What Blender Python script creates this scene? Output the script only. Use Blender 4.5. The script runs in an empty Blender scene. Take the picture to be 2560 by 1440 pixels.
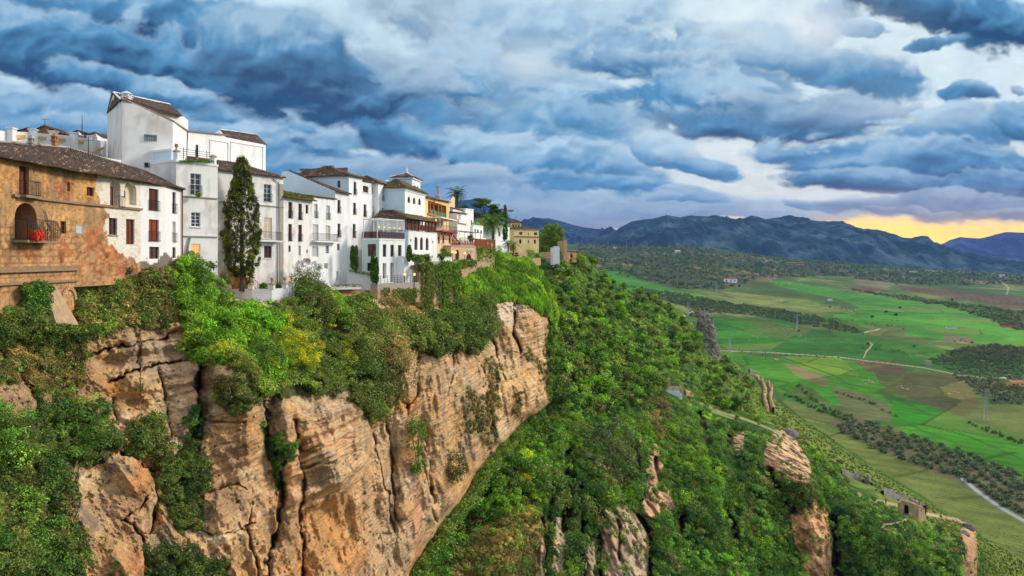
import bpy, math, random
import numpy as np
from mathutils import Vector, Matrix
SC = bpy.context.scene
COL = SC.collection
F = 1707.0; CX = 1280.0; HY = 640.0
# ------------------------------------------------------------------ camera
cam = bpy.data.cameras.new('camera'); cam.lens = 24.0; cam.sensor_width = 36.0
cam.clip_start = 0.5; cam.clip_end = 60000.0; cam.shift_y = -80.0/2560.0
camo = bpy.data.objects.new('camera', cam); COL.objects.link(camo)
camo.location = (0, 0, 0); camo.rotation_euler = (math.radians(90), 0, 0)
SC.camera = camo
# ------------------------------------------------------------------ world
W = bpy.data.worlds.new('World'); SC.world = W; W.use_nodes = True
nt = W.node_tree; nt.nodes.clear()
def NODE(t, **k):
    n = nt.nodes.new(t)
    for a, b in k.items(): setattr(n, a, b)
    return n
def _in(n, i, v):
    if v is None: return
    if isinstance(v, bpy.types.NodeSocket): nt.links.new(v, n.inputs[i])
    else: n.inputs[i].default_value = v
def M(op, a, b=None, c=None, clamp=False):
    n = NODE('ShaderNodeMath', operation=op, use_clamp=clamp)
    _in(n, 0, a); _in(n, 1, b); _in(n, 2, c); return n.outputs[0]
def VM(op, a, b=None, out=0):
    n = NODE('ShaderNodeVectorMath', operation=op); _in(n, 0, a); _in(n, 1, b); return n.outputs[out]
def XYZ(x, y, z=0.0):
    n = NODE('ShaderNodeCombineXYZ'); _in(n, 0, x); _in(n, 1, y); _in(n, 2, z); return n.outputs[0]
def NOISE(v, scale, detail=6, rough=0.55, dist=0.0, col=False):
    n = NODE('ShaderNodeTexNoise'); _in(n, 'Vector', v); n.inputs['Scale'].default_value = scale
    n.inputs['Detail'].default_value = detail; n.inputs['Roughness'].default_value = rough
    n.inputs['Distortion'].default_value = dist
    return n.outputs['Color'] if col else n.outputs['Fac']
def MIXC(f, a, b, bt='MIX'):
    n = NODE('ShaderNodeMix', data_type='RGBA', blend_type=bt, clamp_factor=True)
    _in(n, 0, f); _in(n, 6, a); _in(n, 7, b); return n.outputs[2]
def RAMP(v, stops, interp='LINEAR'):
    n = NODE('ShaderNodeValToRGB'); _in(n, 0, v); r = n.color_ramp; r.interpolation = interp
    while len(r.elements) < len(stops): r.elements.new(0.5)
    for e, (p, c) in zip(r.elements, stops):
        e.position = p; e.color = tuple(c)+(1,) if len(c) == 3 else c
    return n.outputs[0]
def S2L(c):
    return tuple(((x/255.0)/12.92 if x/255.0 <= 0.04045 else ((x/255.0+0.055)/1.055)**2.4) for x in c)
def C4(c): return tuple(c)+(1.0,)

SUN_DIR = Vector((0.80, 0.34, 0.42)).normalized()
def _hash(ix, iy, iz, seed=0):
    h = (ix.astype(np.int64)*374761393 + iy.astype(np.int64)*668265263 + iz.astype(np.int64)*2147483647 + seed*1274126177) & 0xFFFFFFFF
    h = ((h ^ (h >> 13))*1274126177) & 0xFFFFFFFF
    h = ((h ^ (h >> 16))*2246822519) & 0xFFFFFFFF
    return ((h ^ (h >> 15)) & 0xFFFFFF).astype(np.float32)/16777215.0
def vnoise(x, y, z=None, seed=0):
    """smooth value noise in -1..1"""
    x = np.asarray(x, dtype=np.float64); y = np.asarray(y, dtype=np.float64)
    x, y = np.broadcast_arrays(x, y)
    if z is None:
        ix, iy = np.floor(x), np.floor(y); fx, fy = x-ix, y-iy
        fx = fx*fx*fx*(fx*(fx*6-15)+10); fy = fy*fy*fy*(fy*(fy*6-15)+10)
        ix = ix.astype(np.int64); iy = iy.astype(np.int64); iz = np.zeros_like(ix)
        a = _hash(ix, iy, iz, seed); b = _hash(ix+1, iy, iz, seed); c = _hash(ix, iy+1, iz, seed); d = _hash(ix+1, iy+1, iz, seed)
        return (a+(b-a)*fx + (c-a)*fy + (a-b-c+d)*fx*fy)*2-1
    z = np.asarray(z, dtype=np.float64)
    ix, iy, iz = np.floor(x), np.floor(y), np.floor(z); fx, fy, fz = x-ix, y-iy, z-iz
    fx = fx*fx*(3-2*fx); fy = fy*fy*(3-2*fy); fz = fz*fz*(3-2*fz)
    ix = ix.astype(np.int64); iy = iy.astype(np.int64); iz = iz.astype(np.int64)
    r = 0
    for dz in (0, 1):
        a = _hash(ix, iy, iz+dz, seed); b = _hash(ix+1, iy, iz+dz, seed); c = _hash(ix, iy+1, iz+dz, seed); d = _hash(ix+1, iy+1, iz+dz, seed)
        s = a+(b-a)*fx + (c-a)*fy + (a-b-c+d)*fx*fy
        r = r + s*(fz if dz else 1-fz)
    return r*2-1
def fbm(x, y, z=None, oct=5, gain=0.5, lac=2.03, seed=0, ridged=False):
    s = 0; a = 1.0; n = 0
    for i in range(oct):
        w = vnoise(x, y, z, seed+i*17)
        if ridged: w = 1-2*np.abs(w)
        s = s + a*w; n += a; a *= gain; x = x*lac+3.7; y = y*lac+1.3
        if z is not None: z = z*lac+5.1
    return s/n
def sstep(a, b, x):
    t = np.clip((x-a)/(b-a), 0, 1); return t*t*(3-2*t)
def lin(c):
    c = np.asarray(c, dtype=np.float64)/255.0
    return np.where(c <= 0.04045, c/12.92, ((c+0.055)/1.055)**2.4)
def sky_pixels(px, py):
    """radiance of the cloudy sunset sky for directions given as image-plane tangents (2-D arrays)"""
    X = px/260.0; Y = py/260.0
    per = 0.42+0.58*np.clip(1-(py/640.0), 0, 1)           # features shrink towards the horizon
    sy = -np.log(1-.2236*np.clip(Y, -3, 3.9))/.2236*1.05
    w1 = fbm(X*1.3, sy*1.6, oct=6, seed=3); w2 = fbm(X*1.3, sy*1.6, oct=6, seed=41)
    h1 = fbm(X*5.0, sy*6.5, oct=5, gain=.55, seed=5); h2 = fbm(X*5.0, sy*6.5, oct=5, gain=.55, seed=55)
    sc = per
    wx = px + 60*w1*sc + 20*h1*sc; wy = py + 34*w2*sc + 13*h2*sc
    puff = fbm(X*2.0+w1*.45, sy*2.3+w2*.45, oct=6, gain=.43, seed=9)
    puff2 = fbm(X*2.0+w1*.45-.06, sy*2.3+w2*.45-.16, oct=5, gain=.42, seed=9)
    rel = puff-puff2; wis = fbm(X*7.+2*w1, sy*10.+2*w2, oct=5, gain=.6, seed=15)
    C = lambda r, g, b: lin((r, g, b))
    k = np.clip(px/2560, 0, 1)[..., None]; vv = np.clip(py/640, 0, 1.2)[..., None]
    img = C(202, 232, 246)*(1-k)+C(226, 244, 248)*k
    warm = sstep(250, 520, py)[..., None]*sstep(900, 2300, px)[..., None]
    img = img*(1-warm*.8)+C(250, 244, 228)*warm*.8
    yel = np.exp(-((py-585)/54.0)**2)[..., None]
    yc = C(244, 214, 200)*(1-k)+C(253, 210, 96)*k; kk = np.clip((px-1700)/320, 0, 1)[..., None]
    yc = C(246, 216, 196)*(1-kk)+C(255, 208, 44)*2.1*kk
    img = img*(1-yel)+yc*yel
    # high veil of thin cloud
    veil = sstep(-.1, .6, puff+.25*w1)[..., None]*(1-yel*.8)*.4
    img = img*(1-veil*.6)+C(176, 206, 232)*veil*.6
    top, mid, bot = C(182, 214, 234), C(88, 150, 194), C(34, 76, 114)
    # cx, cy, rx, ry, tilt deg, darkness 0..1, softness, lilac tint
    CL = [
     (640, 430, 900, 60, 3, .35, .8, .3), (1350, 520, 500, 34, 2, .30, .8, .6), (1900, 520, 500, 26, 2, .25, .8, .6), (900, 480, 500, 30, 0, .35, .8, .5),
     (1150, 60, 240, 130, 20, .30, .8, .8), (1330, 40, 120, 70, 0, .35, .6, 0), (1460, 55, 190, 60, -12, .35, .6, .1),
     (1130, 210, 330, 110, 20, .45, .7, .3), (1380, 210, 200, 80, 10, .40, .6, .1), (150, 300, 380, 90, -4, .55, .6, 0), (90, 240, 240, 60, 0, .45, .6, 0), (560, 290, 300, 80, 10, .45, .5, 0),
     (800, 400, 360, 70, 8, .60, .5, 0), (900, 320, 440, 80, 12, .80, .5, 0), (1190, 360, 330, 60, 12, .72, .5, 0), (1040, 260, 300, 60, 14, .62, .6, .1), (1430, 330, 180, 90, 25, .50, .5, 0), (1500, 290, 160, 60, 20, .5, .5, 0),
     (700, 330, 300, 50, 14, .7, .6, 0), (420, 330, 320, 45, 6, .6, .6, 0),
     (250, 60, 560, 110, 8, .70, .5, 0), (480, 120, 660, 130, 11, 1.05, .4, 0), (120, 110, 460, 95, 8, 1.0, .4, 0), (780, 150, 300, 110, 14, .90, .6, .25), (330, 215, 210, 35, 14, .85, .5, 0),
     (1780, 95, 120, 62, 0, .58, .3, 0), (1640, 150, 220, 88, 4, .66, .35, 0), (1750, 180, 260, 62, 8, .62, .4, .3), (2080, 70, 130, 45, -20, .35, .5, .4),
     (2150, 180, 230, 66, 12, .62, .4, .2), (2050, 150, 200, 60, 8, .50, .4, .2), (1800, 262, 320, 90, 10, .72, .4, 0), (1900, 310, 280, 62, 4, .88, .45, .2), (2050, 270, 260, 52, 0, .66, .6, .5),
     (1450, 415, 240, 62, 8, .58, .4, 0), (1300, 390, 200, 50, 10, .5, .5, 0), (1680, 385, 82, 46, 22, .55, .3, 0), (1770, 425, 100, 34, 16, .60, .3, 0), (1480, 455, 180, 26, 4, .66, .5, 0),
     (2370, 35, 220, 82, 12, .90, .35, 0), (2530, 60, 160, 70, 10, 1., .4, 0), (2330, 120, 100, 24, -12, .70, .35, .2), (2180, 80, 60, 24, 0, .5, .4, 0), (2420, 232, 66, 30, 0, .85, .25, 0), (2270, 190, 60, 24, 0, .5, .5, .2), (2555, 217, 30, 12, 0, .5, .4, .4),
     (2420, 330, 240, 72, -6, .62, .35, 0), (2560, 300, 110, 60, 0, .72, .3, 0), (2150, 400, 330, 62, 3, .66, .45, .1), (2400, 430, 330, 82, 0, .88, .4, .2), (2200, 462, 300, 34, 3, .92, .4, .3), (2520, 470, 240, 40, 2, .95, .4, .5),
     (1725, 496, 80, 20, 4, .5, .3, .3), (1660, 500, 40, 10, 0, .4, .4, .4), (2020, 512, 52, 14, 4, .55, .3, .4), (2100, 520, 60, 16, 0, .5, .4, .4), (2230, 520, 190, 28, 3, .62, .4, .7), (2440, 515, 230, 30, 3, .7, .4, .8), (2240, 531, 110, 10, 2, .66, .3, 1), (2360, 534, 46, 9, 0, .66, .25, 1), (2530, 529, 70, 10, 0, .7, .3, 1),
     (1380, 545, 260, 22, 2, .45, .5, 1), (1620, 530, 190, 16, 0, .3, .6, 1), (1130, 430, 120, 26, 0, .5, .5, .4), (1850, 540, 220, 12, 2, .3, .6, 1), (1000, 420, 260, 34, 6, .35, .6, .6), (840, 350, 110, 26, 0, .3, .6, 0), (1010, 170, 120, 70, 20, .3, .5, .6)]
    for (cx, cy, rx, ry, ang, dk, soft, ll) in CL:
        a = math.radians(ang); c, s = math.cos(a), math.sin(a)
        # cull
        R = max(rx, ry)*2.1+90
        m = (np.abs(px-cx) < R) & (np.abs(py-cy) < ry*2.4+rx*abs(s)*2+80)
        if not m.any(): continue
        x = wx[m]-cx; y = wy[m]-cy
        lx = (x*c+y*s)/rx; ly = (-x*s+y*c)/ry
        lyb = np.where(ly > 0, ly*1.15, ly)                 # flatter base
        r = np.sqrt(lx*lx+lyb*lyb)
        pf = puff[m]*1.1+.28*h1[m]
        al = sstep(1.05+soft*.30, 1.05-soft*.42-.05, r - pf*.56-.16*wis[m])
        sh = np.clip(.50+.50*ly-.55*rel[m]-.26*pf, 0, 1)
        sh = sh*(.35+.75*dk)+(dk-.6)*.45; sh = np.clip(sh, 0, 1)[:, None]
        col = np.where(sh < .5, top+(mid-top)*(sh/.5), mid+(bot-mid)*((sh-.5)/.5))
        if ll:
            col = col*(1-.45*ll)+C(176, 178, 196)*(.26*ll)*(1-.5*sh)
        rim = (al*(1-al)*4*sstep(.6, -.8, ly)*.28)[:, None]; al = (al*min(1, .76+.34*dk))[:, None]; col = col*(1-rim)+C(226, 238, 246)*rim
        img[m] = img[m]*(1-al)+col*al
    # fine lit texture
    img = img*(1+np.clip(rel, -.2, .2)[..., None]*np.array((.7, .6, .5))*.45)
    yb = (np.exp(-((py-584)/33.0)**2)*sstep(-.65, 0, -puff+0.2)*(.35+.65*sstep(1850, 2100, px)))[..., None]*.75
    img = img*(1-yb)+yc*yb
    br = np.exp(-((px-1620)/60)**2-((py-345)/36)**2)+np.exp(-((px-1960)/200)**2-((py-70)/60)**2)+.4*np.exp(-((px-2500)/60)**2-((py-180)/36)**2)+np.exp(-((px-2030)/200)**2-((py-492)/12)**2)+.8*np.exp(-((px-1760)/120)**2-((py-372)/20)**2)+.7*np.exp(-((px-1330)/90)**2-((py-150)/50)**2)+.6*np.exp(-((px-2250)/200)**2-((py-285)/26)**2)
    wc = (np.exp(-((py-560)/70.0)**2)*sstep(1800, 2250, px)*.42)[..., None]; img = img*(1-wc)+(img*.6+C(240, 180, 110)*.6)*wc
    img = img*(1+.10*wis[..., None])
    br = (np.clip(br*(.75-1.1*puff), 0, 1)*.8)[..., None]; img = img*(1-br)+C(240, 246, 246)*1.05*br
    return np.clip(img, 0.01, 2.2)
def make_env():
    Wd, Hd = 4096, 2048
    img = np.zeros((Hd, Wd, 4), dtype=np.float32); img[..., 3] = 1
    k = 4; az = (0.5-(np.arange(Wd//k)+.5)/(Wd//k))*2*math.pi; el = ((np.arange(Hd//k)+.5)/(Hd//k)-.5)*math.pi
    A, E = np.meshgrid(az, el); dx, dy, dz = np.cos(E)*np.cos(A), np.cos(E)*np.sin(A), np.sin(E)
    n = fbm(dx*3, dy*3, dz*5, oct=5, seed=77)
    tt = sstep(-.35, .35, n)[..., None]
    b = np.array((0.50, 0.66, 0.88))*(1-tt)+np.array((0.98, 1.0, 1.03))*tt
    b = np.where(dz[..., None] < -0.01, np.array((0.10, 0.12, 0.09)), b)
    alpha = np.clip((-dy+.1)*1.2, 0, 1)
    img[..., :3] = np.repeat(np.repeat(b, k, 0), k, 1); img[..., 3] = np.repeat(np.repeat(alpha, k, 0), k, 1)
    th = math.radians(52); c0 = int((0.25-th/(2*math.pi))*Wd); c1 = int((0.25+th/(2*math.pi))*Wd)
    r0 = int((.5-5/180.)*Hd); r1 = int((.5+36/180.)*Hd)
    az = (0.5-(np.arange(c0, c1)+.5)/Wd)*2*math.pi; el = ((np.arange(r0, r1)+.5)/Hd-.5)*math.pi
    A, E = np.meshgrid(az, el); T = A-math.pi/2                          # T > 0 is to the left of the view
    px = CX-F*np.tan(T); py = HY-F*np.tan(E)/np.cos(T)
    f = sky_pixels(px, py)
    w = (sstep(math.radians(51.5), math.radians(41), np.abs(T))*sstep(math.radians(35.5), math.radians(27), E)*sstep(math.radians(-5), math.radians(-2), E))[..., None]
    img[r0:r1, c0:c1, :3] = img[r0:r1, c0:c1, :3]*(1-w)+f*w
    im = bpy.data.images.new('sky_clouds', Wd, Hd, alpha=True, float_buffer=True)
    im.alpha_mode = 'CHANNEL_PACKED'
    im.colorspace_settings.name = 'Linear Rec.709'
    im.pixels.foreach_set(img.ravel()); im.update(); im.pack()
    return im
env = NODE('ShaderNodeTexEnvironment'); env.image = make_env(); env.interpolation = 'Linear'
sky = NODE('ShaderNodeTexSky', sky_type='NISHITA', sun_disc=False)
sky.sun_elevation = math.asin(SUN_DIR.z); sky.sun_rotation = math.atan2(SUN_DIR.x, SUN_DIR.y)
tc = NODE('ShaderNodeTexCoord'); sep = NODE('ShaderNodeSeparateXYZ'); nt.links.new(tc.outputs['Generated'], sep.inputs[0])
behind = M('MULTIPLY', M('SUBTRACT', 0.1, sep.outputs[1]), 1.2, clamp=True)
out = VM('ADD', env.outputs[0], VM('MULTIPLY', sky.outputs[0], VM('MULTIPLY', XYZ(behind, behind, behind), (0.02, 0.02, 0.02))))
bg = NODE('ShaderNodeBackground'); nt.links.new(out, bg.inputs[0]); bg.inputs[1].default_value = 1.0
wo = NODE('ShaderNodeOutputWorld'); nt.links.new(bg.outputs[0], wo.inputs[0])
# ------------------------------------------------------------------ sun behind broken cloud, low to the right
sl = bpy.data.lights.new('sun', 'SUN'); sl.energy = 3.3; sl.angle = math.radians(14); sl.color = (1.0, 0.90, 0.76)
so = bpy.data.objects.new('sun', sl); COL.objects.link(so); so.rotation_euler = SUN_DIR.to_track_quat('Z', 'Y').to_euler()
SC.view_settings.view_transform = 'Standard'; SC.view_settings.look = 'None'; SC.view_settings.gamma = 1.0
SC.view_settings.exposure = 0.0; SC.view_settings.use_curve_mapping = False
SC.render.engine = 'CYCLES'
try:
    SC.cycles.use_denoising = True; SC.cycles.max_bounces = 5; SC.cycles.diffuse_bounces = 3; SC.cycles.volume_bounces = 0
    SC.cycles.transparent_max_bounces = 6; SC.cycles.use_adaptive_sampling = True
except Exception: pass
# ================================================================== helpers
RNG = np.random.default_rng(7)
def P3(px, py, Y): return Vector(((px-CX)*Y/F, Y, (HY-py)*Y/F))
def P3a(px, py, Y): return np.stack([(px-CX)*Y/F, Y, (HY-py)*Y/F], -1)
def to_px(P): return CX+P[..., 0]/P[..., 1]*F, HY-P[..., 2]/P[..., 1]*F
def tag(o, label=None, cat=None, group=None, kind=None):
    if label: o['label'] = label
    if cat: o['category'] = cat
    if group: o['group'] = group
    if kind: o['kind'] = kind
    return o
def mesh_np(name, V, Fq, mats=None, col=None, smooth=False, parent=None, midx=None, loc=None):
    """one mesh object from numpy arrays; Fq is (n,4) or (n,3) or a list of index lists"""
    me = bpy.data.meshes.new(name); V = np.asarray(V, dtype=np.float32)
    if loc is not None: V = V-np.asarray(loc, dtype=np.float32)
    if isinstance(Fq, np.ndarray):
        n, k = Fq.shape; me.vertices.add(len(V)); me.vertices.foreach_set('co', V.ravel())
        me.loops.add(n*k); me.loops.foreach_set('vertex_index', Fq.astype(np.int32).ravel())
        me.polygons.add(n); me.polygons.foreach_set('loop_start', (np.arange(n)*k).astype(np.int32))
        me.polygons.foreach_set('loop_total', np.full(n, k, dtype=np.int32))
        if midx is not None: me.polygons.foreach_set('material_index', np.asarray(midx, dtype=np.int32))
        me.update(calc_edges=True)
    else:
        me.from_pydata([tuple(map(float, v)) for v in V], [], Fq)
        if midx is not None:
            for p, i in zip(me.polygons, midx): p.material_index = int(i)
    if smooth: me.polygons.foreach_set('use_smooth', np.ones(len(me.polygons), dtype=bool))
    if col is not None:
        a = me.color_attributes.new('Col', 'FLOAT_COLOR', 'POINT')
        c = np.ones((len(V), 4), dtype=np.float32); c[:, :3] = np.clip(col, 0, 1); a.data.foreach_set('color', c.ravel())
    for m in (mats if isinstance(mats, (list, tuple)) else [mats]):
        if m: me.materials.append(m)
    o = bpy.data.objects.new(name, me); COL.objects.link(o)
    if loc is not None and parent is None: o.location = tuple(loc)
    if parent is not None: o.parent = parent
    return o
def empty(name, loc, label=None, cat=None, group=None):
    o = bpy.data.objects.new(name, None); COL.objects.link(o); o.location = tuple(loc); o.empty_display_size = 0.5
    return tag(o, label, cat, group)
def copy_tree(o, parent=None):
    c = o.copy(); COL.objects.link(c)
    if parent is not None: c.parent = parent
    for ch in list(o.children): copy_tree(ch, c)
    return c
class MB:
    """collects boxes, tubes and faces into one mesh"""
    def __init__(s): s.v = []; s.f = []
    def quad(s, a, b, c, d): n = len(s.v); s.v += [tuple(a), tuple(b), tuple(c), tuple(d)]; s.f.append((n, n+1, n+2, n+3))
    def poly(s, pts): n = len(s.v); s.v += [tuple(p) for p in pts]; s.f.append(tuple(range(n, n+len(pts))))
    def hexa(s, p):  # 4 bottom + 4 top points
        n = len(s.v); s.v += [tuple(x) for x in p]
        s.f += [(n, n+3, n+2, n+1), (n+4, n+5, n+6, n+7)]+[(n+i, n+(i+1) % 4, n+4+(i+1) % 4, n+4+i) for i in range(4)]
    def box(s, c, X, Y, Z):  # centre and three half vectors
        c, X, Y, Z = Vector(c), Vector(X), Vector(Y), Vector(Z)
        s.hexa([c-X-Y-Z, c+X-Y-Z, c+X+Y-Z, c-X+Y-Z, c-X-Y+Z, c+X-Y+Z, c+X+Y+Z, c-X+Y+Z])
    def tube(s, pts, rad, n=6, cap=True):
        pts = [Vector(p) for p in pts]; rad = rad if isinstance(rad, (list, tuple)) else [rad]*len(pts); base = len(s.v)
        for i, p in enumerate(pts):
            d = (pts[min(i+1, len(pts)-1)]-pts[max(i-1, 0)]).normalized()
            a = d.orthogonal().normalized() if abs(d.z) > .9 else d.cross(Vector((0, 0, 1))).normalized(); b = d.cross(a)
            for k in range(n):
                t = 2*math.pi*k/n; s.v.append(tuple(p+(a*math.cos(t)+b*math.sin(t))*rad[i]))
        for i in range(len(pts)-1):
            for k in range(n):
                s.f.append((base+i*n+k, base+i*n+(k+1) % n, base+(i+1)*n+(k+1) % n, base+(i+1)*n+k))
        if cap: s.f.append(tuple(base+k for k in range(n))[::-1]); s.f.append(tuple(base+(len(pts)-1)*n+k for k in range(n)))
    def lathe(s, c, prof, n=12, ax=1.0, ay=1.0):
        c = Vector(c); base = len(s.v)
        for r, z in prof:
            for k in range(n):
                t = 2*math.pi*(k+.5)/n; s.v.append((c.x+r*ax*math.cos(t), c.y+r*ay*math.sin(t), c.z+z))
        for i in range(len(prof)-1):
            for k in range(n): s.f.append((base+i*n+k, base+i*n+(k+1) % n, base+(i+1)*n+(k+1) % n, base+(i+1)*n+k))
        s.f.append(tuple(base+k for k in range(n))[::-1]); s.f.append(tuple(base+(len(prof)-1)*n+k for k in range(n)))
    def build(s, name, mat, parent=None, loc=None, smooth=False):
        V = np.array(s.v, dtype=np.float32)
        if loc is not None: V = V-np.array(tuple(loc), dtype=np.float32)
        o = mesh_np(name, V, s.f, mat, smooth=smooth, parent=parent)
        if parent is None and loc is not None: o.location = tuple(loc)
        return o
# ------------------------------------------------------------------ materials
def newmat(name):
    global nt
    m = bpy.data.materials.new(name); m.use_nodes = True; nt = m.node_tree; nt.nodes.clear(); return m
def bsdf(color, rough=0.85, bump=None, bstr=0.3, bdist=0.1, spec=0.3, metal=0.0, **kw):
    b = NODE('ShaderNodeBsdfPrincipled'); _in(b, 'Base Color', color); _in(b, 'Roughness', rough)
    b.inputs['Specular IOR Level'].default_value = spec; b.inputs['Metallic'].default_value = metal
    if bump is not None:
        n = NODE('ShaderNodeBump'); n.inputs['Strength'].default_value = bstr; n.inputs['Distance'].default_value = bdist
        _in(n, 'Height', bump); nt.links.new(n.outputs[0], b.inputs['Normal'])
    for k, vv in kw.items(): _in(b, k, vv)
    o = NODE('ShaderNodeOutputMaterial'); nt.links.new(b.outputs[0], o.inputs[0]); return b
def GEO(): return NODE('ShaderNodeNewGeometry').outputs['Position']
def ATT(name='Col'):
    n = NODE('ShaderNodeAttribute'); n.attribute_name = name; return n.outputs['Color']
def mat_attr(name, scale=1.0, amt=0.35, rough=0.9, bstr=0.5, bdist=0.3, spec=0.15, stretch=(1, 1, 1)):
    m = newmat(name); g = VM('MULTIPLY', GEO(), tuple(stretch)); n = NOISE(g, scale, 8, 0.65)
    k = M('MULTIPLY_ADD', n, 2*amt, 1-amt)
    bsdf(VM('MULTIPLY', ATT(), XYZ(k, k, k)), rough, n, bstr, bdist, spec); return m
def mat_plain(name, c, rough=0.7, var=0.15, scale=3.0, spec=0.3, metal=0.0, bstr=0.2, bdist=0.02, srgb=True):
    m = newmat(name); c = S2L(c) if srgb else c
    n = NOISE(GEO(), scale, 5, 0.6); k = M('MULTIPLY_ADD', n, 2*var, 1-var)
    bsdf(VM('MULTIPLY', C3(c), XYZ(k, k, k)), rough, n, bstr, bdist, spec, metal); return m
def C3(c):
    n = NODE('ShaderNodeCombineXYZ'); n.inputs[0].default_value, n.inputs[1].default_value, n.inputs[2].default_value = c; return n.outputs[0]
def mat_leaf(name, rough=0.6, trans=0.25):
    m = newmat(name); c = ATT()
    oi = NODE('ShaderNodeObjectInfo'); k = M('MULTIPLY_ADD', oi.outputs['Random'], 0.4, 0.8)
    c = VM('MULTIPLY', c, XYZ(k, k, k))
    d = NODE('ShaderNodeBsdfDiffuse'); _in(d, 'Color', c); tr = NODE('ShaderNodeBsdfTranslucent'); _in(tr, 'Color', c)
    mx = NODE('ShaderNodeMixShader'); mx.inputs[0].default_value = trans
    nt.links.new(d.outputs[0], mx.inputs[1]); nt.links.new(tr.outputs[0], mx.inputs[2])
    gl = NODE('ShaderNodeBsdfGlossy'); gl.inputs['Roughness'].default_value = 0.5; gl.inputs['Color'].default_value = (.8, .8, .8, 1)
    mx2 = NODE('ShaderNodeMixShader'); mx2.inputs[0].default_value = 0.03
    nt.links.new(mx.outputs[0], mx2.inputs[1]); nt.links.new(gl.outputs[0], mx2.inputs[2])
    o = NODE('ShaderNodeOutputMaterial'); nt.links.new(mx2.outputs[0], o.inputs[0]); return m
def mat_rock():
    m = newmat('rock'); g = VM('MULTIPLY', GEO(), (1, 1, 2.0)); n = NOISE(g, 1.6, 9, 0.68); f = NOISE(GEO(), 7.0, 5, 0.7)
    bed = NOISE(VM('MULTIPLY', VM('ADD', GEO(), VM('MULTIPLY', NOISE(GEO(), .5, 3, .5, col=True), (0, 0, .5))), (.14, .14, 2.6)), 1.0, 4, .6); st = NOISE(VM('MULTIPLY', GEO(), (1.1, 1.1, .10)), 1.0, 5, .6)
    joint = M('MULTIPLY', M('SUBTRACT', .42, bed), 9.0, clamp=True); stain = M('MULTIPLY', M('SUBTRACT', st, .54), 5.0, clamp=True)
    pit = M('MULTIPLY', M('SUBTRACT', f, 0.56), 7.0, clamp=True); k = M('MULTIPLY', M('MULTIPLY_ADD', n, 0.95, 0.60), M('SUBTRACT', 1.0, M('MULTIPLY', pit, 0.38))); k = M('MULTIPLY', k, M('SUBTRACT', 1.0, M('MULTIPLY', joint, 0.34))); k = M('MULTIPLY', k, M('MULTIPLY_ADD', bed, .5, .78))
    h = M('SUBTRACT', M('MULTIPLY_ADD', f, 0.35, n), M('MULTIPLY', pit, 0.25)); h = M('MULTIPLY_ADD', bed, 1.1, h); bsdf(VM('MULTIPLY', MIXC(M('MULTIPLY', stain, .42), ATT(), C4(S2L((132, 120, 108)))), XYZ(k, k, k)), 0.95, h, 1.0, 0.55, 0.08); return m
def mat_field():
    m = newmat('field'); g = GEO(); a = NOISE(g, .012, 6, .65); b = NOISE(g, .11, 7, .7); wv = NODE('ShaderNodeTexWave', wave_type='BANDS', bands_direction='DIAGONAL'); _in(wv, 'Vector', VM('ADD', g, VM('MULTIPLY', NOISE(g, .02, 3, .5, col=True), (16, 16, 0)))); wv.inputs['Scale'].default_value = .11; wv.inputs['Distortion'].default_value = 1.5; wv.inputs['Detail'].default_value = 3
    k = M('MULTIPLY', M('MULTIPLY_ADD', a, .9, .55), M('MULTIPLY_ADD', b, .9, .55)); k = M('MULTIPLY', k, M('MULTIPLY_ADD', wv.outputs['Fac'], .20, .90)); d = MIXC(M('MULTIPLY', M('SUBTRACT', b, .52), 3., clamp=True), ATT(), C4(lin((128, 118, 74)))); c = MIXC(.35, ATT(), d)
    bsdf(VM('MULTIPLY', c, XYZ(k, k, k)), .95, b, .3, 1., .05); return m
MAT = {}
MAT['rock'] = mat_rock()
MAT['soil'] = mat_attr('soil', 0.7, 0.30, 0.95, 0.6, 0.4, 0.05)
MAT['field'] = mat_field()
MAT['mountain'] = mat_attr('mountain', 0.004, 0.45, 0.95, 1.0, 60.0, 0.02)
MAT['leaf'] = mat_leaf('leaf')
MAT['bark'] = mat_plain('bark', (98, 84, 70), 0.95, 0.35, 6.0, 0.1, 0, 0.8, 0.05)
# ------------------------------------------------------------------ pixel-plane tools used to survey the site
def polymask(px, py, poly):
    r = np.zeros(px.shape, dtype=bool); n = len(poly)
    for i in range(n):
        x0, y0 = poly[i]; x1, y1 = poly[(i+1) % n]
        if y0 == y1: continue
        c = ((y0 > py) != (y1 > py)) & (px < (x1-x0)*(py-y0)/(y1-y0)+x0); r ^= c
    return r
def polydist(px, py, line):
    d = np.full(px.shape, 1e9)
    for (x0, y0), (x1, y1) in zip(line[:-1], line[1:]):
        vx, vy = x1-x0, y1-y0; t = np.clip(((px-x0)*vx+(py-y0)*vy)/(vx*vx+vy*vy+1e-9), 0, 1)
        d = np.minimum(d, np.hypot(px-x0-t*vx, py-y0-t*vy))
    return d
def tps(ctrl):
    C = np.array(ctrl, dtype=np.float64); X = C[:, :2]/200.0; L = np.log(C[:, 2]); n = len(X)
    d = np.hypot(X[:, None, 0]-X[None, :, 0], X[:, None, 1]-X[None, :, 1]); K = d**2*np.log(d+1e-9); K += np.eye(n)*0.02
    Pm = np.hstack([np.ones((n, 1)), X]); A = np.zeros((n+3, n+3)); A[:n, :n] = K; A[:n, n:] = Pm; A[n:, :n] = Pm.T
    w = np.linalg.solve(A, np.concatenate([L, [0, 0, 0]]))
    def f(px, py):
        x = np.asarray(px, dtype=np.float64).ravel()/200.0; y = np.asarray(py, dtype=np.float64).ravel()/200.0
        r = w[n]+w[n+1]*x+w[n+2]*y
        for i in range(n):
            q = np.hypot(x-X[i, 0], y-X[i, 1]); r = r+w[i]*q**2*np.log(q+1e-9)
        return np.exp(r).reshape(np.shape(px))
    return f
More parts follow.
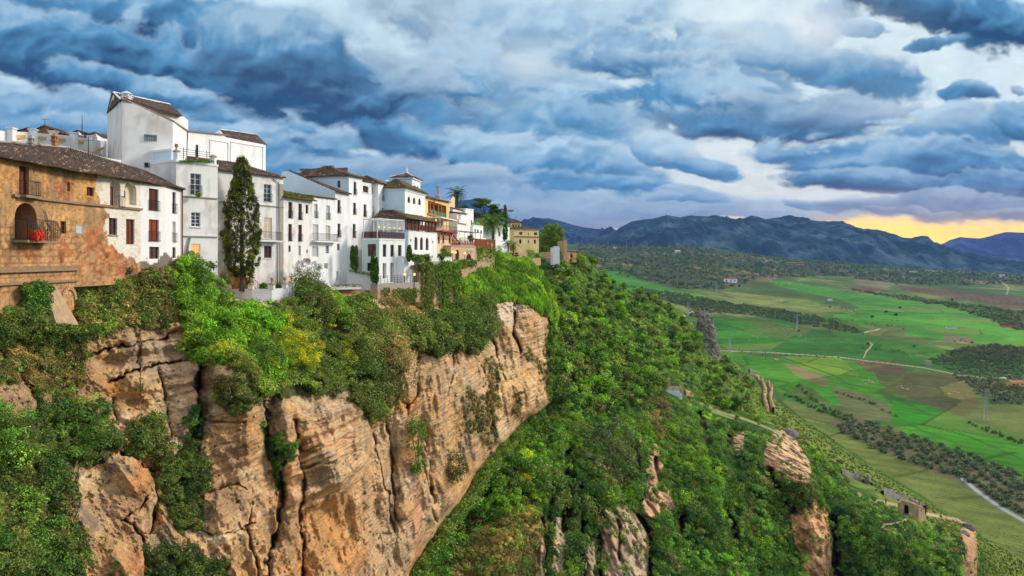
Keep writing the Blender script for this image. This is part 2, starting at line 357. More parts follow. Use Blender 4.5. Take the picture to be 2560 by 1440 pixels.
def gridfaces(nr, nc):
    i = np.arange(nr-1)[:, None]*nc+np.arange(nc-1)[None, :]
    return np.stack([i, i+nc, i+nc+1, i+1], -1).reshape(-1, 4)
def interp(x, pts):
    p = np.array(pts, dtype=np.float64); return np.interp(x, p[:, 0], p[:, 1])
# ================================================================== the cliff under the old town
CL_TOP = [(-200, 800), (0, 800), (192, 798), (196, 700), (350, 700), (352, 668), (440, 668), (455, 676), (545, 728), (580, 745), (640, 752), (736, 745), (745, 735), (820, 722), (945, 712), (1046, 716), (1050, 664), (1146, 658), (1150, 660), (1190, 655), (1245, 640), (1330, 660), (1500, 670)]
CL_EDGE = [(600, 1330), (655, 1332), (700, 1362), (745, 1378), (800, 1386), (880, 1378), (1000, 1376), (1030, 1352), (1060, 1310), (1085, 1296), (1120, 1262), (1160, 1226), (1250, 1160), (1350, 1096), (1440, 1042), (1560, 980)]
CL = [(0, 800, 51), (0, 900, 46), (0, 1050, 41), (0, 1250, 37), (0, 1440, 34), (-150, 800, 46), (-150, 1440, 31), (0, 1520, 33),
 (100, 800, 53), (190, 800, 56), (100, 950, 49), (100, 1200, 43), (100, 1440, 37), (195, 715, 59), (200, 950, 54), (200, 1200, 46), (200, 1440, 40),
 (350, 690, 63), (350, 800, 61), (350, 950, 58), (350, 1200, 52), (350, 1440, 45), (450, 680, 68), (450, 800, 65), (470, 950, 63), (450, 1200, 56), (450, 1440, 50),
 (545, 725, 73.5), (545, 850, 67), (550, 950, 63), (550, 1100, 61), (550, 1300, 57), (550, 1440, 54), (600, 748, 79), (600, 850, 70),
 (735, 755, 82), (735, 850, 77), (735, 960, 72), (735, 1050, 70), (735, 1200, 68), (735, 1440, 63), (830, 730, 97), (830, 850, 86), (830, 980, 78), (830, 1200, 72), (830, 1440, 68),
 (945, 730, 104), (945, 850, 92), (945, 980, 86), (945, 1100, 85), (945, 1300, 80), (945, 1500, 75), (1048, 760, 113), (1060, 700, 122), (1050, 900, 98), (1050, 1100, 94), (1050, 1300, 88), (1000, 1500, 80),
 (1140, 690, 130), (1150, 800, 122), (1150, 900, 112), (1150, 1100, 106), (1150, 1250, 100), (1230, 660, 170), (1230, 760, 142), (1230, 900, 130), (1230, 1130, 118),
 (1300, 690, 166), (1300, 760, 150), (1300, 900, 144), (1300, 1060, 136), (1370, 750, 165), (1370, 900, 158), (1370, 1010, 150), (1340, 670, 185)]
CRACKS = [([(492, 905), (498, 1010), (492, 1060), (470, 1120), (440, 1160)], 6, 5.0), ([(655, 1000), (665, 1100), (692, 1180), (704, 1260), (690, 1320), (675, 1360), (665, 1450)], 9, 2.6),
 ([(733, 1050), (742, 1110), (757, 1160), (750, 1300), (762, 1450)], 6, 1.6), ([(960, 1040), (975, 1100), (978, 1200), (992, 1300)], 4, 1.4), ([(925, 1060), (935, 1120), (958, 1200), (985, 1330)], 8, 1.6),
 ([(345, 850), (348, 880), (340, 910)], 4, 1.2), ([(215, 888), (300, 868), (345, 853), (420, 838), (475, 822)], 3.0, 1.5), ([(265, 960), (345, 928), (430, 906), (490, 900)], 3.0, 1.7),
 ([(275, 990), (278, 1040), (300, 1080)], 4, 1.2), ([(395, 930), (410, 970), (420, 1040), (430, 1090)], 3, 1.2), ([(60, 960), (96, 1020), (90, 1060)], 5, 2.), ([(160, 960), (150, 1010)], 5, 2),
 ([(300, 1130), (325, 1140), (380, 1180), (395, 1250), (380, 1330)], 7, 2.4), ([(300, 1300), (330, 1310), (350, 1340), (355, 1440)], 3, 1.1), ([(300, 1305), (345, 1275), (370, 1240)], 3, .8),
 ([(1287, 745), (1282, 800), (1290, 850), (1300, 880)], 6, 4.0), ([(1350, 925), (1348, 980), (1344, 1040)], 5, 1.6), ([(1240, 770), (1228, 830), (1240, 900), (1262, 960)], 5, 2.), ([(1195, 900), (1218, 960), (1225, 1060), (1215, 1150)], 4, 1.5),
 ([(1130, 880), (1128, 950), (1115, 1000)], 3, 1.3), ([(1045, 900), (1040, 990), (1030, 1005), (1000, 1030)], 4, 1.5), ([(1010, 1010), (1030, 1060), (1050, 1130), (1075, 1230), (1090, 1300)], 7, 1.8), ([(600, 1310), (612, 1330), (625, 1315), (630, 1260)], 4, .8),
 ([(500, 1050), (560, 1052), (640, 1056)], 2.5, .7), ([(500, 1230), (560, 1225), (600, 1210), (620, 1230)], 2.5, .6), ([(500, 1320), (560, 1340), (640, 1310)], 2.5, .6), ([(620, 1330), (640, 1400), (645, 1450)], 6, 1.0),
 ([(745, 1178), (800, 1165), (870, 1140), (910, 1125)], 2.2, .6), ([(745, 1130), (820, 1115), (900, 1085)], 2.2, .5), ([(760, 1215), (830, 1200), (890, 1180)], 2.2, .5), ([(1150, 860), (1180, 885), (1190, 900)], 3, 1.), ([(1060, 1085), (1070, 1150), (1078, 1230)], 4, 1.3),
 ([(1365, 790), (1362, 880), (1370, 960)], 4, 2.0), ([(1165, 1010), (1190, 985), (1215, 960)], 3, 1.0)]
BULGE = [(1325, 800, 34, 70, 3.6), (1330, 850, 20, 40, -1.5), (1262, 800, 26, 60, 3.0), (1180, 1000, 55, 130, 2.5), (590, 1080, 70, 210, 3.0), (840, 1110, 90, 110, 3.6), (1090, 970, 50, 90, 2.4), (400, 960, 80, 60, 1.4), (50, 1030, 55, 70, 2.5),
 (330, 1240, 60, 110, 2.6), (330, 1410, 70, 50, 1.5), (1340, 980, 40, 80, 2.5), (1290, 960, 28, 110, 1.5), (960, 1180, 14, 120, 1.2), (720, 1220, 30, 160, 1.6), (850, 1320, 90, 60, -1.5), (1010, 1180, 26, 160, 1.3), (1090, 1160, 34, 100, 2.0), (1050, 1110, 22, 70, -2.0), (400, 870, 60, 26, 1.2), (1130, 1260, 30, 60, 1.5), (570, 1330, 60, 80, 1.2)]
_e = np.arange(600, 1561, 7.0); CL_EDGE = [(float(a), float(b)) for a, b in zip(_e, interp(_e, CL_EDGE)+12*fbm(_e/70, _e*0, oct=4, seed=19)*sstep(640, 760, _e)*2)]
cl_f = tps(CL)
def cliff_depth(px, py, detail=True):
    Y = cl_f(px, py); P = P3a(px, py, Y); x, y, z = P[..., 0], P[..., 1], P[..., 2]
    w = vnoise(px/40, py/40, seed=2)*7; w2 = vnoise(px/33, py/33, seed=4)*6; w3 = vnoise(px/9, py/11, seed=22)*3.2; w4 = vnoise(px/9, py/9, seed=24)*3.0; w5 = vnoise(px/26, py/22, seed=26)
    off = np.zeros_like(Y)
    for bx, by, rx, ry, a in BULGE: off -= a*np.exp(-(((px-bx)/rx)**2+((py-by)/ry)**2))
    for line, wd, dp in CRACKS:
        xs = [q[0] for q in line]; ys = [q[1] for q in line]
        m = (px > min(xs)-60) & (px < max(xs)+60) & (py > min(ys)-60) & (py < max(ys)+60)
        if m.any():
            qx, qy = px[m]+w[m]+w3[m], py[m]+w2[m]+w4[m]; d = polydist(qx, qy, line); wv = wd*(.30+.55*sstep(-.3, .4, w5[m])); off[m] += dp*(.45+.75*sstep(-.4, .3, w5[m]))*np.exp(-(d/wv)**2)+dp*.30*np.exp(-(d/(wd*3.2))**2)
            if ys[-1]-ys[0] > 60: off[m] += -.45*dp*np.sign(np.interp(qy, ys, xs)-qx)*np.exp(-d/(wd*3.5))*((qy > ys[0])&(qy < ys[-1]))
    e = interp(py, CL_EDGE)-px                       # the face turns away at its right-hand edge
    off += 14*np.exp(-np.clip(e, 0, None)/9.0)+6*np.exp(-np.clip(e, 0, None)/30.0)
    # belly of the overhanging beds above the orange hollow
    under = interp(px, [(680, 1300), (760, 1275), (860, 1240), (915, 1170), (935, 1060)])
    m = sstep(-14, 8, under-py)*sstep(670, 720, px)*sstep(950, 915, px)*sstep(980, 1030, py); off -= 2.2*m
    vert = fbm(x/3.2+w*.03, y/3.2, z/14.0, oct=4, seed=21); big = fbm(x/8.0, y/8.0, z/9.0, oct=4, seed=31, ridged=True)
    vr = fbm(x/2.6+w*.03, y/2.6, z/6.0, oct=4, seed=23, ridged=True); off += 1.4*vert-1.9*big-.45*vr*(1-.8*m)
    zz = z+.35*vnoise(x/5, y/5, seed=8)+.15*vnoise(x/1.3, y/1.3, z/1.3, seed=9)
    s1 = np.tanh(4*vnoise(zz*.55, zz*0, seed=12)); s2 = np.tanh(3*vnoise(zz*1.9, zz*0+.5, seed=13)); s3 = vnoise(zz*4.5, zz*0+.2, seed=14)
    strat = .25+.75*np.clip(sstep(1120, 950, py)+sstep(-10, 20, under-py)*sstep(690, 730, px)*sstep(950, 900, px)+sstep(500, 520, px)*sstep(700, 650, px), 0, 1)
    strat = strat*(.6+.4*sstep(-.2, .3, vnoise(x/7, y/7, z/7, seed=15)))
    off += (.42*s1+.30*s2+.18*s3)*strat*(1+.6*m)
    if detail:
        off += .75*fbm(x/1.5, y/1.5, z/1.3, oct=5, gain=.6, seed=51)+.30*np.abs(fbm(x/.35, y/.35, z/.35, oct=2, seed=61))
    veg = sstep(2, 40, py-interp(px, CL_TOP))          # keep the foot of the walls undisturbed
    return Y+off*(.25+.75*veg)
def cliff_surface(px, py): return P3a(px, py, cliff_depth(px, py))
VEG = {  # cover on the cliff: polygon, kind
 'ivy_green': [(440, 655), (470, 662), (545, 728), (585, 762), (640, 772), (690, 775), (700, 800), (690, 806), (700, 860), (740, 900), (650, 985), (600, 930), (560, 905), (480, 895), (450, 865), (478, 830), (455, 790), (428, 740)],
 'broom': [(660, 800), (740, 790), (800, 800), (880, 850), (900, 940), (860, 985), (780, 992), (690, 995), (620, 985), (600, 940), (640, 880)],
 'bush_mid': [(737, 760), (745, 735), (815, 738), (830, 752), (900, 765), (945, 800), (960, 815), (985, 880), (955, 900), (972, 1010), (930, 1060), (880, 1000), (905, 900), (850, 820), (760, 800)],
 'bush_right': [(965, 830), (1050, 822), (1100, 805), (1150, 770), (1200, 765), (1222, 800), (1215, 860), (1190, 885), (1120, 880), (1095, 900), (1040, 870), (985, 890)],
 'herb': [(195, 690), (350, 690), (440, 665), (455, 760), (475, 800), (420, 812), (380, 835), (330, 822), (260, 840), (195, 850), (190, 800)],
 'herb_low': [(-60, 850), (60, 845), (150, 850), (215, 880), (205, 960), (160, 1000), (100, 975), (60, 955), (-60, 965)],
 'dark': [(-60, 1040), (60, 1040), (100, 1020), (180, 1000), (260, 1040), (300, 1080), (300, 1120), (250, 1160), (180, 1180), (190, 1260), (160, 1300), (200, 1370), (220, 1470), (-60, 1470)],
 'dark_mid': [(335, 1065), (400, 1050), (412, 1130), (450, 1150), (495, 1110), (510, 1200), (505, 1310), (455, 1340), (418, 1290), (405, 1200), (360, 1130)],
 'dark_low': [(375, 1375), (430, 1365), (500, 1420), (560, 1395), (575, 1470), (360, 1470)],
 'tuft': [(545, 955), (600, 940), (655, 985), (640, 1020), (590, 1050), (550, 1010)],
 'crackgreen': [(488, 1010), (500, 1020), (498, 1090), (470, 1140), (440, 1150)],
 'crack2': [(655, 1050), (672, 1100), (690, 1100), (735, 1120), (730, 1150), (700, 1170), (690, 1250), (680, 1180)],
 'ivy_wall': [(1148, 712), (1180, 690), (1200, 655), (1245, 636), (1330, 655), (1362, 700), (1390, 745), (1392, 815), (1376, 800), (1340, 775), (1290, 760), (1250, 752), (1212, 775), (1165, 745)],
 'edgegreen': [(1370, 790), (1392, 800), (1386, 960), (1400, 1010), (1370, 1000), (1362, 880)],
 'sage1': [(1212, 890), (1240, 900), (1250, 1010), (1225, 1040), (1215, 950)], 'sage2': [(1275, 985), (1300, 970), (1305, 1060), (1280, 1040)], 'sage3': [(1330, 880), (1360, 905), (1378, 980), (1370, 1010), (1345, 920), (1300, 890)],
 'sage4': [(1165, 960), (1225, 1000), (1250, 1080), (1230, 1130), (1200, 1100), (1150, 1060)], 'sage5': [(960, 900), (1000, 900), (985, 1000), (960, 1040), (930, 1050)],
}
nC, nR = 700, 470
tt = np.linspace(0, 1, nC)[None, :]; ss = np.linspace(0, 1, nR)[:, None]
px = np.broadcast_to(-170+(1380+170)*tt, (nR, nC)).copy(); py = np.broadcast_to(700+(1490-700)*ss, (nR, nC)).copy()
for _ in range(30):
    py = .5*py+.5*(interp(px, CL_TOP)+(1490-interp(px, CL_TOP))*ss); px = .5*px+.5*(-170+(interp(py, CL_EDGE)+170)*tt)
Yc = cliff_depth(px, py); CP = P3a(px, py, Yc)
def rock_colour(px, py, P, hill=False):
    x, y, z = P[..., 0], P[..., 1], P[..., 2]
    n1 = fbm(x/4, y/4, z/4, oct=5, seed=101); n2 = fbm(x/1.1, y/1.1, z/1.1, oct=4, seed=102); n3 = fbm(x/1.2, y/1.2, z/7, oct=4, seed=103)
    c = np.zeros(px.shape+(3,)); tan = lin((208, 180, 146)); ora = lin((210, 160, 108)); gry = lin((142, 132, 122)); pale = lin((226, 214, 194)); brn = lin((120, 98, 80))
    k = sstep(-.3, .35, n1)[..., None]; c = tan*k+ora*(1-k)*.6+tan*(1-k)*.4
    g = sstep(.05, .35, n3+.3*n2)[..., None]*.75; c = c*(1-g)+gry*g
    st = vnoise(z*1.6+.3*n1, z*0, seed=111); b = sstep(.25, .6, st)[..., None]*.35; c = c*(1-b)+brn*b
    p = sstep(.3, .55, n2+.2*vnoise(z*2.7, z*0, seed=112))[..., None]*.5; c = c*(1-p)+pale*p
    if not hill:
        def blob(cx, cy, rx, ry, col, a):
            nonlocal c
            m = (a*sstep(1.3, .3, np.hypot((px-cx)/rx, (py-cy)/ry)-.5*n2))[..., None]; c = c*(1-m)+lin(col)*m
        for q in [(120, 980, 190, 120, (128, 108, 94), .6), (330, 870, 170, 70, (150, 132, 112), .5), (430, 880, 60, 50, (196, 182, 168), .5), (330, 1300, 80, 130, (150, 104, 70), .4), (290, 970, 34, 20, (206, 140, 48), .8), (350, 1200, 30, 50, (205, 128, 50), .7), (350, 1410, 40, 30, (196, 98, 50), .6),
                  (620, 1060, 40, 80, (205, 148, 80), .5), (560, 1240, 70, 80, (134, 108, 92), .65), (590, 1120, 50, 60, (124, 96, 74), .4), (680, 1020, 30, 50, (110, 108, 108), .6), (840, 1110, 110, 100, (214, 188, 158), .55), (820, 1000, 140, 40, (205, 186, 164), .4),
                  (830, 1330, 130, 110, (214, 158, 98), .8), (900, 1400, 60, 50, (206, 140, 84), .5), (960, 1350, 60, 130, (184, 166, 146), .6), (1045, 1300, 14, 110, (208, 134, 108), .65), (1020, 1120, 24, 60, (216, 150, 78), .6), (1010, 1010, 50, 24, (214, 150, 76), .7), (1050, 930, 60, 60, (196, 178, 156), .5), (1110, 960, 30, 50, (168, 144, 122), .5),
                  (1130, 1090, 60, 70, (190, 156, 112), .4), (1150, 1200, 60, 60, (222, 166, 104), .6), (1270, 780, 40, 40, (216, 210, 200), .7), (1330, 770, 24, 16, (150, 140, 140), .5), (1250, 920, 40, 90, (216, 194, 160), .4), (1290, 1000, 70, 90, (222, 180, 130), .5), (1260, 1100, 30, 60, (214, 200, 178), .5), (720, 1330, 40, 90, (120, 98, 82), .45), (690, 1240, 14, 100, (206, 150, 96), .4), (1180, 960, 60, 60, (196, 182, 164), .4), (760, 1420, 60, 30, (208, 140, 84), .5)]: blob(*(q[:5]+(q[5]*.75,)))
        cav = np.zeros_like(n1)
        for line, wd, dp in CRACKS: pass
        mo = sstep(.15, .5, fbm(x/2, y/2, z/2, oct=3, seed=120))*sstep(1150, 900, py); mo = (mo*.5)[..., None]; c = c*(1-mo)+lin((122, 112, 62))*mo
        wx = px+14*n1+8*n2; wy = py+14*n2
        for name, poly in VEG.items():
            m = polymask(wx, wy, poly)
            a = {'herb': .75, 'herb_low': .75, 'tuft': .7}.get(name, .9); col = (86, 92, 48) if name.startswith('herb') or name.startswith('sage') else (58, 82, 36)
            if name == 'ivy_wall': col = (84, 120, 34)
            if name.startswith('sage'): a = .55
            c[m] = c[m]*(1-a)+lin(col)*a
    return c*(1+.30*n2[..., None])*(np.array((1.1, 1.04, .95)) if hill else np.array((1.38, 1.26, 1.06)))
cc = rock_colour(px, py, CP)
# wrap the face back over the terrace ground at the top, and round the corner at the right
top = CP[0]; back = []
for k, dY in enumerate((3, 14, 40)):
    q = top.copy(); sc = (top[:, 1]+dY)/top[:, 1]; q[:, 0] = top[:, 0]*sc-(6 if k else 1); q[:, 1] += dY; back.append(q)
Vv = np.concatenate([np.stack(back[::-1]), CP], 0); cv = np.concatenate([np.repeat(cc[:1]*.8, 3, 0), cc], 0)
edge = Vv[:, -1]; side = []
for dY in (5, 20, 50):
    q = edge.copy(); q[:, 1] += dY; q[:, 0] = edge[:, 0]*(edge[:, 1]+dY)/edge[:, 1]-dY*.25; side.append(q)
Vv = np.concatenate([Vv, np.stack(side, 1)], 1); cv = np.concatenate([cv, np.repeat(cv[:, -1:], 3, 1)], 1)
nr, nc = Vv.shape[:2]
cliff = mesh_np('cliff', Vv.reshape(-1, 3), gridfaces(nr, nc)[:, ::-1], MAT['rock'], cv.reshape(-1, 3), smooth=True)
tag(cliff, kind='structure')
# ================================================================== the hillside beyond the gorge
H_TOP = [(900, 1000), (1300, 640), (1380, 645), (1440, 632), (1478, 640), (1505, 690), (1560, 722), (1640, 742), (1700, 775), (1740, 825), (1800, 880), (1850, 915), (1900, 955), (1950, 1000), (2000, 1040), (2100, 1110), (2200, 1175), (2300, 1235), (2400, 1300), (2500, 1368), (2560, 1400), (2750, 1520)]
HL = [(1300, 650, 290), (1380, 655, 275), (1440, 640, 300), (1380, 760, 225), (1400, 850, 195), (1400, 950, 178), (1400, 1050, 162), (1400, 1150, 142), (1400, 1250, 127), (1400, 1440, 108),
 (1300, 1080, 150), (1250, 1150, 134), (1200, 1220, 122), (1250, 1300, 110), (1250, 1440, 98), (1150, 1300, 113), (1100, 1440, 96), (1000, 1440, 92), (1100, 1300, 116), (1200, 1000, 170), (1000, 1200, 130),
 (1480, 660, 330), (1500, 800, 250), (1500, 950, 200), (1500, 1040, 178), (1500, 1150, 150), (1500, 1260, 132), (1500, 1440, 118), (1600, 745, 330), (1600, 850, 262), (1600, 950, 220), (1600, 1060, 184), (1600, 1200, 152), (1600, 1440, 128),
 (1700, 785, 370), (1720, 850, 310), (1720, 950, 246), (1720, 1030, 215), (1720, 1200, 165), (1720, 1440, 138), (1800, 890, 380), (1800, 950, 290), (1800, 1020, 236), (1850, 1050, 222), (1850, 1090, 205), (1850, 1200, 178), (1850, 1440, 150),
 (1900, 965, 370), (1900, 1010, 300), (1950, 1080, 222), (1950, 1130, 200), (1950, 1250, 178), (1950, 1440, 160), (2000, 1045, 370), (2000, 1080, 270), (2050, 1150, 215), (2100, 1115, 370), (2100, 1180, 222), (2100, 1250, 190), (2100, 1440, 170),
 (2200, 1180, 360), (2200, 1225, 205), (2200, 1270, 192), (2200, 1440, 172), (2300, 1240, 340), (2300, 1285, 196), (2300, 1350, 186), (2300, 1440, 174), (2400, 1305, 330), (2400, 1350, 205), (2400, 1440, 186), (2480, 1440, 260), (2560, 1405, 320), (2560, 1500, 280), (2700, 1500, 300)]
HCR = [([(1380, 1150), (1384, 1250), (1376, 1330)], 6, 4), ([(1452, 1200), (1458, 1300), (1450, 1440)], 7, 6), ([(1560, 1180), (1540, 1250)], 6, 3), ([(1700, 1290), (1720, 1400)], 8, 5), ([(1820, 1260), (1850, 1400)], 8, 4), ([(1418, 1130), (1424, 1220), (1415, 1330)], 9, 7), ([(1486, 1250), (1494, 1330), (1500, 1450)], 5, 5), ([(1360, 1290), (1364, 1450)], 4, 3), ([(1600, 1290), (1622, 1330), (1625, 1450)], 6, 4), ([(1580, 1120), (1606, 1190)], 7, 4), ([(1640, 1150), (1648, 1200)], 5, 3), ([(1930, 1180), (1950, 1230), (1990, 1280)], 8, 4), ([(1545, 1300), (1550, 1400)], 3, 1.5), ([(1755, 1040), (1765, 1100)], 8, 4), ([(1820, 1090), (1830, 1130)], 7, 4), ([(2085, 1300), (2095, 1440)], 10, 5)]
HBU = [(1550, 1380, 50, 90, 6), (1450, 1230, 30, 60, 4), (1640, 1200, 24, 60, 3.5), (1380, 1370, 30, 80, 3), (1965, 1150, 50, 60, 7), (2030, 1340, 50, 90, 8), (2415, 1370, 26, 60, 9), (1790, 1110, 40, 40, 3), (1700, 1130, 40, 60, -3), (1720, 1270, 60, 60, 4), (1300, 1330, 60, 60, 3), (1850, 1300, 60, 60, 3), (1540, 1180, 50, 40, 3), (1860, 1110, 30, 26, 3)]
HROCK = [([(1496, 1300), (1510, 1275), (1560, 1262), (1612, 1300), (1622, 1370), (1622, 1470), (1490, 1470)], (128, 122, 112)), ([(1625, 1130), (1648, 1110), (1656, 1170), (1640, 1225), (1620, 1290), (1604, 1262), (1616, 1190)], (184, 148, 112)), ([(1612, 1240), (1680, 1225), (1686, 1272), (1640, 1300), (1610, 1290)], (184, 128, 92)),
 ([(1912, 1112), (1950, 1085), (1990, 1100), (2026, 1160), (2028, 1205), (1985, 1212), (1945, 1200), (1905, 1170)], (188, 148, 116)), ([(1900, 1190), (1950, 1195), (1945, 1232), (1915, 1215)], (186, 132, 100)),
 ([(1975, 1290), (2035, 1250), (2066, 1280), (2076, 1360), (2085, 1470), (2020, 1470), (1990, 1370)], (204, 122, 76)), ([(2402, 1320), (2436, 1312), (2446, 1390), (2442, 1470), (2398, 1470), (2406, 1380)], (170, 92, 62)),
 ([(1385, 1290), (1412, 1296), (1408, 1470), (1380, 1470)], (160, 150, 132)), ([(1365, 1300), (1352, 1330), (1350, 1470), (1372, 1470)], (150, 140, 120)), ([(1455, 1370), (1488, 1350), (1488, 1470), (1445, 1470)], (140, 130, 116)), ([(1830, 1100), (1862, 1078), (1858, 1120), (1834, 1140)], (165, 132, 104)),
 ([(1935, 1080), (1980, 1075), (1990, 1100), (1930, 1110)], (128, 118, 108)), ([(1860, 1262), (1880, 1264), (1878, 1306), (1862, 1310)], (184, 140, 100)), ([(1320, 1165), (1375, 1120), (1372, 1135), (1330, 1170)], (206, 156, 108)), ([(1590, 1085), (1600, 1130), (1612, 1100)], (150, 110, 84))]
HPATH = [([(1752, 1008), (1800, 1030), (1850, 1044), (1900, 1062), (1952, 1084)], 3, (150, 146, 96)), ([(1780, 1028), (1835, 1048)], 3, (146, 140, 92)), ([(2146, 1234), (2165, 1248), (2200, 1254), (2245, 1264)], 5, (176, 150, 122)), ([(2205, 1318), (2212, 1311), (2240, 1308), (2262, 1300), (2270, 1288)], 3, (190, 160, 136)), ([(2212, 1322), (2240, 1330), (2250, 1337)], 2, (176, 146, 120)), ([(2318, 1285), (2352, 1292), (2400, 1300), (2420, 1308)], 4, (196, 160, 130)), ([(1690, 750), (1706, 765), (1712, 790)], 3, (190, 186, 120)), ([(1370, 650), (1385, 655), (1400, 648), (1412, 640)], 6, (150, 150, 156))]
hl_f = tps(HL)
def hill_depth(px, py):
    Y = hl_f(px, py); P = P3a(px, py, Y); x, y, z = P[..., 0], P[..., 1], P[..., 2]
    off = np.zeros_like(Y)
    for bx, by, rx, ry, a in HBU: off -= a*np.exp(-(((px-bx)/rx)**2+((py-by)/ry)**2))
    w = vnoise(px/30, py/30, seed=2)*7
    for line, wd, dp in HCR:
        d = polydist(px+w, py+w, line); off += 1.9*dp*np.exp(-(d/(wd*.8))**2)+dp*.35*np.exp(-(d/(wd*3))**2)
    low = sstep(1000, 1150, py)*sstep(2150, 2050, px)
    off += 2.5*fbm(x/14, y/30, z/20, oct=4, seed=201)*(.4+low)+1.6*low*fbm(x/4, y/4, z/12, oct=3, seed=202)+.5*fbm(x/2, y/2, z/2, oct=3, seed=203)
    rk = np.zeros(px.shape, dtype=bool)
    for poly, c in HROCK: rk |= polymask(px, py, poly)
    off += rk*(2.0*fbm(x/1.9, y/1.9, z/13, oct=4, gain=.5, seed=204, ridged=True)-.7*np.tanh(3*vnoise(z*.7, z*0, seed=205))+1.1*fbm(x/1.5, y/1.5, z/1.8, oct=5, gain=.6, seed=206)+1.4*np.abs(fbm(x/3.5, y/3.5, z/5, oct=3, seed=207))-1.6)
    edge = sstep(60, 0, py-interp(px, H_TOP)); return Y+off*(1-.7*edge)
nHC, nHR = 620, 330
hx = np.linspace(960, 2720, nHC)[None, :]; sH = np.linspace(0, 1, nHR)[:, None]**1.0
topH = interp(hx, H_TOP); botH = np.maximum(1500, topH+40); pyH = topH+(botH-topH)*sH; pxH = np.broadcast_to(hx, pyH.shape)
YH = hill_depth(pxH, pyH); HP = P3a(pxH, pyH, YH)
def hill_colour(px, py, P):
    x, y, z = P[..., 0], P[..., 1], P[..., 2]
    n1 = fbm(x/9, y/9, z/9, oct=5, seed=301); n2 = fbm(x/2.5, y/2.5, z/2.5, oct=4, seed=302)
    g1, g2, g3 = lin((70, 104, 34)), lin((120, 136, 56)), lin((44, 76, 34))
    k = sstep(-.4, .4, n1+.4*n2)[..., None]; c = g3*(1-k)+g1*k
    y2 = (sstep(-.1, .5, n2+.3*n1)*.6)[..., None]; c = c*(1-y2)+g2*y2
    # open grass flank to the right of the ridge
    flank = sstep(0, 30, py-(interp(px, H_TOP)+0))*sstep(95, 45, py-interp(px, H_TOP))*sstep(1760, 1900, px); flank = np.maximum(flank, sstep(2440, 2500, px))
    fl = (flank*.8)[..., None]; fc = lin((112, 128, 54))*(1+.35*n1[..., None])+lin((150, 140, 90))*sstep(.1, .6, n2)[..., None]*.35; c = c*(1-fl)+fc*fl
    # brown herb slope
    m = polymask(px+12*n1, py+12*n2, [(1190, 1330), (1270, 1280), (1350, 1280), (1362, 1470), (1120, 1470)]); a = .75*m[..., None]; c = c*(1-a)+(lin((150, 118, 62))*(1+.8*n2[..., None]))*a
    rc = rock_colour(px, py, P, True)
    for poly, col in HROCK:
        m = polymask(px+10*n1+6*n2, py+12*n2, poly)
        c[m] = (.6*rc[m]+.4*lin(col))*(1+.7*n2[m][..., None])
    for line, wd, dp in HCR:
        d = polydist(px+4*n2, py, line); a = sstep(wd*1.6, wd*.6, d)[..., None]*.85; c = c*(1-a)+lin((104, 84, 66))*a
    for line, wd, col in HPATH:
        d = polydist(px+5*n2, py+3*n2, line); a = sstep(wd*1.2, wd*.5, d)[..., None]*.9; c = c*(1-a)+lin(col)*a
    return np.clip(c, 0, 1)
hc = hill_colour(pxH, pyH, HP)
backs = []; tb = HP[0]
for k, (dY, dz) in enumerate(((30, -12), (90, -50), (200, -130), (260, -200))):
    q = tb.copy(); sc = (tb[:, 1]+dY)/tb[:, 1]; q[:, 0] = tb[:, 0]*sc; q[:, 1] += dY
    q[:, 2] = tb[:, 2]*sc+dz*.5-4; backs.append(q)
HV = np.concatenate([np.stack(backs[::-1]), HP], 0); hcv = np.concatenate([np.repeat(hc[:1], 4, 0), hc], 0)
nr, nc = HV.shape[:2]
hillside = mesh_np('hillside', HV.reshape(-1, 3), gridfaces(nr, nc)[:, ::-1], MAT['soil'], hcv.reshape(-1, 3), smooth=True); tag(hillside, kind='structure')
# ================================================================== the valley floor
V_CREST = [(1200, 618), (1440, 612), (1620, 620), (1700, 618), (1800, 622), (1900, 640), (2000, 650), (2120, 660), (2300, 672), (2560, 688), (2800, 700)]
def valley_z(X, Y):
    px = CX+X/Y*F; r = np.clip((Y-900)/3300, 0, 1); crest = (HY-interp(px, V_CREST))/F*4200
    left = sstep(1900, 1500, px)
    z = -150+(crest+150)*(r**(1.6-.5*left))
    z = z+9*fbm(X/420, Y/420, oct=4, seed=401)*sstep(420, 900, Y)+26*fbm(X/900, Y/700, oct=4, seed=402)*sstep(1500, 2600, Y)*sstep(4300, 3600, Y)
    return z-np.clip((Y-4200)*.12, 0, 400)
vx = np.concatenate([np.linspace(1250, 2640, 580), np.linspace(2650, 4200, 60)]); vY = np.exp(np.linspace(math.log(300), math.log(5600), 520))
VX, VYg = np.meshgrid((vx-CX)/F, vY); VXw = VX*VYg; VZ = valley_z(VXw, VYg); VP = np.stack([VXw, VYg, VZ], -1); vpx, vpy = to_px(VP)
